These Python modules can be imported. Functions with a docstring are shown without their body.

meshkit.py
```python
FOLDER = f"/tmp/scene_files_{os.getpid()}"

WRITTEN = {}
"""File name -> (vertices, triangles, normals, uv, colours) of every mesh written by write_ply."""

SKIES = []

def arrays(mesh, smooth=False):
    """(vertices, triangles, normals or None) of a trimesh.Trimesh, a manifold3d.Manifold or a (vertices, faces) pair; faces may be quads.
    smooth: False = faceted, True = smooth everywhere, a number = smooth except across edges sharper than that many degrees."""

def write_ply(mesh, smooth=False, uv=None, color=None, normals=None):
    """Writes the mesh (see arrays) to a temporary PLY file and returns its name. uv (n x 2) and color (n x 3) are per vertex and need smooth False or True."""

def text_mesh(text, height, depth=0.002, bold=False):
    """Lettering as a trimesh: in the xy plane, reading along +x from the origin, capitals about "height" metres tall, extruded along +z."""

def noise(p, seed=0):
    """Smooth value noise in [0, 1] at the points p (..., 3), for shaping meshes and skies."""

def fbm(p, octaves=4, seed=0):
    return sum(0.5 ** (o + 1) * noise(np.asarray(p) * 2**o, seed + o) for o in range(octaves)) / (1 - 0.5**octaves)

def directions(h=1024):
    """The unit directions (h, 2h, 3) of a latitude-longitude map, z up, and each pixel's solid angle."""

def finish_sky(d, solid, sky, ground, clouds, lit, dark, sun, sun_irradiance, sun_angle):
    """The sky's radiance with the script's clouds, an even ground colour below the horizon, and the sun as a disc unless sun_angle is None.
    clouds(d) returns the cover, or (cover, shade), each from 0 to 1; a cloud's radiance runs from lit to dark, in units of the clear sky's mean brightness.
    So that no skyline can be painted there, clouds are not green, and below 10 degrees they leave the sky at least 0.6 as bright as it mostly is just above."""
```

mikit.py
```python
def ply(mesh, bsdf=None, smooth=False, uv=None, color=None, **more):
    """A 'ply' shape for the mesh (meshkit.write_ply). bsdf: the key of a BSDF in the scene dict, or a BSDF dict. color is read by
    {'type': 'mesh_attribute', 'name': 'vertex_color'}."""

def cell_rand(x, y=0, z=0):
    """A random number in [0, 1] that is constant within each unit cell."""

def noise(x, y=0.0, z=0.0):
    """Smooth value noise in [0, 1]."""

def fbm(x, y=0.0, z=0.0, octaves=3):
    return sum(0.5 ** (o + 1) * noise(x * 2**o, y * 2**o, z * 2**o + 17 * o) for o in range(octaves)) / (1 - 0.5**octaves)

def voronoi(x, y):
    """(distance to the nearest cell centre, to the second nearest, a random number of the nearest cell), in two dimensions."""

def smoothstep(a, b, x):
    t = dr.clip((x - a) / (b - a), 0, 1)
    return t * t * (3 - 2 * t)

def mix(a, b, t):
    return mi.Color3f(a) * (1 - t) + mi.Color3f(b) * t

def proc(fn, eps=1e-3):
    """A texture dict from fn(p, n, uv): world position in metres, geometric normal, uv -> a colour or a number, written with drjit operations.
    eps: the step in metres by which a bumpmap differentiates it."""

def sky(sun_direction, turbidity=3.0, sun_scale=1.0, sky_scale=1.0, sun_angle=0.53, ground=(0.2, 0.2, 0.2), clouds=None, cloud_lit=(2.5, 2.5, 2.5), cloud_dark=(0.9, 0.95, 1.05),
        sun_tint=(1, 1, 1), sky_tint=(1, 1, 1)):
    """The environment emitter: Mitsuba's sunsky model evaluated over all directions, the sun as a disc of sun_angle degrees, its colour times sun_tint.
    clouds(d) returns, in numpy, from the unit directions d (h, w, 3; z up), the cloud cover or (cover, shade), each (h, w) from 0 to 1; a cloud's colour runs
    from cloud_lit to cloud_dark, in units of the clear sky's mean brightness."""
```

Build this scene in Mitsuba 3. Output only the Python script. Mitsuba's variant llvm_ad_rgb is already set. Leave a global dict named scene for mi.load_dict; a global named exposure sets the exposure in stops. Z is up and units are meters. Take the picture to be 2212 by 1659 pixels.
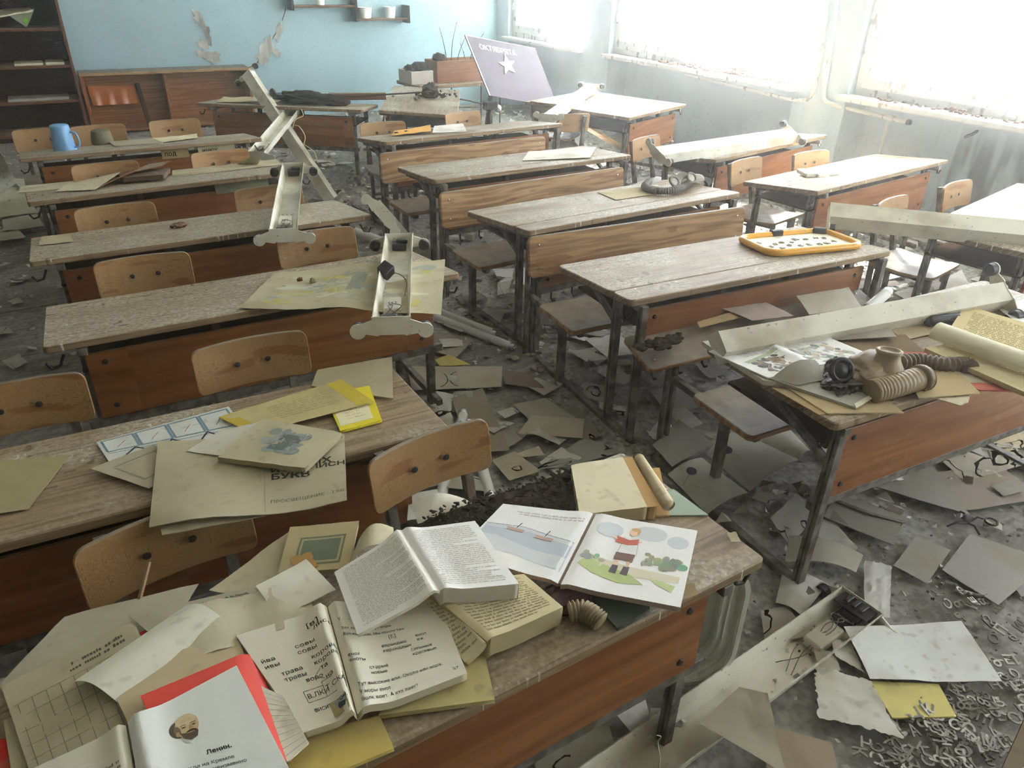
"""An abandoned classroom: rows of school desks under dust, books and fallen lamps, windows on the right."""
import math, random
import numpy as np, trimesh, mitsuba as mi, drjit as dr
from shapely.geometry import Polygon, Point, LineString, box as sbox
from shapely.ops import unary_union
from shapely import affinity
import mikit, meshkit
from mikit import proc, noise, fbm, voronoi, smoothstep, mix, cell_rand

T = mi.ScalarTransform4f
PI = math.pi
rng = random.Random(7)
nrg = np.random.default_rng(7)

scene = {'type': 'scene'}
labels = {}

# ------------------------------------------------------------------ camera, sky, exposure
CAM = (0, 0, 1.4317)
scene['camera'] = {
    'type': 'perspective', 'fov_axis': 'x', 'fov': 69.3251, 'near_clip': 0.02, 'far_clip': 500.0,
    'to_world': T().look_at(origin=CAM, target=(0.8807, 1.5014, 0.4467), up=(0.228, 0.437, 0.8701))}
exposure = 6.0
def overcast(d):
    n = meshkit.fbm(d * np.array([2.2, 2.2, 5.0]), 4, 3)
    return np.clip(0.75 + 0.9 * (n - 0.45), 0, 1), np.clip(0.6 * n, 0, 1)
scene['sky'] = mikit.sky((0.38, 0.745, 0.545), turbidity=4.0, sun_scale=3.0, sun_tint=(0.76, 1.0, 1.38), sun_angle=7.0, ground=(0.34, 0.34, 0.35),
                         clouds=overcast, cloud_lit=(1.95, 2.05, 2.25), cloud_dark=(1.2, 1.27, 1.42))


# ------------------------------------------------------------------ helpers
def s(r, g, b):
    """sRGB 0..255 to linear."""
    c = np.array([r, g, b]) / 255.0
    return tuple(float(x) for x in np.where(c <= 0.04045, c / 12.92, ((c + 0.055) / 1.055) ** 2.4))

def numbered(name):
    if name not in scene and name not in used: used.add(name); return name
    k = 1
    while f'{name}_{k:03d}' in scene or f'{name}_{k:03d}' in used: k += 1
    used.add(f'{name}_{k:03d}')
    return f'{name}_{k:03d}'
used = set()

def thing(name, label, cat, group=None):
    key = numbered(name)
    labels[key] = {'label': label, 'category': cat}
    if group: labels[key]['group'] = group
    return key

def tag(key, label, cat=None, group=None, kind=None):
    d = labels.setdefault(key, {})
    d['label'] = label
    if cat: d['category'] = cat
    if group: d['group'] = group
    if kind: d['kind'] = kind
    return key

def put(name, shape, parent=None, M=None, label=None, kind=None):
    key = numbered((parent + '__' if parent else '') + name)
    e = dict(shape)
    if M is not None: e['to_world'] = T(np.asarray(M, float))
    scene[key] = e
    if label: labels.setdefault(key, {})['label'] = label
    if kind: labels.setdefault(key, {})['kind'] = kind
    return key

def mat(name, d):
    scene[name] = d
    return name

def frame(o, ex=(1, 0, 0), ey=(0, 1, 0), ez=None):
    ex, ey = np.asarray(ex, float), np.asarray(ey, float)
    ez = np.cross(ex, ey) if ez is None else np.asarray(ez, float)
    M = np.eye(4); M[:3, 0], M[:3, 1], M[:3, 2], M[:3, 3] = ex, ey, ez, o
    return M

def rot(axis, deg):
    a = math.radians(deg); c, n = math.cos(a), math.sin(a)
    M = np.eye(4)
    i, j = {'x': (1, 2), 'y': (2, 0), 'z': (0, 1)}[axis]
    M[i, i], M[i, j], M[j, i], M[j, j] = c, -n, n, c
    return M

def move(x, y, z):
    M = np.eye(4); M[:3, 3] = x, y, z
    return M

def xf(M, v):
    return np.asarray(v) @ M[:3, :3].T + M[:3, 3]

def joined(*ms):
    vs, fs, at = [], [], 0
    for v, f in ms:
        vs.append(v); fs.append(np.asarray(f) + at); at += len(v)
    return np.vstack(vs), np.vstack(fs)

def moved(m, M):
    return xf(M, m[0]), m[1]

def bx(x0, x1, y0, y1, z0, z1, b=0.002):
    """A box with chamfered edges as (vertices, triangles)."""
    c = np.array([(x0 + x1) / 2, (y0 + y1) / 2, (z0 + z1) / 2]); h = np.array([x1 - x0, y1 - y0, z1 - z0]) / 2
    b = min(b, h.min() * 0.45)
    pts = [np.array([sx, sy, sz]) * (h - b * np.array([i != 0, i != 1, i != 2])) for sx in (-1, 1) for sy in (-1, 1) for sz in (-1, 1) for i in range(3)]
    v = np.array(pts)
    return v + c, BOXF.copy()
_bp = np.array([np.array([sx, sy, sz]) * (1 - 0.2 * np.array([i != 0, i != 1, i != 2])) for sx in (-1, 1) for sy in (-1, 1) for sz in (-1, 1) for i in range(3)])
def _boxfaces():
    hull = trimesh.convex.convex_hull(_bp)
    at = [int(np.argmin(((_bp - p) ** 2).sum(1))) for p in hull.vertices]
    return np.array(at)[hull.faces]
BOXF = _boxfaces()

def outline(w, d, r, n=5):
    """Rounded rectangle from (0,0) to (w,d), counter-clockwise."""
    r = min(r, w / 2 - 1e-4, d / 2 - 1e-4)
    out = []
    for cx, cy, a0 in ((w - r, r, -PI / 2), (w - r, d - r, 0), (r, d - r, PI / 2), (r, r, PI)):
        for k in range(n):
            a = a0 + PI / 2 * k / (n - 1)
            out.append((cx + r * math.cos(a), cy + r * math.sin(a)))
    return np.array(out)

def plate(pts, t, bev=0.002, size=None):
    """A flat board on an outline (convex-ish, ccw), from z=0 up to t, with bevelled rims."""
    pts = np.asarray(pts, float); c = pts.mean(0); n = len(pts)
    e = np.roll(pts, -1, 0) - np.roll(pts, 1, 0)
    nm = np.stack([e[:, 1], -e[:, 0]], 1); nm /= np.linalg.norm(nm, axis=1, keepdims=True) + 1e-12
    ins = pts - nm * bev
    rings = [(ins, 0), (pts, bev), (pts, t - bev), (ins, t)]
    v = np.vstack([np.column_stack([p, np.full(n, z)]) for p, z in rings] + [[[*c, 0]], [[*c, t]]])
    i = np.arange(n); j = (i + 1) % n; f = []
    for k in range(3):
        f += [np.stack([k * n + i, k * n + j, (k + 1) * n + j], 1), np.stack([k * n + i, (k + 1) * n + j, (k + 1) * n + i], 1)]
    f += [np.stack([j, i, np.full(n, 4 * n)], 1), np.stack([3 * n + i, 3 * n + j, np.full(n, 4 * n + 1)], 1)]
    v, f = v, np.vstack(f)
    if size:
        v, f = trimesh.remesh.subdivide_to_size(v, f, size, max_iter=12)[:2]
        m = trimesh.Trimesh(v, f, process=True); v, f = np.array(m.vertices), np.array(m.faces)
    return v, f

def board(w, d, t, r=0.015, bev=0.002, size=None):
    return plate(outline(w, d, r), t, bev, size)

def tube(pts, rad, sides=8, cap=True, square=False):
    p = np.asarray(pts, float)
    t = np.gradient(p, axis=0); t /= np.linalg.norm(t, axis=1, keepdims=True) + 1e-12
    ref = np.array([0, 0, 1.0]) if abs(t[0][2]) < 0.9 else np.array([0, 1.0, 0])
    a = np.cross(ref, t[0]); a /= np.linalg.norm(a)
    A = []
    for k in range(len(p)):
        a = a - t[k] * (a @ t[k]); a /= np.linalg.norm(a); A.append(a)
    A = np.array(A); B = np.cross(t, A)
    if square: sides = 4
    ang = (np.arange(sides) + (0.5 if square else 0)) * 2 * PI / sides
    rad = np.broadcast_to(rad, (len(p),)) * (math.sqrt(2) if square else 1)
    v = p[:, None] + rad[:, None, None] * (np.cos(ang)[None, :, None] * A[:, None] + np.sin(ang)[None, :, None] * B[:, None])
    n = len(p)
    i, j = np.meshgrid(np.arange(n - 1), np.arange(sides), indexing='ij'); jn = (j + 1) % sides
    q = np.stack([i * sides + j, i * sides + jn, (i + 1) * sides + jn, (i + 1) * sides + j], -1).reshape(-1, 4)
    f = [q[:, [0, 1, 2]], q[:, [0, 2, 3]]]
    v = v.reshape(-1, 3)
    if cap:
        k = np.arange(sides); m = len(v)
        v = np.vstack([v, p[:1], p[-1:]])
        f += [np.stack([(k + 1) % sides, k, np.full(sides, m)], 1), np.stack([(n - 1) * sides + k, (n - 1) * sides + (k + 1) % sides, np.full(sides, m + 1)], 1)]
    return v, np.vstack(f)

def rod(a, b, r, sides=10):
    return tube([a, b], r, sides)

def smooth_path(pts, n=8):
    """Catmull-Rom through the points."""
    p = np.asarray(pts, float); p = np.vstack([2 * p[0] - p[1], p, 2 * p[-1] - p[-2]]); out = []
    for k in range(1, len(p) - 2):
        for t in np.arange(n) / n:
            a, b, c, d = p[k - 1:k + 3]
            out.append(0.5 * (2 * b + (c - a) * t + (2 * a - 5 * b + 4 * c - d) * t * t + (3 * b - a - 3 * c + d) * t ** 3))
    out.append(p[-2])
    return np.array(out)

def lathe(prof, n=24):
    """Solid of revolution about z from (r, z) pairs."""
    prof = np.asarray(prof, float); a = np.arange(n) * 2 * PI / n
    v = np.stack([prof[:, None, 0] * np.cos(a), prof[:, None, 0] * np.sin(a), np.repeat(prof[:, 1:2], n, 1)], -1).reshape(-1, 3)
    m = len(prof); i, j = np.meshgrid(np.arange(m - 1), np.arange(n), indexing='ij'); jn = (j + 1) % n
    q = np.stack([i * n + j, i * n + jn, (i + 1) * n + jn, (i + 1) * n + j], -1).reshape(-1, 4)
    return v, np.vstack([q[:, [0, 1, 2]], q[:, [0, 2, 3]]])

def prism(poly, h):
    """A shapely polygon (or several) extruded from z=0 to h."""
    ms = [trimesh.creation.extrude_polygon(g, h, engine='earcut') for g in getattr(poly, 'geoms', [poly])]
    m = trimesh.util.concatenate(ms)
    return np.array(m.vertices), np.array(m.faces)

def blob(r, seed, sx=1, sy=1, sz=1, sub=2, amp=0.35, fr=2.0):
    m = trimesh.creation.icosphere(sub); v = np.array(m.vertices)
    v = v * (1 + amp * (meshkit.fbm(v * fr + seed * 3.7, 3, seed) - 0.5) * 2)[:, None] * np.array([sx, sy, sz]) * r
    return v, np.array(m.faces)

def grid_solid(P, N, t):
    """A sheet or slab from a grid of points P (nu,nv,3), normals N, thickness t (number or grid) downward: (vertices, triangles, uv)."""
    nu, nv = P.shape[:2]
    t = np.broadcast_to(np.asarray(t, float), (nu, nv))
    top = P.reshape(-1, 3); bot = (P - N * t[..., None]).reshape(-1, 3)
    i, j = np.meshgrid(np.arange(nu - 1), np.arange(nv - 1), indexing='ij')
    q = np.stack([i * nv + j, (i + 1) * nv + j, (i + 1) * nv + j + 1, i * nv + j + 1], -1).reshape(-1, 4)
    m = nu * nv
    f = [q[:, [0, 1, 2]], q[:, [0, 2, 3]], q[:, [0, 2, 1]] + m, q[:, [0, 3, 2]] + m]
    rim = np.concatenate([np.arange(nu) * nv, (nu - 1) * nv + np.arange(1, nv), (np.arange(nu - 1) * nv + nv - 1)[::-1], np.arange(1, nv - 1)[::-1]])
    # separate rim vertices so that the cut edge stays sharp
    a, b = np.vstack([top[rim], bot[rim]]), 2 * m
    k = np.arange(len(rim)); kn = (k + 1) % len(rim); L = len(rim)
    f += [np.stack([b + kn, b + k, b + L + k], 1), np.stack([b + kn, b + L + k, b + L + kn], 1)]
    uu, vv = np.meshgrid(np.linspace(0, 1, nu), np.linspace(0, 1, nv), indexing='ij')
    uv = np.stack([uu, vv], -1).reshape(-1, 2)
    return np.vstack([top, bot, a]), np.vstack(f), np.vstack([uv, uv, uv[rim], uv[rim]])

def quad_at(Q, u, v):
    """Bilinear point; Q = top-left, top-right, bottom-right, bottom-left; u to the right, v up."""
    Q = np.asarray(Q, float); u, v = np.asarray(u)[..., None], np.asarray(v)[..., None]
    return (Q[3] * (1 - u) + Q[2] * u) * (1 - v) + (Q[0] * (1 - u) + Q[1] * u) * v

class Sheet:
    """A paper surface over four corners with a relief: at(u, v, lift) gives points on it."""
    def __init__(self, Q, relief=None, crumple=0.0, seed=0, fr=5.0):
        self.Q, self.relief, self.crumple, self.seed, self.fr = np.asarray(Q, float), relief, crumple, seed, fr
        n = np.cross(self.Q[1] - self.Q[3], self.Q[0] - self.Q[2]); n /= np.linalg.norm(n)
        self.n = n if n[2] > 0 else -n
        self.w = (np.linalg.norm(self.Q[1] - self.Q[0]) + np.linalg.norm(self.Q[2] - self.Q[3])) / 2
        self.h = (np.linalg.norm(self.Q[3] - self.Q[0]) + np.linalg.norm(self.Q[2] - self.Q[1])) / 2
    def at(self, u, v, lift=0.0):
        u, v = np.asarray(u, float), np.asarray(v, float)
        p = quad_at(self.Q, u, v)
        r = np.zeros(u.shape) + lift
        if self.relief: r = r + self.relief(u, v)
        if self.crumple:
            q = np.stack([u * self.w * self.fr * 4, v * self.h * self.fr * 4, np.full(u.shape, self.seed * 7.3)], -1)
            r = r + self.crumple * meshkit.fbm(q, 3, self.seed)
        return p + self.n * r[..., None]
    def solid(self, t, nu=10, nv=10, jag=0.0):
        u, v = np.meshgrid(np.linspace(0, 1, nu), np.linspace(0, 1, nv), indexing='ij')
        if jag:
            e = lambda k, x: jag * (meshkit.fbm(np.stack([x * 9, np.full(x.shape, k + self.seed * 3.1), np.zeros(x.shape)], -1), 3, 5) - 0.5) * 2
            u2 = u + (1 - u) * np.abs(e(1, v)) - u * np.abs(e(2, v)); v2 = v + (1 - v) * np.abs(e(3, u)) - v * np.abs(e(4, u))
            u, v = u2, v2
        P = self.at(u, v)
        return grid_solid(P, np.broadcast_to(self.n, P.shape), t)

def put_sheet(name, sh, t, color, parent=None, mtl='paper', nu=10, nv=10, jag=0.0, label=None, shade=None):
    v, f, uv = sh.solid(t, nu, nv, jag)
    c = np.tile(np.asarray(color, float), (len(v), 1))
    if shade is not None: c = shade(uv, c)
    return put(name, mikit.ply((v, f), mtl, smooth=True, uv=uv, color=c), parent, label=label)

class Print:
    """Flat print on a Sheet: coloured shapes and lettering in page millimetres-like units (0..w, 0..h metres, y up)."""
    def __init__(self, sh, lift=0.0004):
        self.sh, self.v, self.f, self.c, self.at_, self.lift = sh, [], [], [], 0, lift
    def tris(self, xy, f, color, layer=0):
        xy = np.asarray(xy, float)
        p = self.sh.at(np.clip(xy[:, 0] / self.sh.w, 0, 1), np.clip(xy[:, 1] / self.sh.h, 0, 1), self.lift + 0.00012 * layer)
        self.v.append(p); self.f.append(np.asarray(f) + self.at_); self.at_ += len(p)
        self.c.append(np.tile(np.asarray(color, float), (len(p), 1)))
    def poly(self, g, color, layer=0, cut=0.02):
        if not isinstance(g, (list, tuple)): gs = getattr(g, 'geoms', [g])
        else: gs = [Polygon(g)]
        for p in gs:
            if p.area < 1e-9: continue
            v, f = trimesh.creation.triangulate_polygon(p, engine='earcut')
            v3 = np.column_stack([v, np.zeros(len(v))])
            v3, f = trimesh.remesh.subdivide_to_size(v3, f, cut, max_iter=8)[:2]
            self.tris(v3[:, :2], f, color, layer)
    def rects(self, R, color, layer=0):
        R = np.asarray(R, float)
        v = np.stack([R[:, [0, 1]], R[:, [2, 1]], R[:, [2, 3]], R[:, [0, 3]]], 1).reshape(-1, 2)
        k = np.arange(len(R))[:, None] * 4
        self.tris(v, np.vstack([k + [0, 1, 2], k + [0, 2, 3]]), color, layer)
    def line(self, pts, w, color, layer=0):
        self.poly(LineString(pts).buffer(w / 2, cap_style=2), color, layer)
    def text(self, x, y, txt, h, color=(0.02, 0.02, 0.025), layer=1, bold=False, slant=0.0):
        m = meshkit.text_mesh(txt, h, 0.001, bold)
        v, f = np.array(m.vertices), np.array(m.faces)
        keep = (v[f][:, :, 2] > 0.0005).all(1)
        v = v[:, :2] + np.array([x, y]) + np.column_stack([v[:, 1] * slant, v[:, 0] * 0])
        self.tris(v, f[keep], color, layer)
    def body(self, x0, y0, x1, y1, rows, color=(0.05, 0.05, 0.055), seed=0, fill=0.62, indent=0.12):
        """Lines of small print: every letter a short bar."""
        r = np.random.default_rng(seed); lh = (y1 - y0) / rows; R = []
        for k in range(rows):
            y = y1 - (k + 1) * lh + lh * 0.25; x = x0 + (0.05 * (x1 - x0) if r.random() < indent else 0)
            end = x1 - (0.5 * (x1 - x0) * r.random() if r.random() < indent else 0)
            while x < end - lh * 0.6:
                for _ in range(r.integers(2, 9)):
                    w = lh * r.uniform(0.22, 0.42)
                    if x + w > end: break
                    R.append((x, y, x + w * 0.72, y + lh * (fill if r.random() < 0.2 else fill * 0.72))); x += w
                x += lh * 0.35
        self.rects(R, color)
    def build(self, parent, label=None, name='print'):
        if self.v:
            return put(name, mikit.ply((np.vstack(self.v), np.vstack(self.f)), 'ink', smooth=True, color=np.vstack(self.c)), parent, label=label)

# ------------------------------------------------------------------ materials
VC = {'type': 'mesh_attribute', 'name': 'vertex_color'}
def rgb(*c): return {'type': 'rgb', 'value': list(map(float, c))}
def two(d): return {'type': 'twosided', 'b': d}

def f_dust(p, n, uv):           # how much settled dust covers a piece: faces that look up, in drifts
    a = fbm(p.x * 7, p.y * 7, p.z * 7, 3); b = fbm(p.x * 45, p.y * 45, p.z * 45, 2)
    up = smoothstep(0.35, 0.9, n.z)
    return dr.clip(up * (0.35 + 0.9 * smoothstep(0.3, 0.7, a) * (0.5 + b)) * 0.8 + 0.12 * smoothstep(0.5, 0.8, b), 0, 0.92)
DUST = proc(f_dust)
def f_paper(p, n, uv):          # dirt on paper
    a = fbm(p.x * 9 + 3, p.y * 9, p.z * 9, 3); b = fbm(p.x * 60, p.y * 60, p.z * 60, 2)
    return dr.clip(smoothstep(0.48, 0.75, a) * 0.42 + smoothstep(0.62, 0.85, b) * 0.3, 0, 0.6)
PDIRT = proc(f_paper)
mat('paper', two({'type': 'blendbsdf', 'weight': PDIRT, 'a': {'type': 'diffuse', 'reflectance': VC}, 'b': {'type': 'diffuse', 'reflectance': rgb(*s(150, 138, 110))}}))
mat('clean_paper', two({'type': 'diffuse', 'reflectance': VC}))
mat('ink', two({'type': 'diffuse', 'reflectance': VC}))
mat('plain', two({'type': 'principled', 'base_color': VC, 'roughness': 0.55}))
mat('gloss', two({'type': 'principled', 'base_color': VC, 'roughness': 0.3}))

def f_top(p, n, uv):            # desktops: faded varnish under plaster dust
    row = dr.floor(p.y * 1.3)
    g = fbm(uv.x * 6, uv.y * 140 + fbm(uv.x * 2, uv.y * 7, 3.0, 2) * 2, row, 3)
    wood = mix(s(132, 108, 80), s(160, 136, 104), smoothstep(0.2, 0.8, g))
    d = fbm(p.x * 4 + 3, p.y * 7, 1.0, 4); e = fbm(p.x * 150, p.y * 150, p.z * 90, 2)
    dust = mix(s(160, 148, 124), s(192, 182, 160), smoothstep(0.2, 0.8, e))
    left = smoothstep(1.25, 0.9, p.x) * smoothstep(1.7, 2.1, p.y)
    k = dr.clip(0.16 + 0.45 * left + 0.75 * smoothstep(0.30, 0.72, d), 0, 0.94) * smoothstep(0.5, 0.9, n.z) * (0.8 + 0.4 * e)
    c = mix(wood, dust, dr.clip(k, 0, 1))
    scr = smoothstep(0.66, 0.80, fbm(uv.x * 7 + 7, uv.y * 190, row, 2)) * 0.4
    c = mix(c, s(98, 80, 60), scr)
    sp = smoothstep(0.86, 0.93, noise(p.x * 150, p.y * 150, 2.0)) * smoothstep(0.4, 0.65, d)
    c = mix(c, s(222, 216, 202), sp * 0.8)
    st = smoothstep(0.80, 0.9, noise(p.x * 60, p.y * 60, 5.0)) * smoothstep(0.6, 0.8, noise(p.x * 4, p.y * 6, 9.0))
    return mix(c, s(80, 66, 52), st * 0.55)
mat('desktop', two({'type': 'roughplastic', 'diffuse_reflectance': proc(f_top), 'alpha': 0.35, 'nonlinear': False, 'int_ior': 1.25}))
def f_bump(p, n, uv):
    return fbm(p.x * 55, p.y * 55, p.z * 55, 3)
BUMP = proc(f_bump)

def f_panel(p, n, uv):          # orange varnished plywood
    w = dr.floor(p.y * 1.7) + dr.floor(p.x * 0.7) * 3
    g = fbm(uv.x * 2.2, uv.y * 46 + fbm(uv.x * 1.6, uv.y * 6, w, 2) * 4, w, 4)
    c = mix(s(126, 76, 38), s(156, 102, 56), smoothstep(0.15, 0.85, g))
    c = mix(c, s(134, 72, 46), smoothstep(0.45, 0.9, noise(p.x * 1.7 + 3, p.y * 2.2, p.z * 4)) * 0.5)
    d = fbm(p.x * 40, p.y * 40, p.z * 40, 2)
    return mix(c, s(156, 132, 104), smoothstep(0.55, 0.9, d) * 0.22 + smoothstep(0.5, 0.9, n.z) * 0.6)
mat('panel', two({'type': 'roughplastic', 'diffuse_reflectance': proc(f_panel), 'alpha': 0.22, 'nonlinear': False, 'int_ior': 1.4}))

def f_ply(p, n, uv):            # paler plywood of seats and backrests
    g = fbm(uv.x * 4, uv.y * 75 + fbm(uv.x * 3, uv.y * 8, 1.0, 2) * 4, dr.floor(p.y * 2.1), 3)
    c = mix(s(146, 108, 64), s(184, 146, 98), smoothstep(0.25, 0.75, g))
    w = smoothstep(0.62, 0.72, fbm(p.x * 9, p.y * 9, p.z * 40, 2))
    c = mix(c, s(142, 84, 46), w * 0.6)
    up = smoothstep(0.5, 0.9, n.z)
    d = fbm(p.x * 24, p.y * 24, p.z * 24, 3)
    return mix(c, mix(s(112, 104, 90), s(158, 150, 134), d), up * 0.9)
mat('plywood', two({'type': 'roughplastic', 'diffuse_reflectance': proc(f_ply), 'alpha': 0.3, 'nonlinear': False, 'int_ior': 1.35}))
mat('darkwood', two({'type': 'diffuse', 'reflectance': rgb(*s(62, 48, 38))}))
mat('edgewood', two({'type': 'blendbsdf', 'weight': DUST, 'a': {'type': 'diffuse', 'reflectance': rgb(*s(104, 68, 48))}, 'b': {'type': 'diffuse', 'reflectance': rgb(*s(150, 138, 118))}}))

def f_metal(p, n, uv):
    a = fbm(p.x * 40, p.y * 40, p.z * 25, 3)
    c = mix(s(78, 74, 66), s(112, 106, 96), smoothstep(0.3, 0.7, a))
    return mix(c, s(84, 60, 42), smoothstep(0.58, 0.7, fbm(p.x * 25, p.y * 25, p.z * 14 + 5, 3)) * 0.7)
mat('steel', two({'type': 'principled', 'base_color': proc(f_metal), 'roughness': 0.5, 'specular': 0.4}))
mat('iron', two({'type': 'principled', 'base_color': rgb(*s(44, 38, 34)), 'roughness': 0.6, 'metallic': 0.2}))
mat('chrome', two({'type': 'roughconductor', 'material': 'Cr', 'alpha': 0.25}))
mat('black', two({'type': 'principled', 'base_color': rgb(*s(30, 28, 26)), 'roughness': 0.55}))

def f_enamel(p, n, uv):
    a = fbm(p.x * 7, p.y * 7, p.z * 7, 4); b = fbm(p.x * 90, p.y * 90, p.z * 90, 2)
    c = mix(s(212, 208, 192), s(188, 182, 162), smoothstep(0.3, 0.75, a))
    c = mix(c, s(150, 138, 112), smoothstep(0.5, 0.85, a) * 0.45 + smoothstep(0.5, 0.9, n.z) * smoothstep(0.35, 0.65, a) * 0.3)
    return mix(c, s(112, 92, 70), smoothstep(0.74, 0.86, b) * 0.6)
mat('enamel', two({'type': 'principled', 'base_color': proc(f_enamel), 'roughness': 0.4, 'specular': 0.4}))
mat('tubeglass', two({'type': 'principled', 'base_color': rgb(*s(206, 206, 200)), 'roughness': 0.25, 'specular': 0.5}))

def stain(p, k):
    return fbm(p.x * k, p.y * k, p.z * k * 0.45, 4)
def f_wallback(p, n, uv):       # pale blue oil paint
    a = stain(p, 1.3); b = fbm(p.x * 50, p.y * 50, p.z * 50, 3)
    c = mix(s(162, 187, 192), s(176, 200, 206), smoothstep(0.3, 0.75, a))
    c = mix(c, s(178, 190, 182), smoothstep(0.5, 0.85, stain(p, 2.4)) * 0.5)
    return mix(c, s(150, 160, 158), smoothstep(0.6, 0.9, b) * 0.3)
mat('wall_paint', two({'type': 'roughplastic', 'diffuse_reflectance': proc(f_wallback), 'alpha': 0.4, 'nonlinear': False, 'int_ior': 1.25}))
def f_wallwin(p, n, uv):        # window wall: whitish blue with grime running down
    st = fbm(p.y * 11, p.z * 0.9, 2.0, 3); a = stain(p, 3.0); b = fbm(p.y * 40, p.z * 40, p.x * 40, 3)
    c = mix(s(180, 194, 202), s(198, 206, 210), smoothstep(0.3, 0.7, a))
    low = smoothstep(0.62, 0.2, p.z)
    run = smoothstep(0.47, 0.66, st) * smoothstep(3.0, 2.6, p.y) * smoothstep(0.68, 0.5, p.z)
    c = mix(c, s(104, 104, 98), run * 0.8)
    c = mix(c, s(120, 118, 108), smoothstep(0.6, 0.9, b) * (0.12 + 0.35 * low))
    return mix(c, s(132, 126, 112), low * smoothstep(0.45, 0.7, a) * 0.4)
mat('window_wall_paint', two({'type': 'diffuse', 'reflectance': proc(f_wallwin)}))
mat('old_plaster', two({'type': 'diffuse', 'reflectance': rgb(*s(120, 118, 106))}))
mat('plaster', two({'type': 'diffuse', 'reflectance': rgb(*s(206, 204, 194))}))
mat('whitewash', two({'type': 'diffuse', 'reflectance': rgb(*s(196, 192, 182))}))
def f_frame(p, n, uv):
    a = fbm(p.x * 30, p.y * 30, p.z * 12, 3)
    return mix(s(198, 196, 190), s(140, 124, 108), smoothstep(0.6, 0.75, a) * 0.7)
mat('frame_paint', two({'type': 'principled', 'base_color': proc(f_frame), 'roughness': 0.5}))

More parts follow.
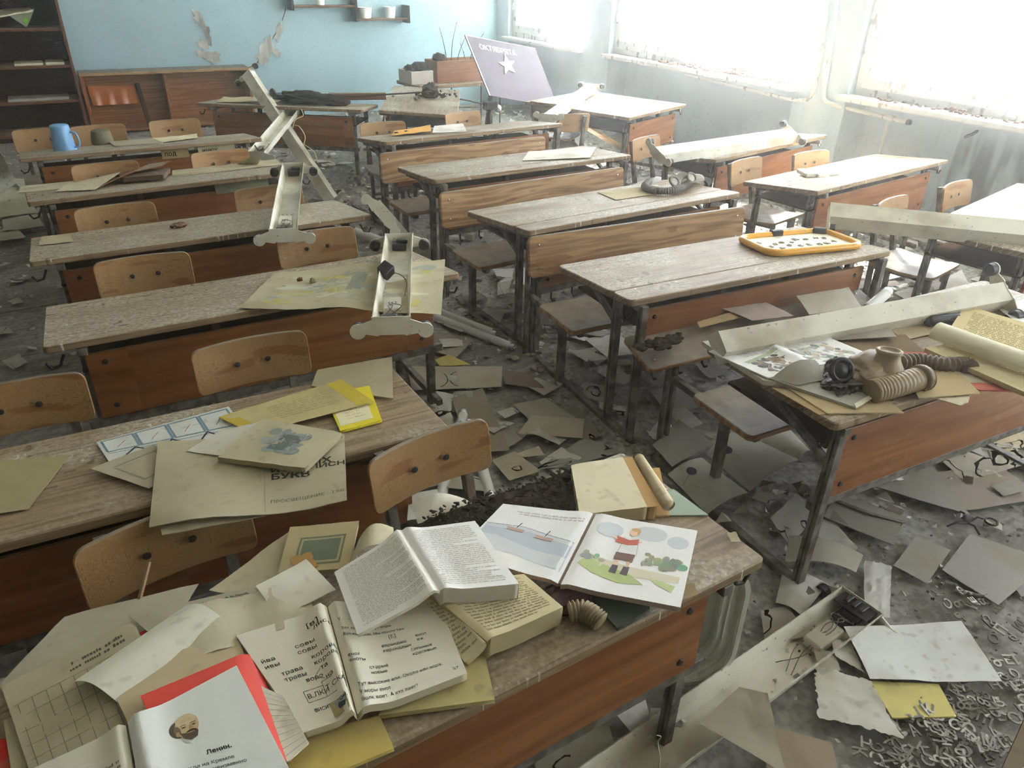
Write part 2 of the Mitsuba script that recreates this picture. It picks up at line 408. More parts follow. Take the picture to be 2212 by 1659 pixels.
def f_floor(p, n, uv):          # boards under grey dust
    row = dr.floor((p.y - 3.31) / 0.53)
    g = fbm(p.x * 3, p.y * 60, row, 3)
    c = mix(s(96, 95, 88), s(128, 126, 116), smoothstep(0.2, 0.8, g))
    d = fbm(p.x * 1.7, p.y * 1.7, 4.0, 5); e = fbm(p.x * 70, p.y * 70, 1.0, 3)
    dust = mix(s(140, 137, 130), s(182, 179, 172), smoothstep(0.2, 0.8, e))
    left = smoothstep(-0.9, 0.9, p.x)
    c = mix(c, dust, dr.clip(0.15 + 0.8 * smoothstep(0.25, 0.7, d) * (0.3 + 0.7 * left), 0, 0.92))
    ft = fbm(p.x * 9, p.y * 9, 2.0, 3)
    return mix(c, s(92, 82, 72), smoothstep(0.52, 0.75, ft) * 0.4 * smoothstep(0.3, 0.5, p.x) * smoothstep(2.4, 1.2, p.x + 0 * p.y))
mat('floor_dust', two({'type': 'bumpmap', 'scale': 0.002, 'arbitrary': BUMP, 'bsdf': {'type': 'diffuse', 'reflectance': proc(f_floor)}}))
mat('soil', two({'type': 'bumpmap', 'scale': 0.006, 'arbitrary': BUMP, 'bsdf': {'type': 'diffuse', 'reflectance': rgb(*s(62, 56, 48))}}))
mat('debris', two({'type': 'diffuse', 'reflectance': VC}))

# ------------------------------------------------------------------ the room
XL, XW, YF, YB, ZC = -2.7, 4.5, -2.6, 8.2, 3.1

def struct(name, mesh, m, parent=None, smooth=False, label=None, **kw):
    key = put(name, mikit.ply(mesh, m, smooth=smooth, **kw), parent)
    if not parent: labels.setdefault(key, {})['kind'] = 'structure'
    if label: labels.setdefault(key, {})['label'] = label
    return key

def field(x0, x1, y0, y1, step, hfun, z0):
    nx, ny = int((x1 - x0) / step) + 1, int((y1 - y0) / step) + 1
    x, y = np.meshgrid(np.linspace(x0, x1, nx), np.linspace(y0, y1, ny), indexing='ij')
    z = hfun(x, y)
    P = np.stack([x, y, z], -1); N = np.zeros_like(P); N[..., 2] = 1
    v, f, uv = grid_solid(P, N, z - z0)
    return v, f

def floor_h(x, y):
    q = np.stack([x * 5, y * 5, np.zeros_like(x)], -1)
    m = np.clip((x - 0.35) / 0.5, 0, 1)
    ridge = np.exp(-((x - 1.44 - 0.02 * np.sin(y * 3)) / 0.035) ** 2) * 0.012 * np.clip((y - 1.2) * 4, 0, 1)
    return -0.002 + m * 0.010 * (meshkit.fbm(q, 4, 2) - 0.5) + m * 0.006 * (meshkit.fbm(q * 4, 3, 5) - 0.5) + ridge
struct('floor', field(XL - 0.2, XW + 0.3, YF - 0.2, YB + 0.2, 0.04, lambda x, y: floor_h(x, y) - 0.012 * (x < 0.3), -0.12), 'floor_dust', smooth=40)
for k in range(-1, 10):
    y0 = 3.31 + 0.53 * k
    for x0, x1 in ((-2.7, -0.95), (-0.94, 0.36)):
        g = 0.004 + 0.004 * rng.random()
        if y0 + 0.53 > YB: continue
        m = bx(x0 + 0.003, x1 - 0.003 + rng.uniform(-.03, .03) * (x1 > 0), y0 + g, y0 + 0.53 - g, -0.016, rng.uniform(-0.002, 0.001), 0.003)
        put('board', mikit.ply(m, 'floor_dust'), 'floor')
struct('ceiling', bx(XL - 0.2, XW + 0.5, YF - 0.2, YB + 0.2, ZC, ZC + 0.2), 'whitewash')
struct('wall_left', bx(XL - 0.2, XL, YF, YB, -0.05, ZC), 'old_plaster')
struct('wall_front', bx(XL - 0.2, XW + 0.5, YF - 0.2, YF, -0.05, ZC), 'old_plaster')
put('blackboard', mikit.ply(bx(-1.6, 2.4, YF + 0.005, YF + 0.04, 0.8, 2.1), 'iron'), 'wall_front')
struct('wall_back', bx(XL - 0.2, XW + 0.5, YB, YB + 0.2, -0.05, ZC), 'wall_paint', label='pale blue painted back wall with peeling patches')

# peeled paint: curled flakes and bare plaster on the back wall
def wall_patch(cx, cz, w, h, ang, seed, curl):
    r = random.Random(seed); n = 22
    pts = []
    for k in range(n):
        a = 2 * PI * k / n; q = 1 + r.uniform(-0.35, 0.35)
        pts.append((w / 2 * q * math.cos(a), h / 2 * q * math.sin(a)))
    g = affinity.rotate(Polygon(pts).buffer(0), ang, origin=(0, 0))
    v, f = prism(g, 0.004)
    v, f = trimesh.remesh.subdivide_to_size(v, f, 0.05, max_iter=6)[:2]
    out = np.column_stack([v[:, 0] + cx, YB - 0.001 - v[:, 2] - curl * np.clip((v[:, 0] / w + 0.5), 0, 1) ** 2, v[:, 1] + cz])
    return out, f[:, ::-1]
for cx, cz, w, h, a, sd, cu in ((1.29, 0.93, 0.07, 0.16, 25, 1, 0.03), (1.34, 0.82, 0.05, 0.2, 12, 2, 0.04), (1.30, 0.71, 0.1, 0.09, -10, 3, 0.02), (1.36, 0.60, 0.16, 0.10, 30, 4, 0.05),
                                (1.27, 0.62, 0.12, 0.07, -20, 5, 0.03), (1.88, 0.66, 0.10, 0.24, -32, 6, 0.03), (1.83, 0.57, 0.12, 0.10, -40, 7, 0.04), (2.02, 0.80, 0.06, 0.2, -24, 8, 0.02), (1.97, 0.62, 0.1, 0.06, -40, 9, 0.02)):
    put('paint_flake', mikit.ply(wall_patch(cx, cz, w, h, a, sd, cu), 'whitewash', smooth=30), 'wall_back')
cr = smooth_path([(1.66, YB - 0.002, 0.47), (1.80, YB - 0.002, 0.55), (1.92, YB - 0.002, 0.70), (2.03, YB - 0.002, 0.84), (2.10, YB - 0.002, 0.96), (2.12, YB - 0.002, 1.02)], 5)
put('crack', mikit.ply(tube(cr, 0.004, 5), 'black'), 'wall_back')

# window wall: piers, niches under the sills, lintel
WIN = [(-2.2, 0.1), (1.02, 3.40), (3.84, 6.05), (6.5, 7.95)]
SILL = 0.735; HEAD = 2.65; D_OUT = XW + 0.42
wall = []
edges = [YF - 0.2] + [e for w in WIN for e in w] + [YB + 0.2]
for k in range(0, len(edges), 2): wall.append(bx(XW, D_OUT, edges[k], edges[k + 1], -0.05, ZC, 0.004))
for a, b in WIN:
    wall.append(bx(XW + 0.22, D_OUT, a - 0.01, b + 0.01, -0.05, SILL - 0.02, 0.001))
    wall.append(bx(XW, D_OUT, a - 0.01, b + 0.01, HEAD, ZC, 0.001))
wm = joined(*wall)
struct('wall_right', wm, 'window_wall_paint', label='whitish blue window wall with a pier between niches and grime running down')

def window(i, a, b, rails=True):
    key = f'window_{i}'
    labels[key] = {'kind': 'structure', 'label': ['white wooden double window beyond the camera side', 'white wooden double window at the right edge with an empty sash',
                   'overexposed double window behind the middle rows', 'overexposed double window by the back corner'][i]}
    put('sill', mikit.ply(bx(XW - 0.07, XW + 0.30, a - 0.03, b + 0.03, SILL - 0.035, SILL, 0.006), 'frame_paint'), key)
    for d, nm in ((XW + 0.06, 'inner_frame'), (XW + 0.24, 'outer_frame')):
        w = 0.055; m = []
        mid = a + (b - a) * 0.55
        for y in (a, mid - w / 2, b - w): m.append(bx(d, d + 0.05, y, y + w, SILL, HEAD, 0.004))
        m += [bx(d, d + 0.05, a, b, SILL, SILL + 0.06, 0.004), bx(d, d + 0.05, a, b, HEAD - 0.06, HEAD, 0.004), bx(d, d + 0.05, a, b, 2.05, 2.11, 0.004)]
        put(nm, mikit.ply(joined(*m), 'frame_paint'), key)
        if nm == 'inner_frame':
            for y0, y1 in ((mid + w / 2, b - w),):
                sm = [bx(d - 0.02, d + 0.025, y0, y0 + 0.05, SILL + 0.045, 2.05, 0.005), bx(d - 0.02, d + 0.025, y1 - 0.05, y1, SILL + 0.045, 2.05, 0.005),
                      bx(d - 0.02, d + 0.025, y0, y1, SILL + 0.045, SILL + 0.12, 0.005), bx(d - 0.02, d + 0.025, y0, y1, 2.0, 2.05, 0.005)]
                put('sash', mikit.ply(joined(*sm), 'frame_paint'), key)
                for z in (1.0, 1.75):
                    put('hinge', mikit.ply(bx(d - 0.026, d - 0.016, y1 - 0.02, y1 + 0.03, z, z + 0.07, 0.002), 'frame_paint'), key)
for i, (a, b) in enumerate(WIN): window(i, a, b)
# crumbled mortar along the sills
def rubble(name, pts, seed, r0, parent=None):
    r = random.Random(seed); ms = []
    for p in pts:
        ms.append(moved(blob(r0 * r.uniform(0.5, 1.4), r.randint(0, 999), 1, r.uniform(0.7, 1.5), 0.7, 1), move(*p)))
    return joined(*ms)
r = random.Random(5)
pts = [(XW + 0.02 + r.uniform(-.03, .05), r.uniform(1.9, 3.2), SILL + 0.004) for _ in range(60)] + [(XW - 0.01, 2.62 + r.uniform(-.05, .05), SILL + r.uniform(0, 0.03)) for _ in range(14)]
put('mortar_crumbs', mikit.ply(rubble('m', pts, 3, 0.011), 'edgewood'), 'window_1', kind='stuff')
pts = [(XW + 0.03 + r.uniform(-.05, .05), r.uniform(3.95, 5.4), SILL + 0.006) for _ in range(90)] + [(XW + 0.02, 4.45 + r.uniform(-.1, .1), SILL + r.uniform(0, 0.06)) for _ in range(26)]
put('mortar_crumbs', mikit.ply(rubble('m', pts, 4, 0.016), 'edgewood'), 'window_2', kind='stuff')

# heating pipes on the pier
def pipe(name, pts, r, label, sides=12):
    k = thing(name, label, 'pipe')
    put('run', mikit.ply(tube(pts, r, sides), 'frame_paint', smooth=50), k)
    return k
P1 = smooth_path([(4.47, 3.717, 1.4342), (4.47, 3.6636, 1.1154), (4.47, 3.6457, 0.8343), (4.47, 3.6514, 0.7279), (4.47, 3.6732, 0.6772), (4.47, 3.7236, 0.655), (4.47, 3.863, 0.6477), (4.47, 4.3676, 0.667), (4.47, 4.9479, 0.6857)], 6)
k = pipe('heating_pipe', P1, 0.013, 'white heating pipe bending left at the foot of the pier')
P2 = smooth_path([(4.47, 3.6454, 1.4354), (4.47, 3.5945, 1.1202), (4.47, 3.5714, 0.8428), (4.47, 3.5616, 0.7133), (4.47, 3.5327, 0.679), (4.475, 3.4798, 0.6658), (4.54, 3.3704, 0.6458), (4.6, 3.1801, 0.628), (4.6, 2.9872, 0.6222)], 6)
k = pipe('heating_pipe', P2, 0.013, 'white heating pipe bending right into the niche with a cut end')
put('drop', mikit.ply(rod((4.6, 3.1253, 0.6281), (4.6, 3.1253, 0), 0.012), 'frame_paint', smooth=50), k)
put('tee', mikit.ply(rod((4.6, 3.1563, 0.6289), (4.6, 3.0874, 0.6256), 0.019), 'frame_paint', smooth=50), k)
put('cut_end', mikit.ply(rod((4.6, 2.9939, 0.6225), (4.6, 2.971, 0.6221), 0.018), 'iron', smooth=50), k, label='rusty cut end')
k = thing('bracket', 'dark iron radiator bracket sticking out of the niche wall', 'bracket')
put('arm', mikit.ply(tube([(4.72, 2.6694, 0.5799), (4.68, 2.6137, 0.6092), (4.66, 2.5762, 0.6358)], 0.009, 6), 'iron'), k)

# ------------------------------------------------------------------ desks, benches, chairs
DESK = {'D0': {'x': -0.3087120567989696, 'y': 0.5835128510266663, 'yaw': 1.810793424816665, 'tilt': 1.7643458694579461, 'D': 0.39717779143679194, 'z': 0.5346069473650363, 'L': 1.1999999707484033}, 'L1': {'x': -0.6173458361474033, 'y': 1.3055548256994656, 'yaw': -2.3255433835437302, 'tilt': 5.2924122411153345, 'D': 0.39896883479103296, 'z': 0.5348080735999498, 'L': 1.199999991582889}, 'L2': {'x': -0.19180999381321706, 'y': 2.0935810239529298, 'yaw': -0.21987061174770323, 'tilt': 7.465172651924641, 'D': 0.43799820384110005, 'z': 0.54096875996436, 'L': 1.2057653235145296}, 'L3': {'x': -0.217444057898194, 'y': 2.8057445203251543, 'yaw': 0.7763848342494214, 'tilt': 7.041728894176294, 'D': 0.47224180015833433, 'z': 0.5440296329547812, 'L': 1.1960593897397058}, 'L4': {'x': -0.22043215342304823, 'y': 3.6082824292407434, 'yaw': 3.2957167662599516, 'tilt': 7.746036992020707, 'D': 0.4392151625368153, 'z': 0.5398900480775642, 'L': 1.1999999999156412}, 'L5': {'x': -0.2548370427079141, 'y': 4.475978573404591, 'yaw': 1.61902266079507, 'tilt': 6.741236095218564, 'D': 0.4390122362163387, 'z': 0.5400763136762755, 'L': 1.2009959741612022}, 'M1': {'x': 1.3809879958241913, 'y': 1.6451787765430994, 'yaw': -2.9694950142384595, 'tilt': 4.855420769006273, 'D': 0.453572525537579, 'z': 0.5376181937622091, 'L': 1.1794366635104423}, 'M2': {'x': 1.4402315103083685, 'y': 2.3600575704386246, 'yaw': 2.8502743809570275, 'tilt': 5.678118085081897, 'D': 0.4915905059027116, 'z': 0.5436129297347897, 'L': 1.1787621811044748}, 'M3': {'x': 1.4379199062547254, 'y': 3.222688859765122, 'yaw': 1.7959544672038297, 'tilt': 4.303610511257231, 'D': 0.44440704452502716, 'z': 0.541105023376274, 'L': 1.2022198043210413}, 'M4': {'x': 1.5165921463158067, 'y': 4.070133061262843, 'yaw': 3.661398757081274, 'tilt': 6.764817644955545, 'D': 0.42679312982918505, 'z': 0.551645671629467, 'L': 1.2588419659055372}, 'R2': {'x': 2.9594165130048085, 'y': 2.275790095344784, 'yaw': 6.646246067623888, 'tilt': 6.369485629795278, 'D': 0.4252698866210385, 'z': 0.5451479882380793, 'L': 1.2321866134929091}, 'R3': {'x': 3.0074026943122516, 'y': 3.002199921523106, 'yaw': 10.958891415644189, 'tilt': 6.845438064229236, 'D': 0.4423407276385983, 'z': 0.5362091299580622, 'L': 1.1804683634116497}, 'R4': {'x': 3.328088892479471, 'y': 4.177490018954071, 'yaw': 24.063279965807954, 'tilt': -14.156646111345948, 'D': 0.4282926425784143, 'z': 0.5401301713943493, 'L': 0.9040079949337102}, 'R1': {'x': 1.3524570057903686, 'y': 0.8534966932510171, 'yaw': -2.9422259453669724, 'tilt': 0.6577218998228552, 'D': 0.4553299589193682, 'z': 0.5422323228463644, 'L': 1.2}}
def desk_frame(d):
    a = math.radians(d['yaw'])
    return frame((d['x'], d['y'], 0), (math.cos(a), math.sin(a), 0), (-math.sin(a), math.cos(a), 0))

def make_desk(n, label, group, kind='chairs', panel='panel'):
    d = DESK[n]; M = desk_frame(d); L, D, z, t = d['L'], d['D'], d['z'], math.radians(d['tilt'])
    k = thing('school_desk', label, 'desk', group)
    MT = M @ move(0, 0, z) @ rot('x', -math.degrees(t))      # the top hangs down away from the camera
    th = 0.022
    strip = 0.105
    def top(y0, y1, r, nm, drop=0.0):
        v, f = board(L, y1 - y0, th, r, 0.003)
        v = v + [0, y0, -th - drop]
        put(nm, mikit.ply((v, f), 'desktop', uv=v[:, :2] + np.array([hash_(n), 0]) + v[:, 2:] ), k, MT)
    if kind == 'bench':
        top(strip + 0.004, D, 0.022, 'desktop'); top(0, strip, 0.02, 'front_strip', 0.0)
    else:
        top(0, D, 0.012, 'desktop')
    zt = lambda y: z - th - math.tan(t) * y
    ys = ((0.02,) if n == 'R1' else (-0.005, 0.13)) if kind == 'bench' else (0.075, D - 0.05)
    lx = 0.05 if kind == 'bench' else 0.085
    leg = 0.013
    for x in (lx, L - lx):
        for y in ys:
            m = joined(bx(x - leg, x + leg, y - leg, y - 0.002, 0, zt(max(y, 0)) - 0.001), bx(x - leg, x + leg, y + 0.003, y + leg, 0, zt(max(y, 0)) - 0.001))
            put('leg', mikit.ply(m, 'steel'), k, M)
        put('top_rail', mikit.ply(bx(x - 0.012, x + 0.012, 0.0, D - 0.03, -0.024, -0.0015), 'steel'), k, MT @ move(0, 0, -th))
        if kind == 'bench':
            put('brace', mikit.ply(tube([(x, ys[-1], 0.40), (x, 0.30, zt(0.30) - 0.006)], 0.008, 4, square=True), 'steel'), k, M)
            put('floor_runner', mikit.ply(bx(x - 0.013, x + 0.013, -0.03, 0.66, 0.003, 0.028), 'steel'), k, M)
        else:
            if n != 'D0': put('floor_runner', mikit.ply(bx(x - 0.011, x + 0.011, 0.0, D - 0.02, 0.05, 0.074), 'steel'), k, M)
    # front panel under the near edge, with bolts
    px0, px1, pz0, pz1 = 0.085, L - 0.085, 0.275, z - 0.062
    v, f = board(px1 - px0, pz1 - pz0, 0.012, 0.006, 0.0015)
    vv = np.column_stack([v[:, 0] + px0, 0.036 + v[:, 2], v[:, 1] + pz0])
    pk = put('front_panel', mikit.ply((vv, f[:, ::-1]), panel, uv=np.column_stack([v[:, 0] + hash_(n), v[:, 1] + v[:, 2]])), k, M)
    bolt = mikit.ply(moved(lathe([(0, 0.004), (0.006, 0.003), (0.008, 0), (0.008, -0.002)], 10), frame((0, 0, 0), (1, 0, 0), (0, 0, 1))), 'iron', smooth=40)
    for x in (px0 + 0.045, px1 - 0.045):
        for zz in (pz0 + 0.035, pz1 - 0.03):
            put('bolt', bolt, pk, M @ move(x, 0.0355, zz))
    # satchel shelf: board and two spacers seen in the gap under the top
    put('shelf', mikit.ply(bx(0.07, L - 0.07, 0.06, D - 0.04, z - 0.125, z - 0.115), 'darkwood'), k, M)
    for x in (L * 0.36, L * 0.62):
        put('shelf_block', mikit.ply(bx(x - 0.012, x + 0.012, 0.05, 0.075, pz1 - 0.05, zt(0.07) - 0.002), 'darkwood'), k, M)
    # rail below the panel and hooks
    put('cross_rail', mikit.ply(bx(0.05, L - 0.05, 0.04, 0.058, 0.245, 0.272), 'steel'), k, M)
    if kind == 'bench' and n != 'R1':
        for x in (0.16, 0.27, 0.38, 0.49, 0.71, 0.82, 0.93, 1.04):
            put('hook', mikit.ply(tube([(x, 0.05, 0.25), (x, 0.05, 0.215), (x, 0.035, 0.205), (x, 0.022, 0.215)], 0.004, 5), 'iron'), k, M)
    for x in (0.03, L - 0.03):
        sg = -1 if x < 0.5 else 1
        put('bag_hook', mikit.ply(tube([(x - sg * 0.01, 0.03, z - 0.045), (x + sg * 0.005, 0.03, z - 0.075), (x + sg * 0.025, 0.03, z - 0.08), (x + sg * 0.035, 0.03, z - 0.062)], 0.004, 5), 'iron'), k, M)
    return k

def hash_(n): return (sum(ord(c) * (i + 3) for i, c in enumerate(n)) % 17) * 0.73

def make_bench(n, label, dx=0.0, w=1.08, lean=6, by=0.69, bz=0.362, board_dx=0.0):
    d = DESK[n]; M = desk_frame(d) @ move(dx, 0, 0)
    k = thing('school_bench', label, 'bench', 'benches of the middle row')
    v, f = board(w + 0.06, 0.26, 0.02, 0.02, 0.003); vv = v + [-0.012, 0.30, 0.285]
    put('seat', mikit.ply((vv, f), 'plywood', uv=v[:, :2] + hash_(n)), k, M)
    v, f = board(w, 0.165, 0.016, 0.02, 0.003)
    vv = np.column_stack([v[:, 0] + 0.012, v[:, 2] * -1, v[:, 1]])
    MB = M @ move(board_dx, by, bz) @ rot('x', -lean)
    bk = put('backrest', mikit.ply((vv, f), 'plywood', uv=v[:, :2] + hash_(n) + 0.4), k, MB)
    bolt = mikit.ply(moved(lathe([(0, 0.003), (0.004, 0.002), (0.005, 0)], 8), frame((0, 0, 0), (1, 0, 0), (0, 0, 1))), 'chrome', smooth=40)
    for x in (0.055, w - 0.03):
        for zz in (0.04, 0.13): put('bolt', bolt, bk, MB @ move(x, -0.0165, zz))
        put('back_post', mikit.ply(joined(bx(x - 0.035, x - 0.022, 0.708, 0.73, 0, bz + (0.14 if lean < 20 else -0.01)), bx(x - 0.010, x + 0.004, 0.708, 0.73, 0, bz + (0.14 if lean < 20 else -0.01))), 'steel'), k, M)
        put('seat_leg', mikit.ply(bx(x - 0.028, x, 0.44, 0.465, 0, 0.286), 'steel'), k, M)
        put('seat_rail', mikit.ply(bx(x - 0.026, x - 0.002, 0.32, 0.706, 0.262, 0.284), 'steel'), k, M)
    return k

def chair_parts():
    P = []
    w, dp, sz = 0.30, 0.29, 0.29
    v, f = board(w, dp, 0.012, 0.025, 0.002, size=0.06); v = v + [-w / 2, 0, sz]; v[:, 2] -= 0.012 * np.cos((v[:, 1] / dp - 0.5) * PI)
    P.append(('seat', mikit.ply((v, f), 'plywood', smooth=35), None))
    v, f = board(w, 0.125, 0.010, 0.022, 0.002, size=0.05)
    vv = np.column_stack([v[:, 0] - w / 2, -v[:, 2] + 0.318 - 1.1 * (v[:, 0] - w / 2) ** 2 * 1.0 + 0.02 * v[:, 1] / 0.12, v[:, 1] + 0.425])
    mb = trimesh.Trimesh(vv, f, process=False)
    P.append(('backrest', None, (vv, f, v)))
    r = 0.0105
    for sx in (-0.10, 0.10):
        P.append(('leg', mikit.ply(bx(sx - r, sx + r, 0.02, 0.02 + 2 * r, 0, sz - 0.012), 'steel'), None))
        P.append(('back_leg', mikit.ply(tube([(sx, 0.275, 0), (sx, 0.29, sz), (sx, 0.345, 0.535)], r, square=True), 'steel'), None))
        P.append(('seat_rail', mikit.ply(bx(sx - r * .9, sx + r * .9, 0.03, 0.29, sz - 0.034, sz - 0.013), 'steel'), None))
    P.append(('stretcher', mikit.ply(bx(-0.1, 0.1, 0.275, 0.29, 0.1, 0.116), 'steel'), None))
    return P
CHAIR = chair_parts()
_bk = [p for p in CHAIR if p[0] == 'backrest'][0][2]
BACKS = [mikit.ply((_bk[0], _bk[1]), 'plywood', smooth=35, uv=None)]
BOLT = mikit.ply(moved(lathe([(0, 0.003), (0.007, 0.002), (0.008, 0)], 10), frame((0, 0, 0), (1, 0, 0), (0, 0, 1))), 'iron', smooth=40)

def put_chair(M, label, group=None):
    k = thing('school_chair', label, 'chair', group)
    for nm, sh, _ in CHAIR:
        if nm == 'backrest':
            b = put('backrest', BACKS[0], k, M)
            for sx in (-0.04, 0.04): put('bolt', BOLT, b, M @ move(sx, 0.3085, 0.488))
        else:
            put(nm, sh, k, M)
    return k

def desk_chair(n, x, y, yaw, label, dz=0.0, tilt=0.0):
    return put_chair(desk_frame(DESK[n]) @ move(x, y, dz) @ rot('z', yaw) @ rot('x', tilt), label)

make_desk('D0', 'brown desk nearest the camera, heaped with open books', None)
make_desk('L1', 'desk at the left edge with a big cream folder sheet hanging over its rim', None)
make_desk('L2', 'dusty desk with a stained painted sheet under an open lamp trough', None)
make_desk('L3', 'dusty desk of the left row with a lamp end hanging over its edge', None)
make_desk('L4', 'dusty desk of the left row with a flattened open album on it', None)
make_desk('L5', 'dusty desk of the left row with the blue mug standing on it', None)
make_desk('M1', 'desk of the middle row carrying the yellow framed letter board', None, 'bench')
make_desk('M2', 'desk of the middle row with a gas mask and hose at its right end', None, 'bench')
make_desk('M3', 'desk of the middle row with one white sheet lying on it', None, 'bench')
make_desk('M4', 'rearmost desk of the middle row with an orange paper and white sheets', None, 'bench')
make_desk('R1', 'red brown desk at the right edge under newspapers and a gas mask', None, 'bench')
make_desk('R2', 'pale desk in front of the niche with a small grey box on it', None)
make_desk('R3', 'white glaring desk with a long lamp casing laid across it', None)

make_bench('M1', 'bench just behind the desk with the yellow letter board')
make_bench('R1', 'bench between the newspaper desk and the letter board desk, its backrest tipped over', 0.09, 1.08, 74, 0.69, 0.325, -0.09)
make_bench('M2', 'bench just behind the desk with the small gas mask', -0.03)
make_bench('M3', 'bench with a large dark stain on its backrest')

desk_chair('D0', 0.34, 0.30, 5, 'chair at the left of the nearest desk, its lower back hidden by books')
desk_chair('D0', 0.875, 0.30, 6, 'chair with a tan backrest before fallen white tubes')
desk_chair('L1', 0.35, 0.28, 2, 'chair cut by the left picture edge, in front of bare grey floor')
desk_chair('L1', 0.89, 0.29, 2, 'chair behind the yellow booklets, overlapping the wide brown panel')
desk_chair('L2', 0.29, 0.27, -2, 'chair behind the dusty desk at left, before a very dark panel')
desk_chair('L2', 0.90, 0.29, 0, 'chair just below the lamp trough that hangs over a near desk edge', 0.0)
desk_chair('L3', 0.31, 0.24, 0, 'left chair in front of the orange panel under the album desk')
desk_chair('L3', 0.93, 0.26, 0, 'right chair in front of the orange panel under the album desk')
desk_chair('L4', 0.36, 0.22, 0, 'left chair half hidden behind the open album')
desk_chair('L4', 0.92, 0.24, 2, 'right chair behind the album desk, beside the sloping pale sheet')
desk_chair('L5', 0.42, 0.40, 0, 'chair behind the grey pot in front of the bookshelf')
desk_chair('L5', 0.85, 0.40, 0, 'chair behind the white sheets of the mug desk')

# ------------------------------------------------------------------ furniture at the back and by the windows
DESK['B'] = dict(x=0.819, y=5.877, yaw=-36.2, tilt=4.0, D=0.42, z=0.54, L=1.19)
DESK['B2'] = dict(x=2.425, y=6.19, yaw=-117.0, tilt=3.0, D=0.55, z=0.54, L=1.2)
DESK['R4'] = dict(x=3.342, y=4.20, yaw=20.7, tilt=0.0, D=0.92, z=0.54, L=0.82)
DESK['RB'] = dict(x=3.0, y=1.28, yaw=12.0, tilt=1.0, D=0.46, z=0.54, L=1.2)
make_desk('B', 'desk standing askew before the blue wall with an orange panel facing the camera', None)
make_desk('B2', 'pale dusty desk turned end-on with a clod of roots and soil on it', None)
make_desk('R4', 'square glaring white table far back by the windows with an orange side', None)
make_desk('RB', 'desk at the right edge partly behind the long grey lamp casing', None)

def free_chair(x, y, yaw, label, dz=0.0, tilt=None):
    M = move(x, y, dz) @ rot('z', yaw)
    if tilt is not None: M = M @ tilt
    return put_chair(M, label)
free_chair(3.21, 1.71, 11.5, 'chair with a grey seat between the letter board and the long lamp casing')
free_chair(3.76, 1.76, 8, 'chair with a pale back standing against the streaked niche wall')
free_chair(3.18, 2.58, 12, 'chair with a grey seat to the left of the desk with the grey box')
free_chair(3.62, 2.56, 2, 'chair with a glaring back behind the desk with the grey box')
free_chair(3.08, 3.28, 18, 'chair with a cream back at the end of the white lamp casing on the desk')
free_chair(3.10, 4.75, 165, 'chair seen from behind with an orange back beside a fallen plank')
free_chair(3.38, 5.05, 120, 'far chair turned sideways at the foot of the raised lamp casing')
free_chair(1.71, 4.33, -3, 'chair at the left end of the rearmost middle desk')
free_chair(2.41, 4.47, 10, 'chair behind the rearmost middle desk, under the turned desk')
desk_chair('L5', 0.13, 0.42, 0, 'chair with an orange back seen between the blue mug and the grey pot')

# fallen plank by the far chair
k = thing('plank', 'bare wooden plank lying slanted across the floor behind the middle desks', 'plank')
a, b = np.array((3.6042, 5.0978, 0.33)), np.array((4.2502, 5.3482, 0.03))
d = (b - a) / np.linalg.norm(b - a); sd = np.cross([0, 0, 1.0], d); sd /= np.linalg.norm(sd)
put('timber', mikit.ply(bx(0, np.linalg.norm(b - a), -0.05, 0.05, -0.02, 0), 'plywood', uv=None), k, frame(a, d, sd))

# bookcase on the left
k = thing('bookcase', 'tall dark brown open bookcase in the left corner by the blue wall', 'bookcase')
X0, X1, Y0, Y1 = -1.45, 0.155, 7.82, 8.195
put('side_panel', mikit.ply(bx(X1 - 0.022, X1, Y0, Y1, 0, 1.75), 'edgewood'), k)
put('side_panel', mikit.ply(bx(X0, X0 + 0.022, Y0, Y1, 0, 1.75), 'edgewood'), k)
put('back_panel', mikit.ply(bx(X0 + 0.02, X1 - 0.02, Y1 - 0.015, Y1 - 0.003, 0.03, 1.73), 'darkwood'), k)
SH = (0.06, 0.325, 0.605, 0.89, 1.2, 1.5)
for zz in SH: put('shelf', mikit.ply(bx(X0 + 0.021, X1 - 0.021, Y0 + 0.02, Y1 - 0.016, zz - 0.022, zz), 'edgewood'), k)
put('top_board', mikit.ply(bx(X0, X1, Y0, Y1, 1.751, 1.772), 'edgewood'), k)
put('plinth', mikit.ply(bx(X0 + 0.021, X1 - 0.021, Y0 + 0.03, Y0 + 0.05, 0, 0.037), 'darkwood'), k)

def flat_sheet(name, label, cat, Q, color, t=0.0006, group=None, crumple=0.0, relief=None, jag=0.0, nu=8, nv=8, seed=0, mtl='paper', fr=5.0):
    k = thing(name, label, cat, group)
    sh = Sheet(Q, relief, crumple, seed, fr)
    put_sheet('leaf', sh, t, color, k, mtl, nu, nv, jag)
    return k, sh
CREAM, OLD, GREYP, WHITE = s(214, 206, 176), s(196, 182, 146), s(170, 166, 154), s(232, 230, 222)
for nm, lab, x0, x1, z0, tk, col in (('booklet', 'thin pale booklet lying left of another on the middle bookcase shelf', -0.28, -0.07, 0.605, 0.018, CREAM), ('booklet', 'thin pale booklet lying right on the middle bookcase shelf', -0.05, 0.09, 0.605, 0.022, CREAM),
                         ('folder', 'dusty flat folder on the low bookcase shelf', -0.40, 0.06, 0.325, 0.022, GREYP)):
    k = thing(nm, lab, 'booklet')
    put('pages', mikit.ply(bx(x0, x1, Y0 + 0.05, Y0 + 0.27, z0 + 0.001, z0 + tk), 'paper', color=np.tile(col, (24, 1))), k)
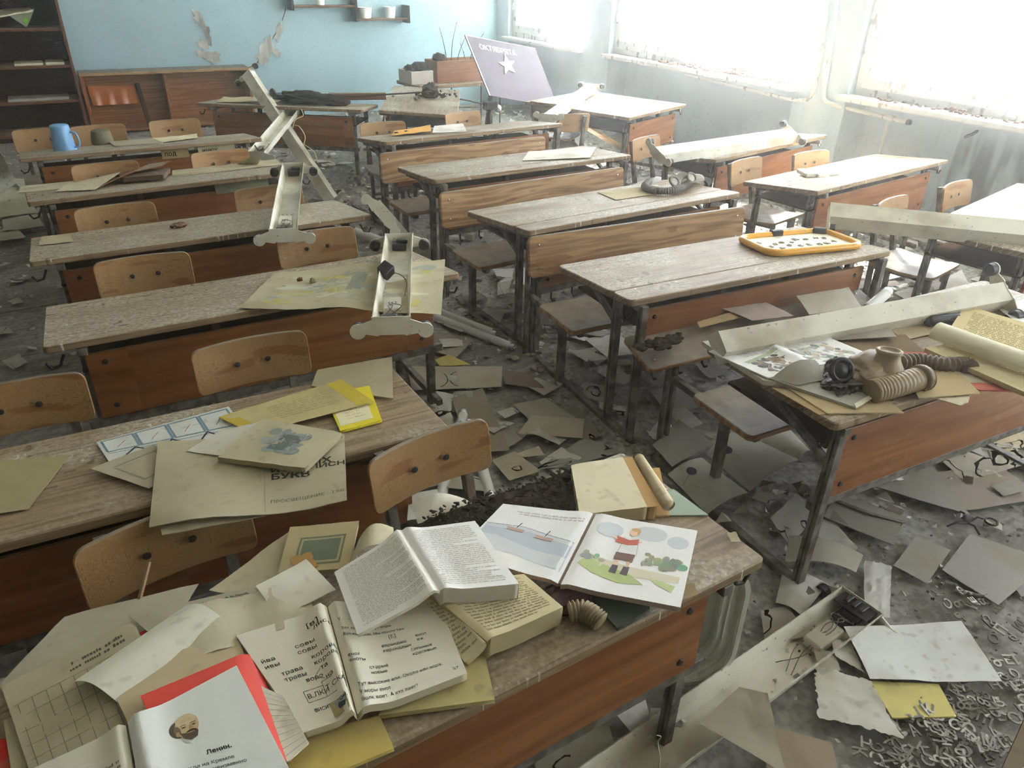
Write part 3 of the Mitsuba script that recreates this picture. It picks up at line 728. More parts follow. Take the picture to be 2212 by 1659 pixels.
def lean_card(name, label, P, col, t=0.003, cat='booklet', back=None):
    k = thing(name, label, cat)
    sh = Sheet(P, lambda u, v: 0.01 * np.sin(u * PI))
    put_sheet('leaf', sh, t, col, k, 'paper', 8, 6)
    return k, sh
flat_sheet('album', 'opened pale album lying across others on the upper bookcase shelf', 'album', [(-0.42, 8.08, 1.0), (-0.06, 8.1, 1.03), (-0.04, 7.88, 1.02), (-0.36, 7.86, 0.97)], CREAM, 0.012, crumple=0.01)
flat_sheet('album', 'pale album fallen open at the left on the upper bookcase shelf', 'album', [(-0.85, 8.08, 0.96), (-0.42, 8.1, 0.99), (-0.38, 7.86, 0.965), (-0.82, 7.86, 0.925)], CREAM, 0.014, crumple=0.01)
kk, sh = flat_sheet('picture_book', 'picture book with a green corner standing slanted on the upper bookcase shelf', 'book', [(-0.24, 7.93, 1.0), (-0.03, 7.93, 1.03), (-0.08, 7.87, 0.95), (-0.12, 7.86, 0.90)], s(150, 160, 130), 0.006)
pr = Print(sh); pr.poly([(sh.w * .3, sh.h * .05), (sh.w * .7, sh.h * .05), (sh.w * .62, sh.h * .4), (sh.w * .4, sh.h * .4)], s(120, 190, 60)); pr.build(kk)

# low open cupboard leaning at the wall
k = thing('cupboard', 'low brown doorless cupboard against the blue wall beside the bookcase', 'cupboard')
cx0, cx1, cy0, cy1 = 0.175, 1.63, 7.90, 8.15
put('top', mikit.ply(bx(cx0, cx1, cy0, cy1, 0.50, 0.525, 0.003), 'plywood'), k)
for x in (cx0, cx1 - 0.03): put('side', mikit.ply(bx(x, x + 0.03, cy0 + 0.002, cy1, 0, 0.499, 0.003), 'panel'), k)
put('back', mikit.ply(bx(cx0 + 0.03, cx1 - 0.03, cy1 - 0.02, cy1 - 0.008, 0.0, 0.499), 'panel'), k)
put('divider', mikit.ply(bx(0.86, 0.885, cy0 + 0.05, cy1 - 0.021, 0.0, 0.499, 0.002), 'panel'), k)
put('bottom', mikit.ply(bx(cx0 + 0.03, cx1 - 0.03, cy0 + 0.02, cy1 - 0.02, 0.02, 0.04), 'panel'), k)
kb = thing('batten', 'dark narrow batten leaning inside the low cupboard', 'batten')
put('strip', mikit.ply(tube([(0.66, 7.92, 0.042), (0.64, 8.10, 0.40)], 0.017, square=True), 'darkwood'), kb)
kf, sh = flat_sheet('varnished_sheet', 'crinkled glossy orange plywood sheet stuck in the low cupboard', 'board', [(0.225, 8.09, 0.40), (0.615, 8.09, 0.385), (0.61, 8.05, 0.235), (0.235, 8.05, 0.235)], s(170, 92, 40), 0.004, relief=lambda u, v: 0.008 * np.sin(u * 21) * (1 - v), nu=30, mtl='gloss')

# staggered wall shelf with pots
k = thing('wall_shelf', 'staggered dark wall shelf on the blue wall at the top', 'shelf')
ya, yb = 8.03, 8.195
put('upright', mikit.ply(bx(2.135, 2.16, ya, yb, 1.0, 1.32), 'darkwood'), k)
put('upright', mikit.ply(bx(2.775, 2.8, ya, yb, 0.895, 1.30), 'darkwood'), k)
put('upright', mikit.ply(bx(3.34, 3.365, ya, yb, 0.875, 1.04), 'darkwood'), k)
put('shelf_board', mikit.ply(bx(2.161, 2.774, ya, yb, 1.025, 1.043), 'edgewood'), k)
put('shelf_board', mikit.ply(bx(2.801, 3.339, ya, yb, 0.905, 0.923), 'edgewood'), k)
def pot(x, y, z, r, h, label, col, M=None):
    k = thing('flower_pot', label, 'pot')
    m = lathe([(0, 0), (r * 0.75, 0), (r * 0.8, 0.004), (r, h * 0.9), (r * 1.05, h * 0.92), (r * 1.05, h), (r * 0.95, h), (r * 0.85, h * 0.5), (0, h * 0.4)], 24)
    put('body', mikit.ply(m, 'plain', smooth=True, color=np.tile(col, (len(m[0]), 1))), k, (M if M is not None else np.eye(4)) @ move(x, y, z))
    so = moved(lathe([(0, 0.008), (r * 0.5, 0.006), (r * 0.86, 0)], 16), move(0, 0, h * 0.82))
    put('soil', mikit.ply(so, 'soil'), k, (M if M is not None else np.eye(4)) @ move(x, y, z))
    return k
pot(2.44, 8.1, 1.0435, 0.05, 0.10, 'white pot on the upper step of the wall shelf', WHITE)
pot(2.90, 8.1, 0.9235, 0.07, 0.10, 'left white pot on the lower step of the wall shelf', WHITE)
pot(3.17, 8.1, 0.9235, 0.06, 0.105, 'right white pot on the lower step of the wall shelf', WHITE)

# plant table with crates
NLp, NRp, FLp = np.array((2.7627, 6.4593, 0.48)), np.array((3.4066, 6.501, 0.48)), np.array((2.8044, 7.1624, 0.48))
ex = (NRp - NLp) / np.linalg.norm(NRp - NLp); ey = np.array([-ex[1], ex[0], 0]); 
MT = frame(NLp, ex, ey); W_, D_ = 0.95, 0.46
k = thing('plant_table', 'low grey plant table on thin legs in front of the blown out corner', 'table')
v, f = board(W_, D_, 0.03, 0.01, 0.003); put('top', mikit.ply((v + [0, 0, -0.03], f), 'desktop', uv=v[:, :2]), k, MT)
for x, y in ((0.22, 0.06), (W_ - 0.06, 0.06), (0.06, D_ - 0.05), (W_ - 0.06, D_ - 0.05), (0.36, 0.06)): put('leg', mikit.ply(tube([(x, y, -0.4795), (x, y, -0.03)], 0.0065, 6), 'iron'), k, MT)
def crate(name, label, x0, x1, y0, y1, h, mtl, M=MT, wall=0.016, fill=0.85, color=None):
    k = thing(name, label, 'box')
    kw = lambda m: {} if color is None else {'color': np.tile(color, (len(m[0]), 1))}
    for nm, m in (('side', bx(x0, x1, y0, y0 + wall, 0.001, h)), ('side', bx(x0, x1, y1 - wall, y1, 0.001, h)), ('end', bx(x0, x0 + wall, y0 + wall, y1 - wall, 0.001, h)), ('end', bx(x1 - wall, x1, y0 + wall, y1 - wall, 0.001, h)),
                  ('bottom', bx(x0 + wall, x1 - wall, y0 + wall, y1 - wall, 0.001, 0.015))):
        put(nm, mikit.ply(m, mtl, **kw(m)), k, M)
    xs, ys = np.meshgrid(np.linspace(x0 + wall, x1 - wall, 14), np.linspace(y0 + wall, y1 - wall, 10), indexing='ij')
    zz = h * fill + 0.02 * (meshkit.fbm(np.stack([xs * 30, ys * 30, zz0(xs)], -1), 3, 3) - 0.5)
    P = np.stack([xs, ys, zz], -1); N = np.zeros_like(P); N[..., 2] = 1
    v, f, uv = grid_solid(P, N, zz - 0.016)
    put('soil', mikit.ply((v, f), 'soil', smooth=40), k, M)
    return k
zz0 = lambda a: np.zeros_like(a)
crate('planter', 'long reddish brown wooden planter with dry twigs on the plant table', 0.24, 0.86, 0.10, 0.34, 0.185, 'panel')
crate('carton', 'small pale battered carton at the left of the plant table', -0.02, 0.20, 0.10, 0.36, 0.11, 'plain', color=s(196, 184, 172))
def clod(label, M, r, seed, sx=1, sy=1, sz=0.8, col='soil'):
    k = thing('root_ball', label, 'soil clod')
    put('clod', mikit.ply(blob(r, seed, sx, sy, sz, 3, 0.5, 2.5), col, smooth=True), k, M)
    return k
clod('grey clod of soil on the left end of the long planter', MT @ move(0.31, 0.2, 0.20), 0.055, 4)
pot_m = MT @ move(0.0, 0.0, 0.0)
clod('dark dome shaped clod at the left on the small carton', MT @ move(0.02, 0.2, 0.125), 0.055, 11, 1, 1, 0.6)
k = thing('bowl', 'dark grey bowl upside down on the small carton', 'bowl')
put('shell', mikit.ply(lathe([(0, 0.06), (0.05, 0.058), (0.078, 0.03), (0.085, 0), (0.08, 0), (0.07, 0.026), (0, 0.05)], 20), 'iron', smooth=40), k, MT @ move(0.13, 0.23, 0.112))
for i, (x, h, dx, dy) in enumerate(((0.40, 0.30, -0.05, 0.02), (0.44, 0.34, 0.10, 0.03), (0.50, 0.22, 0.07, -0.02), (0.60, 0.17, -0.03, 0.03), (0.63, 0.24, 0.16, 0.0))):
    k = thing('twig', 'dry bare twig sticking up from the long planter', 'twig', 'dry twigs in the planter')
    p = smooth_path([(x, 0.2, 0.15), (x + dx * 0.35, 0.2 + dy, 0.15 + h * 0.5), (x + dx, 0.2 + 2 * dy, 0.15 + h)], 4)
    put('stem', mikit.ply(tube(p, np.linspace(0.004, 0.0018, len(p)), 5), 'darkwood'), k, MT)

# honour board with star and lettering
QP = [(2.865, 5.75, 0.9465), (3.5167, 5.75, 0.8332), (3.6445, 5.55, 0.3839), (2.9794, 5.55, 0.5191)]
k = thing('honour_board', 'tilted pale grey display board with white lettering and a star', 'board')
sh = Sheet(QP)
v, f, uv = sh.solid(0.012, 2, 2)
put('panel', mikit.ply((v, f), 'plain', color=np.tile(s(112, 102, 110), (len(v), 1))), k)
pr = Print(sh, 0.0012)
for a, b, w in (((0, 0), (0, sh.h), 0.022), ((0, sh.h), (sh.w, sh.h), 0.012)): pr.line([a, b], w, s(236, 232, 228))
pr.build(k, 'white rim', 'rim')
pr = Print(sh, 0.001)
pr.text(sh.w * .14, sh.h * .80, 'ОКТЯБРЯТА', sh.h * .085, s(240, 238, 234), 1, True)
pr.build(k, 'white raised letters', 'lettering')
st = [(math.cos(PI / 2 + i * PI / 5 + 0.25) * (0.085 if i % 2 == 0 else 0.036), math.sin(PI / 2 + i * PI / 5 + 0.25) * (0.085 if i % 2 == 0 else 0.036)) for i in range(10)]
m = prism(Polygon(st), 0.01); nn = sh.n; e1 = (sh.Q[1] - sh.Q[0]) / sh.w; e1 /= np.linalg.norm(e1); e2 = np.cross(nn, e1)
put('star', mikit.ply(m, 'plain', color=np.tile(s(240, 238, 234), (len(m[0]), 1))), k, frame(sh.at(0.45, 0.60, 0.001), e1, e2, nn), label='white five pointed star')
for u in (0.05, 0.95):
    p = sh.at(u, 0.03, -0.012)
    put('foot', mikit.ply(tube([p + [0, 0.015, 0], (p[0], p[1] + 0.15, 0)], 0.012, square=True), 'darkwood'), k)

# metal stand at its foot, wire loop and rod
k = thing('metal_stand', 'small metal stand with a clamp and knob under the tilted display board', 'stand')
a = np.array((2.9878, 5.5389, 0.3)); b = np.array((2.9865, 5.5389, 0.4642))
put('column', mikit.ply(tube([(a[0], a[1], 0), b], 0.011, square=True), 'steel'), k)
put('clamp', mikit.ply(bx(b[0] - 0.06, b[0] + 0.05, b[1] - 0.03, b[1] + 0.03, b[2] - 0.05, b[2] + 0.01, 0.006), 'iron'), k)
put('knob', mikit.ply(moved(blob(0.03, 3, amp=0.0), move(b[0] + 0.07, b[1], b[2] - 0.05)), 'chrome', smooth=True), k)
put('foot', mikit.ply(bx(a[0] - 0.12, a[0] + 0.12, a[1] - 0.08, a[1] + 0.08, 0.012, 0.03), 'iron'), k)
lp = smooth_path([b + [-0.05, 0, -0.01], b + [-0.2, 0.1, 0.02], b + [-0.36, 0.16, 0.03], b + [-0.41, 0.14, 0.01], b + [-0.33, 0.06, -0.02], b + [-0.05, 0, -0.03]], 6)
put('wire_loop', mikit.ply(tube(lp, 0.006, 6), 'steel', smooth=True), k)
k = thing('pointer', 'long thin rod laid from the askew desk to the clod on the turned desk', 'rod')
put('rod', mikit.ply(rod((1.6214, 5.62, 0.5595), (2.4201, 5.4, 0.5952), 0.006, 6), 'darkwood', smooth=50), k)
p = (2.4895, 5.5999, 0.545)
clod('clod of dark roots and soil on the turned pale desk', move(p[0], p[1], 0.57), 0.06, 8, 1, 1, 1.0)
k = thing('soil_spill', 'spilled soil around the clod on the turned pale desk', 'soil'); labels[k]['kind'] = 'stuff'
r = random.Random(3); ms = []
for _ in range(160):
    a, q = r.uniform(0, 2 * PI), abs(r.gauss(0, 0.09))
    ms.append(moved(blob(r.uniform(0.004, 0.011), r.randint(0, 99), sub=1), move(p[0] + q * math.cos(a), p[1] + q * math.sin(a), 0.541)))
put('grains', mikit.ply(joined(*ms), 'soil'), k)

# things on the askew desk
MB_ = desk_frame(DESK['B']) @ move(0, 0, 0.541)
k = thing('rag', 'crumpled dark grey rag on the askew desk before the blue wall', 'rag')
v, f = blob(0.12, 17, 1.6, 0.8, 0.45, 4, 0.6, 3); v[:, 2] = np.maximum(v[:, 2], -0.02)
put('cloth', mikit.ply((v, f), 'soil', smooth=True), k, MB_ @ move(0.72, 0.2, 0.02))
k = thing('rag', 'small grey cloth lump right of the crumpled rag on the askew desk', 'rag')
v, f = blob(0.07, 21, 1.5, 0.9, 0.6, 3, 0.6, 3); put('cloth', mikit.ply((v, f), 'soil', smooth=True), k, MB_ @ move(0.93, 0.22, 0.01))
def slab_on(M, name, label, cat, x, y, w, d, yaw, col, t=0.001, lift=0.001, **kw):
    F = M @ move(x, y, lift) @ rot('z', yaw)
    Q = [xf(F, np.array(p)) for p in ((-w / 2, d / 2, 0), (w / 2, d / 2, 0), (w / 2, -d / 2, 0), (-w / 2, -d / 2, 0))]
    return flat_sheet(name, label, cat, Q, col, t, **kw)
slab_on(MB_, 'paper_sheet', 'yellowed sheet at the left end of the askew desk', 'paper', 0.22, 0.17, 0.24, 0.2, 12, OLD, crumple=0.01)
slab_on(MB_, 'paper_sheet', 'white sheet beside the leaning lamp on the askew desk', 'paper', 0.44, 0.2, 0.22, 0.18, -10, CREAM, crumple=0.012, lift=0.006)
k = thing('notebook', 'black notebook lying on the askew desk behind the leaning lamp', 'notebook')
put('cover', mikit.ply(bx(-0.09, 0.09, -0.06, 0.06, 0.012, 0.03, 0.003), 'black'), k, MB_ @ move(0.42, 0.32, 0) @ rot('z', 10))
k = thing('board', 'dark board lying on edge along the far rim of the askew desk', 'board')
put('slat', mikit.ply(bx(-0.2, 0.22, -0.012, 0.012, 0.0, 0.05, 0.004), 'edgewood'), k, MB_ @ move(1.03, 0.4, -0.002) @ rot('z', 20))

# ------------------------------------------------------------------ fallen fluorescent lamps
def u_section(w_top, w_base, h, t):
    return Polygon([(-w_top / 2, 0), (-w_base / 2, -h), (w_base / 2, -h), (w_top / 2, 0), (w_top / 2 - t, 0), (w_base / 2 - t, -h + t), (-w_base / 2 + t, -h + t), (-w_top / 2 + t, 0)])
ALONG = frame((0, 0, 0), (0, 1, 0), (0, 0, 1))          # prism z -> x, its x -> y, its y -> z
def lamp(P0, P1, label, up=(0, 0, 1), guts=True, w=0.10, h=0.048, holders=(1, 1, 1, 1), flip=False, roll=0.0):
    P0, P1 = np.asarray(P0, float), np.asarray(P1, float)
    L = np.linalg.norm(P1 - P0); ex = (P1 - P0) / L
    ez = np.asarray(up, float); ez = ez - ex * (ez @ ex); ez /= np.linalg.norm(ez); ey = np.cross(ez, ex)
    M = frame(P0, ex, ey, ez)
    if roll: M = M @ rot('x', roll)
    if flip: M = M @ move(0, 0, -h) @ rot('x', 180)
    k = thing('lamp_casing', label, 'lamp')
    put('trough', mikit.ply(moved(prism(u_section(w, w * 0.72, h, 0.0025), L), ALONG), 'enamel'), k, M)
    plate_ = Polygon([(-w / 2 - 0.002, 0.001), (-w * 0.36, -h - 0.002), (w * 0.36, -h - 0.002), (w / 2 + 0.002, 0.001)])
    for e, x in ((0, -0.003), (1, L)):
        ek = put('end_plate', mikit.ply(moved(prism(plate_, 0.003), move(x, 0, 0) @ ALONG), 'enamel'), k, M)
        for sgn in (-1, 1):
            if not holders[e * 2 + (sgn > 0)]: continue
            c = (sgn * (w * 0.5 + 0.038), -h * 0.82)
            ear = unary_union([Point(c).buffer(0.021, 10), Polygon([(sgn * w * 0.47, -h * 0.2), (sgn * w * 0.37, -h - 0.002), c, (c[0], c[1] + 0.014)]).buffer(0.003)])
            put('ear', mikit.ply(moved(prism(ear, 0.004), move(x - 0.0005, 0, 0) @ ALONG), 'enamel'), ek, M)
            inside = 0.004 if e == 0 else -0.024
            cyl = lathe([(0, 0), (0.019, 0), (0.019, 0.02), (0.012, 0.02), (0.011, 0.016), (0, 0.016)], 16)
            cyl = moved(cyl, move(x + (0.004 if e == 0 else -0.0005), c[0], c[1]) @ frame((0, 0, 0), (0, 1, 0), (0, 0, 1)) @ (np.diag([1, 1, 1 if e == 0 else -1, 1])))
            put('holder', mikit.ply(cyl, 'black', smooth=40), ek, M)
    if guts:
        b = -h + 0.004
        put('ballast', mikit.ply(bx(0.10, 0.20, -0.022, 0.026, b, b + 0.030, 0.004), 'enamel'), k, M)
        put('terminal', mikit.ply(joined(bx(0.02, 0.075, -0.028, 0.02, b, b + 0.022, 0.003), bx(0.03, 0.05, -0.015, 0.03, b + 0.018, b + 0.034, 0.003)), 'black'), k, M)
        put('terminal', mikit.ply(joined(bx(L - 0.07, L - 0.02, -0.025, 0.025, b, b + 0.024, 0.003), bx(L - 0.05, L - 0.03, -0.03, 0.01, b + 0.02, b + 0.034, 0.003)), 'black'), k, M)
        for i, (y0, y1) in enumerate(((-0.02, 0.012), (0.01, -0.024), (0.024, 0.0))):
            p = smooth_path([(0.06, y0, b + 0.022), (0.09, y1, b + 0.04), (0.13, y0 * 0.5, b + 0.036), (0.22, y1 * 0.8, b + 0.012), (0.3, y0, b + 0.004)], 5)
            put('wire', mikit.ply(tube(p, 0.0012, 5), 'steel'), k, M)
    return k, M

PC0 = np.array((0.6158, 1.68, 0.628)); PC1 = np.array((0.9517, 2.4589, 0.5738))
k, M = lamp(PC0, PC1, 'open lamp trough lying over the painted sheet with its eared end toward the camera')
put('starter_box', mikit.ply(bx(-0.02, 0.02, -0.02, 0.02, -0.02, 0.02, 0.003), 'black'), k, M @ move(0.42, 0.03, -0.004) @ rot('y', 50) @ rot('x', 40))
p = smooth_path([(0.42, 0.02, -0.01), (0.36, -0.015, 0.0), (0.30, -0.035, -0.005), (0.22, -0.03, -0.02)], 6)
put('red_wire', mikit.ply(tube(p, 0.0015, 5), 'edgewood'), k, M)
lamp((0.5834, 2.64, 0.5921), (0.8682, 3.5462, 0.6069), 'open lamp trough hanging over a dusty desk, meeting a second long casing')
k, M = lamp((1.4065, 4.8585, 0.025), (1.1701, 5.8293, 0.7251), 'long lamp casing propped steeply from the floor against the askew desk', up=(-0.6, -0.75, 0.3), flip=True)
put('starter_box', mikit.ply(bx(-0.025, 0.025, -0.016, 0.016, -0.016, 0.016, 0.003), 'black'), k, M @ move(0.98, 0.078, 0.0))
for i, q in enumerate(([(0.50, 0.05, 0), (0.55, 0.09, 0.01), (0.62, 0.10, -0.01), (0.68, 0.07, 0.02)], [(0.66, 0.05, 0), (0.70, 0.10, 0.01), (0.68, 0.16, 0.01), (0.72, 0.18, 0)], [(0.50, 0.055, 0), (0.40, 0.085, 0.0), (0.32, 0.06, 0)])):
    put('wire', mikit.ply(tube(smooth_path(q, 6), 0.003, 5), 'plain', color=np.tile(s(214, 200, 150), (len(tube(smooth_path(q, 6), 0.003, 5)[0]), 1))), k, M, label='loose yellowish wire')
lamp((0.9314, 4.66, 0.4353), (1.4941, 5.7147, 0.5405), 'open lamp trough slanting up from the mug desk behind the propped casing', up=(-0.35, -0.6, 0.7))
lamp((1.55, 3.5667, 0.03), (1.0289, 2.7649, 0.5738), 'lamp trough leaning from the aisle floor behind the painted sheet', up=(0.5, -0.4, 0.75), guts=False)
lamp((2.8278, 4.4215, 0.56), (3.7426, 5.2273, 0.6069), 'white lamp casing rising toward the square glaring table', flip=True, guts=False)
lamp((2.657, 3.0645, 0.6), (3.7649, 3.1512, 0.6), 'white lamp casing laid along the desk by the window pier', flip=True, guts=False, roll=25)
a, b = np.array((2.598, 1.9164, 0.6)), np.array((3.0789, 1.4148, 0.6)); d = (b - a) / np.linalg.norm(b - a)
lamp(a, a + d * 1.22, 'long grey lamp casing running out of the picture at right over a desk corner', flip=True, guts=False, roll=35, holders=(0, 1, 0, 1), h=0.06)
lamp((2.3574, 1.0626, 0.605), (1.3432, 1.2158, 0.595), 'long white lamp casing on the red brown desk behind the newspapers', flip=True, guts=False, roll=-40, h=0.052, w=0.085, holders=(1, 1, 0, 0))
k, M = lamp((1.4614, 0.725, 0.06), np.array((1.4614, 0.725, 0.06)) + 1.2 * (np.array((0.7053, 0.6558, 0.055)) - np.array((1.4614, 0.725, 0.06))) / np.linalg.norm(np.array((0.7053, 0.6558, 0.055)) - np.array((1.4614, 0.725, 0.06))), 'open lamp trough on the floor beside the nearest desk with a dark connector end', w=0.115, h=0.055)
put('socket_plate', mikit.ply(bx(0.0, 0.05, -0.045, 0.045, -0.012, -0.006), 'iron'), k, M)
for y in (-0.02, 0.0, 0.02): put('contact', mikit.ply(bx(0.008, 0.04, y - 0.007, y + 0.006, -0.006, 0.004), 'black'), k, M)

def tube_lamp(a, b, label, r=0.018):
    a, b = np.asarray(a, float), np.asarray(b, float); L = np.linalg.norm(b - a); d = (b - a) / L
    k = thing('fluorescent_tube', label, 'tube')
    ref = np.array([0, 0, 1.0]) if abs(d[2]) < 0.9 else np.array([1.0, 0, 0])
    ey = np.cross(ref, d); ey /= np.linalg.norm(ey); M = frame(a, ey, np.cross(d, ey), d)
    put('glass', mikit.ply(lathe([(r * 0.97, 0.022), (r, 0.03), (r, L - 0.03), (r * 0.97, L - 0.022)], 16), 'tubeglass', smooth=True), k, M)
    for z0, sg in ((0.022, -1), (L - 0.022, 1)):
        m = moved(lathe([(r * 0.98, 0), (r * 0.98, 0.016), (r * 0.8, 0.022), (0, 0.022)], 16), move(0, 0, z0) @ np.diag([1, 1, sg, 1]))
        c = put('cap', mikit.ply(m, 'chrome', smooth=40), k, M)
        for y in (-0.006, 0.006): put('pin', mikit.ply(moved(rod((0, 0, 0.02), (0, 0, 0.029), 0.0015, 6), move(y, 0, z0) @ np.diag([1, 1, sg, 1])), 'chrome'), c, M)
    return k
tube_lamp((1.4277, 2.4182, 0.02), (1.2086, 2.9805, 0.02), 'white tube on the aisle floor, nearer of a pair beside the painted sheet')
tube_lamp((1.4225, 2.5681, 0.02), (1.2462, 3.0407, 0.02), 'white tube on the aisle floor, farther of a pair beside the painted sheet')
tube_lamp((1.0071, 2.0531, 0.02), (0.6612, 1.555, 0.02), 'white tube on the floor passing left behind the near chair back')
tube_lamp((0.9896, 1.9849, 0.02), (0.8541, 1.561, 0.02), 'white tube on the floor passing right behind the near chair back')
tube_lamp((0.5482, 3.0355, 0.33), (0.6891, 2.8423, 0.31), 'bluish white tube sticking out under the chair at left centre')
tube_lamp((1.2975, 4.2357, 0.04), (1.4323, 3.8318, 0.04), 'grey dusty tube lying on the floor behind the painted sheet', 0.025)
tube_lamp((2.528, 1.5346, 0.4), (2.3682, 1.5069, 0.36), 'tube end with two pin holes propped behind the long white casing', 0.02)

# ------------------------------------------------------------------ books and papers on the nearest desk
YELLOWED, BEIGE, PALE, DULL = s(202, 194, 164), s(186, 176, 148), s(222, 216, 194), s(172, 166, 144)
def paper(name, label, Q, col, t=0.0008, cat='paper', **kw):
    return flat_sheet(name, label, cat, Q, col, t, **kw)

def book_block(name, parent, Q, t, col, relief=None, nu=18, nv=8, mtl='clean_paper', edge=None, shade=None, crumple=0.0):
    sh = Sheet(Q, relief, crumple)
    def sd(uv, c):
        m = len(uv)
        if edge is not None:
            c = c.copy(); top = nu * nv
            c[2 * top:] = edge
        return shade(uv, c) if shade else c
    put_sheet('page_block' if name is None else name, sh, t, col, parent, mtl, nu, nv, shade=sd)
    return sh
def spine_l(h=0.010, w=0.16): return lambda u, v: h * (np.exp(-((1 - u - 0.06) / w) ** 2) - np.exp(-((1 - u) / 0.035) ** 2) * 0.8)
def spine_r(h=0.010, w=0.16): return lambda u, v: h * (np.exp(-((u - 0.06) / w) ** 2) - np.exp(-((u) / 0.035) ** 2) * 0.8)

# bottom layer
paper('folder_sheet', 'wide pale folder sheet lying farthest left on the heap of papers', ((-0.18, 1.0508, 0.5323), (0.0143, 1.0266, 0.5333), (-0.0714, 0.8983, 0.5352), (-0.2692, 0.9494, 0.5334)), DULL, crumple=0.006)
paper('folder_sheet', 'edge of a worn stack of sheets at the lower left corner', ((-0.2576, 0.8847, 0.5354), (-0.2242, 0.885, 0.5354), (-0.1856, 0.6962, 0.5433), (-0.238, 0.7259, 0.5423)), BEIGE, t=0.006, crumple=0.004)
paper('red_cover', 'red cover peeping out at the very lower left corner', ((-0.2937, 0.875, 0.5317), (-0.2559, 0.8575, 0.5322), (-0.2302, 0.752, 0.5355), (-0.2737, 0.7633, 0.5351)), s(196, 52, 48), t=0.002)
k, sh = paper('ledger_sheet', 'greyish ledger sheet with a ruled grid left of the portrait book', ((-0.259, 0.9399, 0.5397), (-0.0864, 0.9828, 0.5405), (-0.0553, 0.7539, 0.5476), (-0.214, 0.7258, 0.5463)), s(172, 164, 136), crumple=0.008)
pr = Print(sh); g = s(120, 116, 100)
for i in range(9): pr.line([(sh.w * (.06 + .1 * i), sh.h * .04), (sh.w * (.06 + .1 * i), sh.h * .78)], 0.0009, g)
for i in range(7): pr.line([(sh.w * .03, sh.h * (.78 - .12 * i)), (sh.w * .97, sh.h * (.78 - .12 * i))], 0.0009, g)
pr.body(sh.w * .45, sh.h * .82, sh.w * .9, sh.h * .92, 2, s(90, 88, 80), 3); pr.build(k)
paper('red_sliver', 'small crimson page corner between the cream sheets', ((-0.0826, 0.953, 0.5425), (-0.0339, 0.9663, 0.5421), (-0.0261, 0.9455, 0.5427), (-0.0737, 0.9293, 0.5432)), s(180, 44, 60))
k, sh = paper('printed_sheet', 'pale printed sheet at the far rim of the heap, left of the framed cover', ((-0.0923, 0.9937, 0.5442), (0.087, 0.9616, 0.5454), (0.1099, 0.9134, 0.5469), (-0.0711, 0.9474, 0.5456)), DULL, crumple=0.006)
pr = Print(sh); pr.body(sh.w * .55, sh.h * .2, sh.w * .95, sh.h * .8, 4, s(96, 92, 84), 5); pr.build(k)
paper('long_sheet', 'long tan sheet sloping up behind the blank white leaf', ((0.0257, 1.0007, 0.5341), (0.1921, 1.0875, 0.5356), (0.2218, 0.965, 0.5394), (0.0911, 0.9378, 0.5361)), BEIGE, crumple=0.007)
k, sh = paper('old_cover', 'old tan book cover with a grey green framed panel', ((0.1796, 1.0751, 0.55), (0.2917, 1.0287, 0.5535), (0.2351, 0.9231, 0.5547), (0.1309, 0.9715, 0.5491)), s(178, 164, 126), t=0.008, crumple=0.004)
pr = Print(sh); W_, H_ = sh.w, sh.h
pr.poly(sbox(W_ * .2, H_ * .12, W_ * .86, H_ * .72), s(112, 118, 92)); pr.poly(sbox(W_ * .23, H_ * .16, W_ * .83, H_ * .68), s(160, 152, 118), 1); pr.poly(sbox(W_ * .26, H_ * .2, W_ * .8, H_ * .64), s(106, 116, 96), 2); pr.build(k, 'grey green framed panel')
paper('rolled_leaf', 'rolled yellowish leaf behind the thick white book', ((0.2753, 0.9852, 0.5528), (0.3399, 0.985, 0.5529), (0.3137, 0.9162, 0.575), (0.2361, 0.9263, 0.5546)), YELLOWED, relief=lambda u, v: 0.02 * np.sin(u * PI))
paper('torn_leaf', 'frayed orange brown leaf stub beside the framed cover', ((0.1538, 0.9987, 0.5523), (0.1933, 0.9914, 0.5566), (0.1942, 0.9474, 0.5559), (0.1591, 0.9607, 0.5535)), s(176, 140, 86), jag=0.15)
paper('cream_spread', 'large cream magazine spread across the middle of the heap', ((-0.0157, 0.9616, 0.5493), (0.1605, 0.9203, 0.5527), (0.1584, 0.8296, 0.5575), (-0.043, 0.8522, 0.5526)), s(200, 194, 168), crumple=0.006, relief=lambda u, v: 0.008 * np.sin(u * PI * 2) ** 2)
paper('rolled_sheet', 'white sheet rolled into a long fold left of the cream spread', ((-0.169, 0.8903, 0.5553), (-0.0115, 0.9615, 0.5573), (0.0339, 0.9029, 0.5591), (-0.1207, 0.8248, 0.5574)), s(216, 213, 194), relief=lambda u, v: 0.016 * np.sin(v * PI), nv=12)
k, sh = paper('beige_page', 'plain beige page under the red folder and the primer', ((-0.1314, 0.8835, 0.5556), (0.0446, 0.8655, 0.5563), (0.0489, 0.7444, 0.558), (-0.1078, 0.7673, 0.5572)), s(196, 180, 146), crumple=0.006)
pr = Print(sh); pr.line([(sh.w * .05, sh.h * 1.0), (sh.w * .3, sh.h * .98)], 0.003, s(110, 150, 110)); pr.build(k)
k, sh = paper('blank_leaf', 'blank white leaf lying beside the thick white book', ((0.0919, 0.9495, 0.5577), (0.1791, 0.9689, 0.5592), (0.2004, 0.8776, 0.5621), (0.1053, 0.8659, 0.5603)), s(226, 222, 204), crumple=0.006)
k = thing('stick', 'thin pale stick standing against the left chair of the nearest desk', 'stick')
put('rod', mikit.ply(tube([(-0.0763, 1.0344, 0.531), (-0.0485, 1.0755, 0.5697)], 0.004, 6), 'plywood'), k)

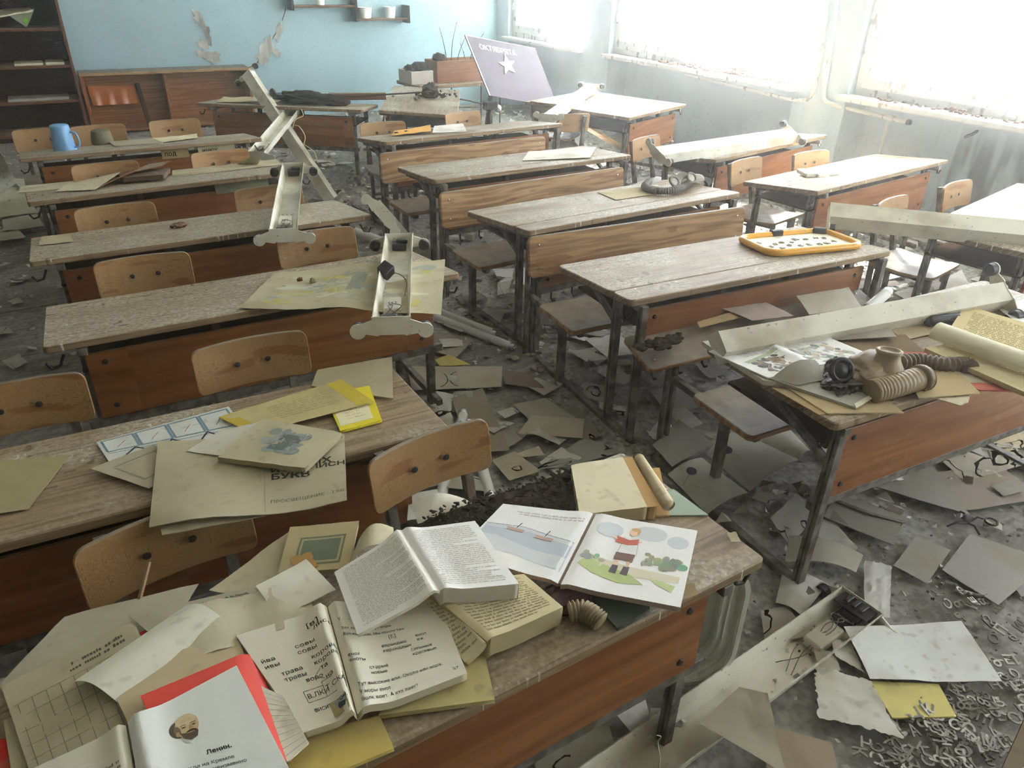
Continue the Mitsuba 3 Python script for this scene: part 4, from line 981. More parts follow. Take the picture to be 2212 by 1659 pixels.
# yellow covers and primer
paper('yellow_cover', 'mustard yellow exercise book under the left part of the primer', ((0.0515, 0.6733, 0.5442), (0.1833, 0.6445, 0.5452), (0.1818, 0.5889, 0.5469), (0.0568, 0.5954, 0.5466)), s(206, 184, 104), t=0.006)
paper('yellow_cover', 'pale yellow booklet under the right page of the primer', ((0.279, 0.7767, 0.5452), (0.3555, 0.668, 0.5487), (0.3302, 0.5886, 0.5491), (0.1818, 0.6436, 0.5472)), s(204, 190, 130), t=0.008)
k = thing('primer', 'open primer with large widely spaced words and syllables', 'book')
shl = book_block('left_page', k, ((0.0429, 0.8591, 0.5625), (0.1756, 0.8447, 0.5671), (0.1518, 0.6416, 0.5693), (0.0841, 0.6532, 0.5649)), 0.012, s(226, 221, 202), spine_l(0.014), edge=s(196, 188, 160))
shr = book_block('right_page', k, ((0.1768, 0.844, 0.5671), (0.3331, 0.7877, 0.565), (0.3096, 0.6324, 0.5677), (0.1528, 0.641, 0.5693)), 0.014, s(224, 219, 200), spine_r(0.012), edge=s(196, 188, 160))
INK = s(46, 44, 44)
for sh, R in ((shl, [(.70, .84, '[в]', .075), (.78, .80, 'лисицы', .06), (.55, .80, '', .05), (.50, .70, 'совы', .06), (.50, .64, 'совы', .06), (.06, .66, 'йва', .06), (.06, .60, 'ивы', .06), (.20, .50, 'трава', .06), (.20, .44, 'травы', .06), (.64, .56, 'коровы', .06), (.64, .50, 'корова', .06), (.45, .38, 'воро', .06), (.70, .44, 'та', .06), (.72, .35, 'на', .06),
                         (.36, .24, 'В.ЛКИ', .065), (.66, .26, 'Т.СКАЛА', .065), (.36, .12, 'висит ивой.', .06)]),
              (shr, [(.05, .80, 'у . . .', .05), (.06, .70, 'Вот кирпичи. Тут норы', .042), (.06, .64, 'Вот корабли. Мы нашли там.', .042), (.44, .575, '[Е]', .06), (.36, .50, 'карандаш', .05), (.36, .45, 'карандаши', .05), (.68, .54, 'енот', .05), (.68, .49, 'еж', .05), (.05, .44, 'енот', .05), (.05, .39, 'еноты', .05), (.60, .40, 'сильные', .05), (.60, .35, 'красивые', .05),
                     (.20, .31, 'старые', .05), (.20, .26, 'новые', .05), (.06, .17, 'Тут высокие ели. Около ели нора.', .048), (.06, .105, 'У норы енот.', .048), (.06, .045, 'Волк воет. А кто лает?', .048), (.90, .08, '57', .04)])):
    pr = Print(sh)
    for x, y, t, h in R:
        if t: pr.text(sh.w * x, sh.h * y, t, sh.h * h * 0.62, INK)
    if sh is shl:
        for q in ((.34, .21, .64, .31), (.64, .21, .97, .34)):
            b = [(sh.w * q[0], sh.h * q[1]), (sh.w * q[2], sh.h * q[1]), (sh.w * q[2], sh.h * q[3]), (sh.w * q[0], sh.h * q[3]), (sh.w * q[0], sh.h * q[1])]
            pr.line(b, 0.0007, INK)
        pr.line([(sh.w * .58, sh.h * .40), (sh.w * .69, sh.h * .455)], 0.0006, INK); pr.line([(sh.w * .58, sh.h * .40), (sh.w * .71, sh.h * .36)], 0.0006, INK)
        x0, y0, w_, h_ = sh.w * .62, sh.h * .03, sh.w * .30, sh.h * .12
        pr.poly(sbox(x0, y0, x0 + w_, y0 + h_), s(176, 166, 120)); pr.poly(sbox(x0 + w_ * .05, y0 + h_ * .45, x0 + w_ * .95, y0 + h_ * .9), s(150, 158, 160), 1)
        pr.poly(Polygon([(x0 + w_ * .1, y0 + h_ * .4), (x0 + w_ * .5, y0 + h_ * .75), (x0 + w_ * .9, y0 + h_ * .55), (x0 + w_ * .8, y0 + h_ * .3)]), s(70, 84, 84), 2)
    pr.build(k)

# portrait book, red folder, lined notebook
k, sh = paper('lined_leaf', 'lined notebook leaf sticking out from under the red folder', ((0.0502, 0.7574, 0.5636), (0.0761, 0.7202, 0.5648), (0.0863, 0.6359, 0.5654), (0.0552, 0.6226, 0.5658)), s(220, 216, 198), t=0.003)
pr = Print(sh)
for i in range(11): pr.line([(0.001, sh.h * (.06 + .085 * i)), (sh.w * .98, sh.h * (.06 + .085 * i))], 0.0007, s(160, 158, 150))
pr.build(k)
paper('red_folder', 'bright red folder under the portrait book', ((-0.0908, 0.8081, 0.5699), (0.062, 0.8153, 0.5699), (0.0613, 0.6245, 0.5737), (-0.0604, 0.6349, 0.5733)), s(222, 72, 58), t=0.0015, relief=lambda u, v: -0.012 * np.clip((u - 0.86) / 0.14, 0, 1) ** 2, mtl='plain')
k = thing('portrait_book', 'open book with a printed portrait of a bearded bald man', 'book')
shr = book_block('right_page', k, ((-0.1081, 0.7614, 0.5814), (0.0315, 0.7876, 0.5807), (0.0567, 0.5778, 0.5852), (-0.1041, 0.629, 0.5834)), 0.008, s(218, 220, 212), spine_r(0.010), edge=s(190, 184, 164))
shl = book_block('left_page', k, ((-0.2154, 0.7567, 0.5734), (-0.1108, 0.76, 0.5794), (-0.1071, 0.6321, 0.5813), (-0.2065, 0.6562, 0.5765)), 0.008, s(212, 208, 188), spine_l(0.008), edge=s(190, 184, 164))
pr = Print(shr); W_, H_ = shr.w, shr.h
def ell(cx, cy, rx, ry, a=0): return affinity.translate(affinity.rotate(affinity.scale(Point(0, 0).buffer(1, 12), rx, ry), a, origin=(0, 0)), cx, cy)
hx, hy, q = W_ * .43, H_ * .68, H_ * .14
SK = [(s(196, 172, 134)), s(206, 186, 150), s(170, 142, 106)]
HR, BD = s(92, 80, 66), s(96, 82, 68)
pr.poly(ell(hx - q * .42, hy - q * .02, q * .48, q * .60), HR, 0)
pr.poly(ell(hx + q * .02, hy + q * .05, q * .62, q * .80, -8), SK[0], 1)
pr.poly(ell(hx + q * .02, hy + q * .44, q * .52, q * .40, -6), SK[1], 2)
pr.poly(ell(hx - q * .50, hy - q * .10, q * .16, q * .34, 8), s(120, 104, 84), 2)
pr.poly(ell(hx - q * .52, hy - q * .36, q * .10, q * .18), SK[2], 3)
pr.poly(Polygon([(hx - q * .44, hy - q * .30), (hx - q * .30, hy - q * .72), (hx + q * .05, hy - q * .98), (hx + q * .38, hy - q * .86), (hx + q * .50, hy - q * .50), (hx + q * .40, hy - q * .40), (hx + q * .16, hy - q * .52), (hx - q * .14, hy - q * .44)]), BD, 3)
pr.poly(Polygon([(hx - q * .18, hy - q * .44), (hx + q * .05, hy - q * .30), (hx + q * .20, hy - q * .27), (hx + q * .36, hy - q * .32), (hx + q * .48, hy - q * .46), (hx + q * .30, hy - q * .42), (hx + q * .12, hy - q * .42)]), s(78, 64, 52), 4)
pr.poly(ell(hx + q * .20, hy - q * .50, q * .13, q * .035), s(164, 116, 96), 5)
pr.poly(Polygon([(hx + q * .16, hy + q * .10), (hx + q * .32, hy - q * .20), (hx + q * .24, hy - q * .25), (hx + q * .08, hy - q * .24), (hx + q * .10, hy - q * .1)]), SK[2], 3)
for ex_, rr_ in ((-.16, .13), (.36, .11)):
    pr.poly(ell(hx + q * ex_, hy - q * .02, q * rr_ * 1.1, q * .07), s(160, 132, 100), 3); pr.poly(ell(hx + q * ex_, hy - q * .03, q * rr_ * .7, q * .03), s(70, 58, 50), 4)
    pr.line([(hx + q * (ex_ - .16), hy + q * .10), (hx + q * ex_, hy + q * .15), (hx + q * (ex_ + .14), hy + q * .11)], q * .045, s(104, 88, 70), 4)
for yy in (.34, .46): pr.line([(hx - q * .25, hy + q * yy), (hx + q * .1, hy + q * (yy + .03)), (hx + q * .36, hy + q * yy)], q * .02, SK[2], 4)
pr.poly(Polygon([(hx - q * .46, hy - q * .62), (hx - q * .20, hy - q * .90), (hx + q * .02, hy - q * 1.22), (hx - q * .26, hy - q * 1.05)]), s(186, 184, 174), 1)
pr.text(W_ * .50, H_ * .37, 'Ленин.', H_ * .038, INK, 1, True)
for i, t in enumerate(('Будет всегда на Кремле', 'стоять гордо и неизменно', 'Родной на всей земле', 'людей всех «Ленин».', 'Простой первый класс,', 'учебник начала.')):
    pr.text(W_ * (.14 + .03 * (i % 2)), H_ * (.28 - .055 * i), t, H_ * .030, INK)
pr.build(k)
pr = Print(shl); pr.body(shl.w * .3, shl.h * .3, shl.w * .9, shl.h * .6, 5, s(120, 116, 106), 9); pr.build(k)

# yellowed thick book and white thick book
k = thing('thick_book', 'thick yellowed book open under the white book', 'book')
shr = book_block('right_page', k, ((0.315, 0.8118, 0.5782), (0.4724, 0.7522, 0.5782), (0.4886, 0.6626, 0.579), (0.3545, 0.6577, 0.581)), 0.036, s(214, 202, 162), spine_r(0.004), edge=s(176, 162, 124))
shl = book_block('left_page', k, ((0.3088, 0.7991, 0.5646), (0.3362, 0.7801, 0.5732), (0.3534, 0.6585, 0.579), (0.3181, 0.6568, 0.559)), 0.012, s(214, 204, 168), spine_l(0.004), edge=s(186, 172, 134))
pr = Print(shr); pr.body(shr.w * .1, shr.h * .08, shr.w * .93, shr.h * .92, 17, s(150, 138, 110), 11); pr.build(k)
pr = Print(shl); pr.body(shl.w * .1, shl.h * .08, shl.w * .9, shl.h * .9, 14, s(150, 138, 110), 12); pr.build(k)
put('spine', mikit.ply(tube([(0.3711, 0.6856, 0.5421), (0.357, 0.6595, 0.5779)], 0.004, 6), 'edgewood'), k)
k = thing('white_book', 'thick bright white book lying open over the other books', 'book')
shr = book_block('right_page', k, ((0.3276, 0.9088, 0.6093), (0.4475, 0.8764, 0.6064), (0.4377, 0.7104, 0.6095), (0.3241, 0.7516, 0.6121)), 0.030, s(246, 245, 240), spine_r(0.006), edge=s(206, 200, 184))
shl = book_block('left_page', k, ((0.2058, 0.8974, 0.5815), (0.3276, 0.9088, 0.6093), (0.3241, 0.7516, 0.6121), (0.1943, 0.7547, 0.5859)), 0.006, s(244, 242, 234), spine_l(0.008), edge=s(200, 194, 174))
pr = Print(shr); pr.body(shr.w * .1, shr.h * .06, shr.w * .9, shr.h * .95, 30, s(196, 192, 182), 13); pr.build(k)
pr = Print(shl); pr.body(shl.w * .1, shl.h * .06, shl.w * .92, shl.h * .95, 36, s(186, 182, 170), 14); pr.build(k)
put('cover', mikit.ply(grid_solid(*(lambda P: (P, np.broadcast_to(shr.n, P.shape)))(quad_at(((0.3401, 0.9352, 0.5779), (0.4648, 0.8994, 0.5752), (0.4512, 0.7263, 0.5785), (0.3311, 0.7686, 0.5811)), *np.meshgrid([0, 1.0], [0, 1.0], indexing='ij'))), 0.003)[:2], 'plain', color=np.tile(s(190, 182, 160), (16, 1))), k)

# picture book
k = thing('picture_book', 'open picture book with ships at sea and a child reading in a meadow', 'book')
shl = book_block('left_page', k, ((0.5384, 0.9392, 0.5645), (0.6642, 0.8311, 0.57), (0.5127, 0.7136, 0.5714), (0.4061, 0.8664, 0.5626)), 0.008, s(245, 244, 242), spine_l(0.004), edge=s(176, 150, 132))
shr = book_block('right_page', k, ((0.6678, 0.8275, 0.5701), (0.7993, 0.7042, 0.572), (0.6511, 0.5789, 0.5737), (0.5154, 0.7097, 0.5715)), 0.010, s(245, 243, 240), spine_r(0.004), edge=s(180, 160, 146))
put('gutter', mikit.ply(tube([(0.6696, 0.8336, 0.5639), (0.5166, 0.715, 0.5654)], 0.004, 6), 'plain', color=np.tile(s(120, 112, 96), (len(tube([(0, 0, 0), (0, 1, 0)], 0.004, 6)[0]), 1))), k)
pr = Print(shl); W_, H_ = shl.w, shl.h
pr.poly(Polygon([(W_ * .02, H_ * .60), (W_ * .40, H_ * .63), (W_ * .97, H_ * .52), (W_ * .97, H_ * .12), (W_ * .5, H_ * .2), (W_ * .03, H_ * .2)]), s(218, 222, 226), 0)
pr.poly(Polygon([(W_ * .03, H_ * .55), (W_ * .5, H_ * .57), (W_ * .97, H_ * .46), (W_ * .97, H_ * .30), (W_ * .6, H_ * .33), (W_ * .2, H_ * .42), (W_ * .03, H_ * .42)]), s(202, 208, 218), 1)
pr.line([(W_ * .02, H_ * .60), (W_ * .40, H_ * .635), (W_ * .97, H_ * .52)], 0.0012, s(150, 150, 158), 2)
for x, y in ((.34, .60), (.66, .55)):
    pr.poly(Polygon([(W_ * (x - .10), H_ * y), (W_ * (x + .10), H_ * (y - .02)), (W_ * (x + .09), H_ * (y - .06)), (W_ * (x - .08), H_ * (y - .05))]), s(206, 180, 166), 3)
    pr.line([(W_ * x, H_ * y), (W_ * (x + .02), H_ * (y + .09))], 0.0016, s(70, 70, 78), 3); pr.line([(W_ * (x - .1), H_ * (y - .05)), (W_ * (x + .09), H_ * (y - .065))], 0.0012, s(120, 120, 130), 4)
pr.body(W_ * .22, H_ * .82, W_ * .96, H_ * .90, 2, s(190, 186, 180), 21); pr.build(k, 'printed ships on blue water')
pr = Print(shr); W_, H_ = shr.w, shr.h
pr.poly(ell(W_ * .2, H_ * .80, W_ * .13, H_ * .1), s(214, 218, 222)); pr.poly(ell(W_ * .58, H_ * .84, W_ * .16, H_ * .1), s(218, 220, 222)); pr.poly(ell(W_ * .85, H_ * .78, W_ * .1, H_ * .08), s(216, 219, 222))
pr.poly(Polygon([(W_ * .06, H_ * .44), (W_ * .5, H_ * .36), (W_ * .94, H_ * .34), (W_ * .94, H_ * .26), (W_ * .5, H_ * .24), (W_ * .1, H_ * .33)]), s(226, 218, 194), 0)
pr.poly(Polygon([(W_ * .1, H_ * .38), (W_ * .05, H_ * .28), (W_ * .2, H_ * .2), (W_ * .45, H_ * .14), (W_ * .66, H_ * .17), (W_ * .52, H_ * .27)]), s(194, 206, 148), 1)
pr.poly(Polygon([(W_ * .68, H_ * .28), (W_ * .92, H_ * .22), (W_ * .9, H_ * .14), (W_ * .76, H_ * .2)]), s(206, 214, 164), 1)
r = random.Random(4)
for x0, y0, nx, rx, col in ((.08, .42, 9, .05, (166, 178, 160)), (.60, .50, 12, .045, (170, 174, 148)), (.78, .48, 16, .06, (150, 162, 142))):
    for i in range(nx): pr.poly(ell(W_ * (x0 + r.uniform(0, .16)), H_ * (y0 + r.uniform(-.07, .06)), W_ * rx * r.uniform(.4, .9), H_ * rx * r.uniform(.4, .8)), s(*[c + r.randint(-16, 20) for c in col]), 2)
bx_ = W_ * .42
pr.poly(Polygon([(bx_ - W_ * .075, H_ * .50), (bx_ - W_ * .06, H_ * .74), (bx_ + W_ * .075, H_ * .74), (bx_ + W_ * .10, H_ * .50)]), s(238, 236, 232), 3)
pr.line([(bx_ - W_ * .075, H_ * .50), (bx_ - W_ * .06, H_ * .74)], 0.0008, s(170, 166, 164), 4); pr.line([(bx_ + W_ * .10, H_ * .50), (bx_ + W_ * .075, H_ * .74)], 0.0008, s(170, 166, 164), 4)
pr.poly(ell(bx_ + W_ * .012, H_ * .82, W_ * .042, H_ * .055), s(240, 206, 178), 4); pr.poly(ell(bx_ + W_ * .02, H_ * .858, W_ * .045, H_ * .028), s(214, 176, 134), 5); pr.poly(ell(bx_ + W_ * .052, H_ * .83, W_ * .014, H_ * .035), s(206, 168, 128), 5)
pr.poly(Polygon([(bx_ - W_ * .13, H_ * .655), (bx_ - W_ * .01, H_ * .63), (bx_ + W_ * .08, H_ * .655), (bx_ + W_ * .075, H_ * .735), (bx_ - W_ * .01, H_ * .705), (bx_ - W_ * .125, H_ * .735)]), s(206, 122, 108), 5)
pr.line([(bx_ - W_ * .12, H_ * .69), (bx_ - W_ * .155, H_ * .715)], W_ * .018, s(240, 206, 178), 6); pr.line([(bx_ + W_ * .08, H_ * .69), (bx_ + W_ * .11, H_ * .70)], W_ * .018, s(240, 206, 178), 6)
pr.poly(Polygon([(bx_ - W_ * .085, H_ * .52), (bx_ + W_ * .09, H_ * .52), (bx_ + W_ * .085, H_ * .41), (bx_ + W_ * .01, H_ * .43), (bx_ - W_ * .085, H_ * .42)]), s(142, 118, 112), 5)
for x in (-.05, .05):
    pr.line([(bx_ + W_ * x, H_ * .42), (bx_ + W_ * (x + .005), H_ * .33)], W_ * .032, s(238, 206, 182), 4)
    pr.poly(Polygon([(bx_ + W_ * (x - .025), H_ * .35), (bx_ + W_ * (x + .028), H_ * .35), (bx_ + W_ * (x + .03), H_ * .245), (bx_ + W_ * (x - .035), H_ * .255)]), s(112, 106, 112), 5)
pr.build(k, 'printed child with a red book in a meadow')
paper('green_notebook', 'dark green notebook under the right page of the picture book', ((0.5579, 0.718, 0.5453), (0.6578, 0.6617, 0.5471), (0.6262, 0.6176, 0.5465), (0.5568, 0.6113, 0.5466)), s(64, 72, 58), t=0.006, mtl='plain')
k = thing('ribbed_hose', 'crumpled ribbed pale hose end between the thick book and the green notebook', 'hose')
p = smooth_path([(0.5055, 0.67, 0.5527), (0.5254, 0.661, 0.555), (0.5338, 0.6429, 0.5556), (0.5392, 0.6278, 0.5521)], 12)
q_ = 46; t_ = np.linspace(0, len(p) - 1, q_); p = np.stack([np.interp(t_, np.arange(len(p)), p[:, i]) for i in range(3)], 1)
m = tube(p, 0.015 + 0.002 * np.where((np.arange(q_) // 2) % 2, 1, -1), 14)
put('tube', mikit.ply(m, 'plain', smooth=True, color=np.tile(s(150, 134, 104), (len(m[0]), 1))), k)
k = thing('rag', 'dark wine coloured rag under the gutter of the picture book', 'rag')
v, f = blob(0.035, 31, 1.6, 0.8, 0.45, 3, 0.6, 3); put('cloth', mikit.ply((v, f), 'plain', smooth=True, color=np.tile(s(70, 40, 44), (len(v), 1))), k, move(*(0.5242, 0.7054, 0.5437)))

# far right corner of the desk: closed book, folder, glass, soil
k = thing('pale_book', 'closed pale book with its spine split off on the far right desk corner', 'book')
book_block('page_block', k, ((0.7198, 0.986, 0.5592), (0.8281, 0.9578, 0.5602), (0.7692, 0.8056, 0.5628), (0.6476, 0.8488, 0.5614)), 0.030, s(226, 216, 186), edge=s(170, 156, 120), crumple=0.004, mtl='paper')
book_block('back_board', k, ((0.8281, 0.9578, 0.5602), (0.8486, 0.9521, 0.5604), (0.7884, 0.7997, 0.563), (0.7692, 0.8056, 0.5628)), 0.030, s(196, 160, 110), edge=s(160, 130, 90), nu=4)
put('spine', mikit.ply(tube([(0.862, 0.9469, 0.5546), (0.8112, 0.7944, 0.5592)], (0.011, 0.013), 10), 'paper', smooth=True, color=np.tile(s(204, 190, 158), (22, 1))), k, label='cream spine split from its cover')
paper('tan_folder', 'tan folder under the pale closed book', ((0.8649, 0.9392, 0.5328), (0.9005, 0.9231, 0.5333), (0.8177, 0.7935, 0.5352), (0.7792, 0.8103, 0.5347)), s(190, 156, 106), t=0.004)
paper('green_glass', 'sheet of greenish glass at the far right desk corner', ((0.8571, 0.8551, 0.5334), (0.8784, 0.8537, 0.5334), (0.883, 0.7596, 0.5343), (0.8133, 0.7972, 0.5331)), s(140, 158, 140), t=0.004, mtl='gloss')
k = thing('soil_heap', 'heap of dark soil and rotted leaves along the far rim of the nearest desk', 'soil'); labels[k]['kind'] = 'stuff'
SQ = ((0.378, 1.0052, 0.5223), (0.7489, 1.0135, 0.5224), (0.6813, 0.8787, 0.5265), (0.4492, 0.9277, 0.5247))
sq = Sheet(SQ); n_, m_ = 60, 26
u, v = np.meshgrid(np.linspace(0, 1, n_), np.linspace(0, 1, m_), indexing='ij')
hh = np.clip(np.minimum(np.minimum(u, 1 - u) * 8, np.minimum(v, 1 - v) * 4), 0, 1) ** 0.7
P = sq.at(u, v); ns_ = meshkit.fbm(P * 60, 4, 3); lift = hh * (0.012 + 0.028 * ns_ ** 1.3)
P = P + np.array([0, 0, 1.0]) * lift[..., None]; N = np.zeros_like(P); N[..., 2] = 1
vv, ff, uv = grid_solid(P, N, lift + 0.0005); put('heap', mikit.ply((vv, ff), 'soil', smooth=50), k)
r = random.Random(12); ms = []
for _ in range(520):
    q = sq.at(r.uniform(.02, .98), r.uniform(.05, .95), 0.014 + r.uniform(0, .014)); ms.append(moved(blob(r.uniform(.0012, .0045), r.randint(0, 99), 1.6, .8, .5, 1, .5), move(*q) @ rot('z', r.uniform(0, 360))))
put('crumbs', mikit.ply(joined(*ms), 'soil'), k)
paper('curled_paper', 'white curled paper behind the soil heap, nearer the left chair', ((0.4079, 1.0651, 0.5205), (0.5066, 1.0333, 0.5216), (0.5016, 0.9895, 0.5429), (0.3929, 0.9968, 0.5226)), s(224, 220, 206), relief=lambda u, v: 0.02 * np.sin(u * PI) * v, seed=4)
paper('plaster_flake', 'small pale flake of plaster near the right end of the nearest desk', ((0.8732, 0.7031, 0.5361), (0.8873, 0.6927, 0.5404), (0.8795, 0.6701, 0.5371), (0.8645, 0.6799, 0.5358)), s(206, 196, 170), crumple=0.006, jag=0.1)
paper('paper_fold', 'folded paper strip at the near rim right of the picture book', ((0.7154, 0.6412, 0.5378), (0.7312, 0.6299, 0.5402), (0.722, 0.6104, 0.5388), (0.6918, 0.6142, 0.5376)), s(176, 158, 122), crumple=0.003)

# ------------------------------------------------------------------ papers on the left row
k, sh = paper('clock_chart', 'white chart of blue framed clock faces at the far rim of the left desk', ((-0.1045, 1.5973, 0.5119), (0.1768, 1.6199, 0.5108), (0.1954, 1.3429, 0.5343), (-0.077, 1.4394, 0.5244)), s(206, 208, 200), t=0.002)
pr = Print(sh); W_, H_ = sh.w, sh.h; BL_, DK_, RD_ = s(120, 142, 150), s(74, 76, 84), s(176, 96, 90)
for i in range(4):
    x0 = W_ * (.03 + .24 * i); pr.poly(sbox(x0, H_ * .62, x0 + W_ * .22, H_ * .96).exterior.buffer(0.0024), BL_); pr.line([(x0 + W_ * .08, H_ * .70), (x0 + W_ * .15, H_ * .84)], 0.0014, RD_)
for i in range(3):
    cx, cy = W_ * (.22 + .26 * i), H_ * .36
    pr.poly(Polygon([(cx - W_ * .13, cy), (cx, cy + H_ * .24), (cx + W_ * .13, cy), (cx, cy - H_ * .24)]).exterior.buffer(0.0022), DK_, 1); pr.line([(cx, cy), (cx + W_ * .03, cy + H_ * .1)], 0.0014, RD_)
for i in range(2): pr.line([(W_ * .03, H_ * (.56 - .5 * i)), (W_ * .9, H_ * (.56 - .5 * i))], 0.002, BL_)
pr.build(k, 'printed clock faces in blue frames')
k, sh = paper('faded_chart', 'faded greyish chart pointing left under the clock chart', ((-0.1203, 1.4676, 0.528), (0.0045, 1.5014, 0.5264), (0.0467, 1.3732, 0.5361), (-0.0251, 1.3291, 0.5384)), s(176, 168, 144), crumple=0.004)
pr = Print(sh); pr.poly(sbox(sh.w * .2, sh.h * .2, sh.w * .9, sh.h * .8).exterior.buffer(0.002), s(140, 134, 118)); pr.build(k)
paper('under_flap', 'lower cream flap hanging just below the big folder sheet', ((-0.0197, 1.3216, 0.5371), (0.196, 1.228, 0.545), (0.148, 1.1245, 0.5527), (-0.0216, 1.1611, 0.55)), s(196, 186, 154), t=0.0015, crumple=0.003)
k, sh = paper('folder_sheet', 'big cream folder sheet with dark lettering hanging over the desk rim', ((0.0121, 1.5012, 0.5324), (0.362, 1.3208, 0.5498), (0.2852, 1.0713, 0.5692), (-0.0385, 1.1846, 0.5559)), s(182, 174, 146), t=0.0016, crumple=0.004, nu=20, nv=16, relief=lambda u, v: 0.006 * np.sin(u * 7) * (1 - v))
pr = Print(sh); W_, H_ = sh.w, sh.h; DI = s(70, 66, 60)
pr.text(W_ * .80, H_ * .56, 'ЫХ', H_ * .075, DI, 1, True); pr.text(W_ * .60, H_ * .50, 'И ПРОПИСН', H_ * .060, DI, 1, True); pr.text(W_ * .60, H_ * .40, 'БУКВ', H_ * .075, DI, 1, True)
pr.text(W_ * .60, H_ * .12, 'ПРОСВЕЩЕНИЕ · 1987', H_ * .034, s(110, 104, 92)); pr.line([(W_ * .575, H_ * .02), (W_ * .57, H_ * .62)], 0.0010, s(150, 142, 118)); pr.build(k)
paper('pale_leaf', 'pale blank leaf between the big folder sheet and the stained book', ((0.1364, 1.4721, 0.5407), (0.2209, 1.4606, 0.5434), (0.1329, 1.3406, 0.5528), (0.0571, 1.4197, 0.5438)), s(206, 202, 184), crumple=0.003)
k = thing('stained_book', 'worn thin book with a blue grey stained picture lying askew on the folder sheet', 'book')
sh = book_block('page_block', k, ((0.221, 1.4433, 0.5591), (0.3487, 1.2928, 0.5725), (0.2448, 1.1977, 0.5777), (0.1072, 1.3376, 0.5633)), 0.011, s(190, 182, 152), edge=s(160, 150, 120), mtl='paper', crumple=0.005)
pr = Print(sh); W_, H_ = sh.w, sh.h; r = random.Random(2)
for i in range(26): pr.poly(ell(W_ * r.uniform(.3, .72), H_ * r.uniform(.3, .78), W_ * r.uniform(.03, .09), H_ * r.uniform(.04, .10), r.uniform(0, 180)), s(*(np.array((140, 146, 140)) + r.randint(-14, 14))), 0)
for i in range(9): pr.poly(sbox(W_ * r.uniform(.4, .7), H_ * r.uniform(.3, .7), W_ * r.uniform(.5, .74), H_ * r.uniform(.4, .72)), s(110, 118, 112), 1)
pr.build(k)
k, sh = paper('yellow_sheet', 'long beige sheet with yellow ends across the left desk', ((0.1448, 1.5644, 0.52), (0.4477, 1.6091, 0.5188), (0.4751, 1.4454, 0.5318), (0.1943, 1.4453, 0.5289)), s(190, 176, 128), crumple=0.003)
pr = Print(sh); pr.poly(sbox(0.001, 0.001, sh.w * .10, sh.h * .99), s(186, 166, 70)); pr.poly(sbox(sh.w * .86, 0.001, sh.w * .998, sh.h * .99), s(196, 178, 74)); pr.body(sh.w * .3, sh.h * .25, sh.w * .8, sh.h * .8, 7, s(170, 154, 112), 6); pr.build(k)
k, sh = paper('yellow_booklet', 'bright yellow booklet with a white text panel at the right of the left desk', ((0.3899, 1.5647, 0.5171), (0.4996, 1.5489, 0.5181), (0.4611, 1.3605, 0.5347), (0.3641, 1.3593, 0.5352)), s(220, 204, 64), t=0.006, mtl='clean_paper')
pr = Print(sh); pr.poly(sbox(sh.w * .05, sh.h * .1, sh.w * .82, sh.h * .62), s(226, 220, 178)); pr.body(sh.w * .25, sh.h * .2, sh.w * .7, sh.h * .55, 5, s(190, 128, 104), 7); pr.build(k)
paper('grey_card', 'greyish beige card at the far right corner of the left desk', ((0.4192, 1.7208, 0.4985), (0.6159, 1.6935, 0.5023), (0.5228, 1.4499, 0.5252), (0.3784, 1.6342, 0.5057)), s(176, 166, 136), t=0.002, crumple=0.004)
paper('stained_sheet', 'yellow stained sheet at the very left of the left desk', ((-0.3341, 1.64, 0.5068), (-0.1571, 1.5619, 0.5134), (-0.2275, 1.3791, 0.5306), (-0.339, 1.4058, 0.5285)), s(160, 150, 112), crumple=0.003)
k, sh = paper('painted_sheet', 'broad stained sheet with yellow and blue washes under the open lamp trough', ((0.4942, 2.4538, 0.4995), (1.0334, 2.2419, 0.531), (0.7533, 1.6693, 0.6082), (0.3112, 2.1148, 0.542)), s(186, 178, 150), crumple=0.006, nu=26, nv=12, relief=lambda u, v: 0.012 * np.exp(-((u - .52) / .12) ** 2))
pr = Print(sh); W_, H_ = sh.w, sh.h; r = random.Random(9)
for c, n_ in (((196, 192, 166), 20), ((176, 176, 160), 16), ((186, 176, 110), 14), ((160, 164, 152), 10)):
    for i in range(n_): pr.poly(ell(W_ * r.uniform(.1, .9), H_ * r.uniform(.15, .85), W_ * r.uniform(.03, .10), H_ * r.uniform(.02, .07), r.uniform(-20, 20)), s(*(np.array(c) + r.randint(-10, 10))), 0)
pr.poly(sbox(W_ * .50, H_ * .35, W_ * .58, H_ * .75), s(150, 152, 140), 1); pr.build(k)
k = thing('pebble', 'small dark pebble left of another on the stained painted sheet', 'stone'); put('stone', mikit.ply(blob(0.009, 3), 'edgewood', smooth=True), k, move(*(0.5377, 2.292, 0.5287)))
k = thing('pebble', 'small pale pebble right of another on the stained painted sheet', 'stone'); put('stone', mikit.ply(blob(0.011, 5), 'debris', smooth=True, color=np.tile(s(150, 142, 120), (len(blob(0.011, 5)[0]), 1))), k, move(*(0.5659, 2.2411, 0.5354)))
k = thing('plaster_lump', 'small lump of plaster on the dusty desk below the album desk', 'plaster'); put('lump', mikit.ply(blob(0.02, 8, 1.4, 1, .7, 3, .6), 'edgewood', smooth=True), k, move(*(0.2859, 3.087, 0.5182)))
paper('paper_scrap', 'flat dusty paper scrap near the left end of the dusty desk', ((-0.1856, 3.2396, 0.4945), (-0.0924, 3.2182, 0.4983), (-0.0797, 3.0555, 0.5164), (-0.192, 3.0722, 0.5142)), s(180, 170, 140), crumple=0.004)

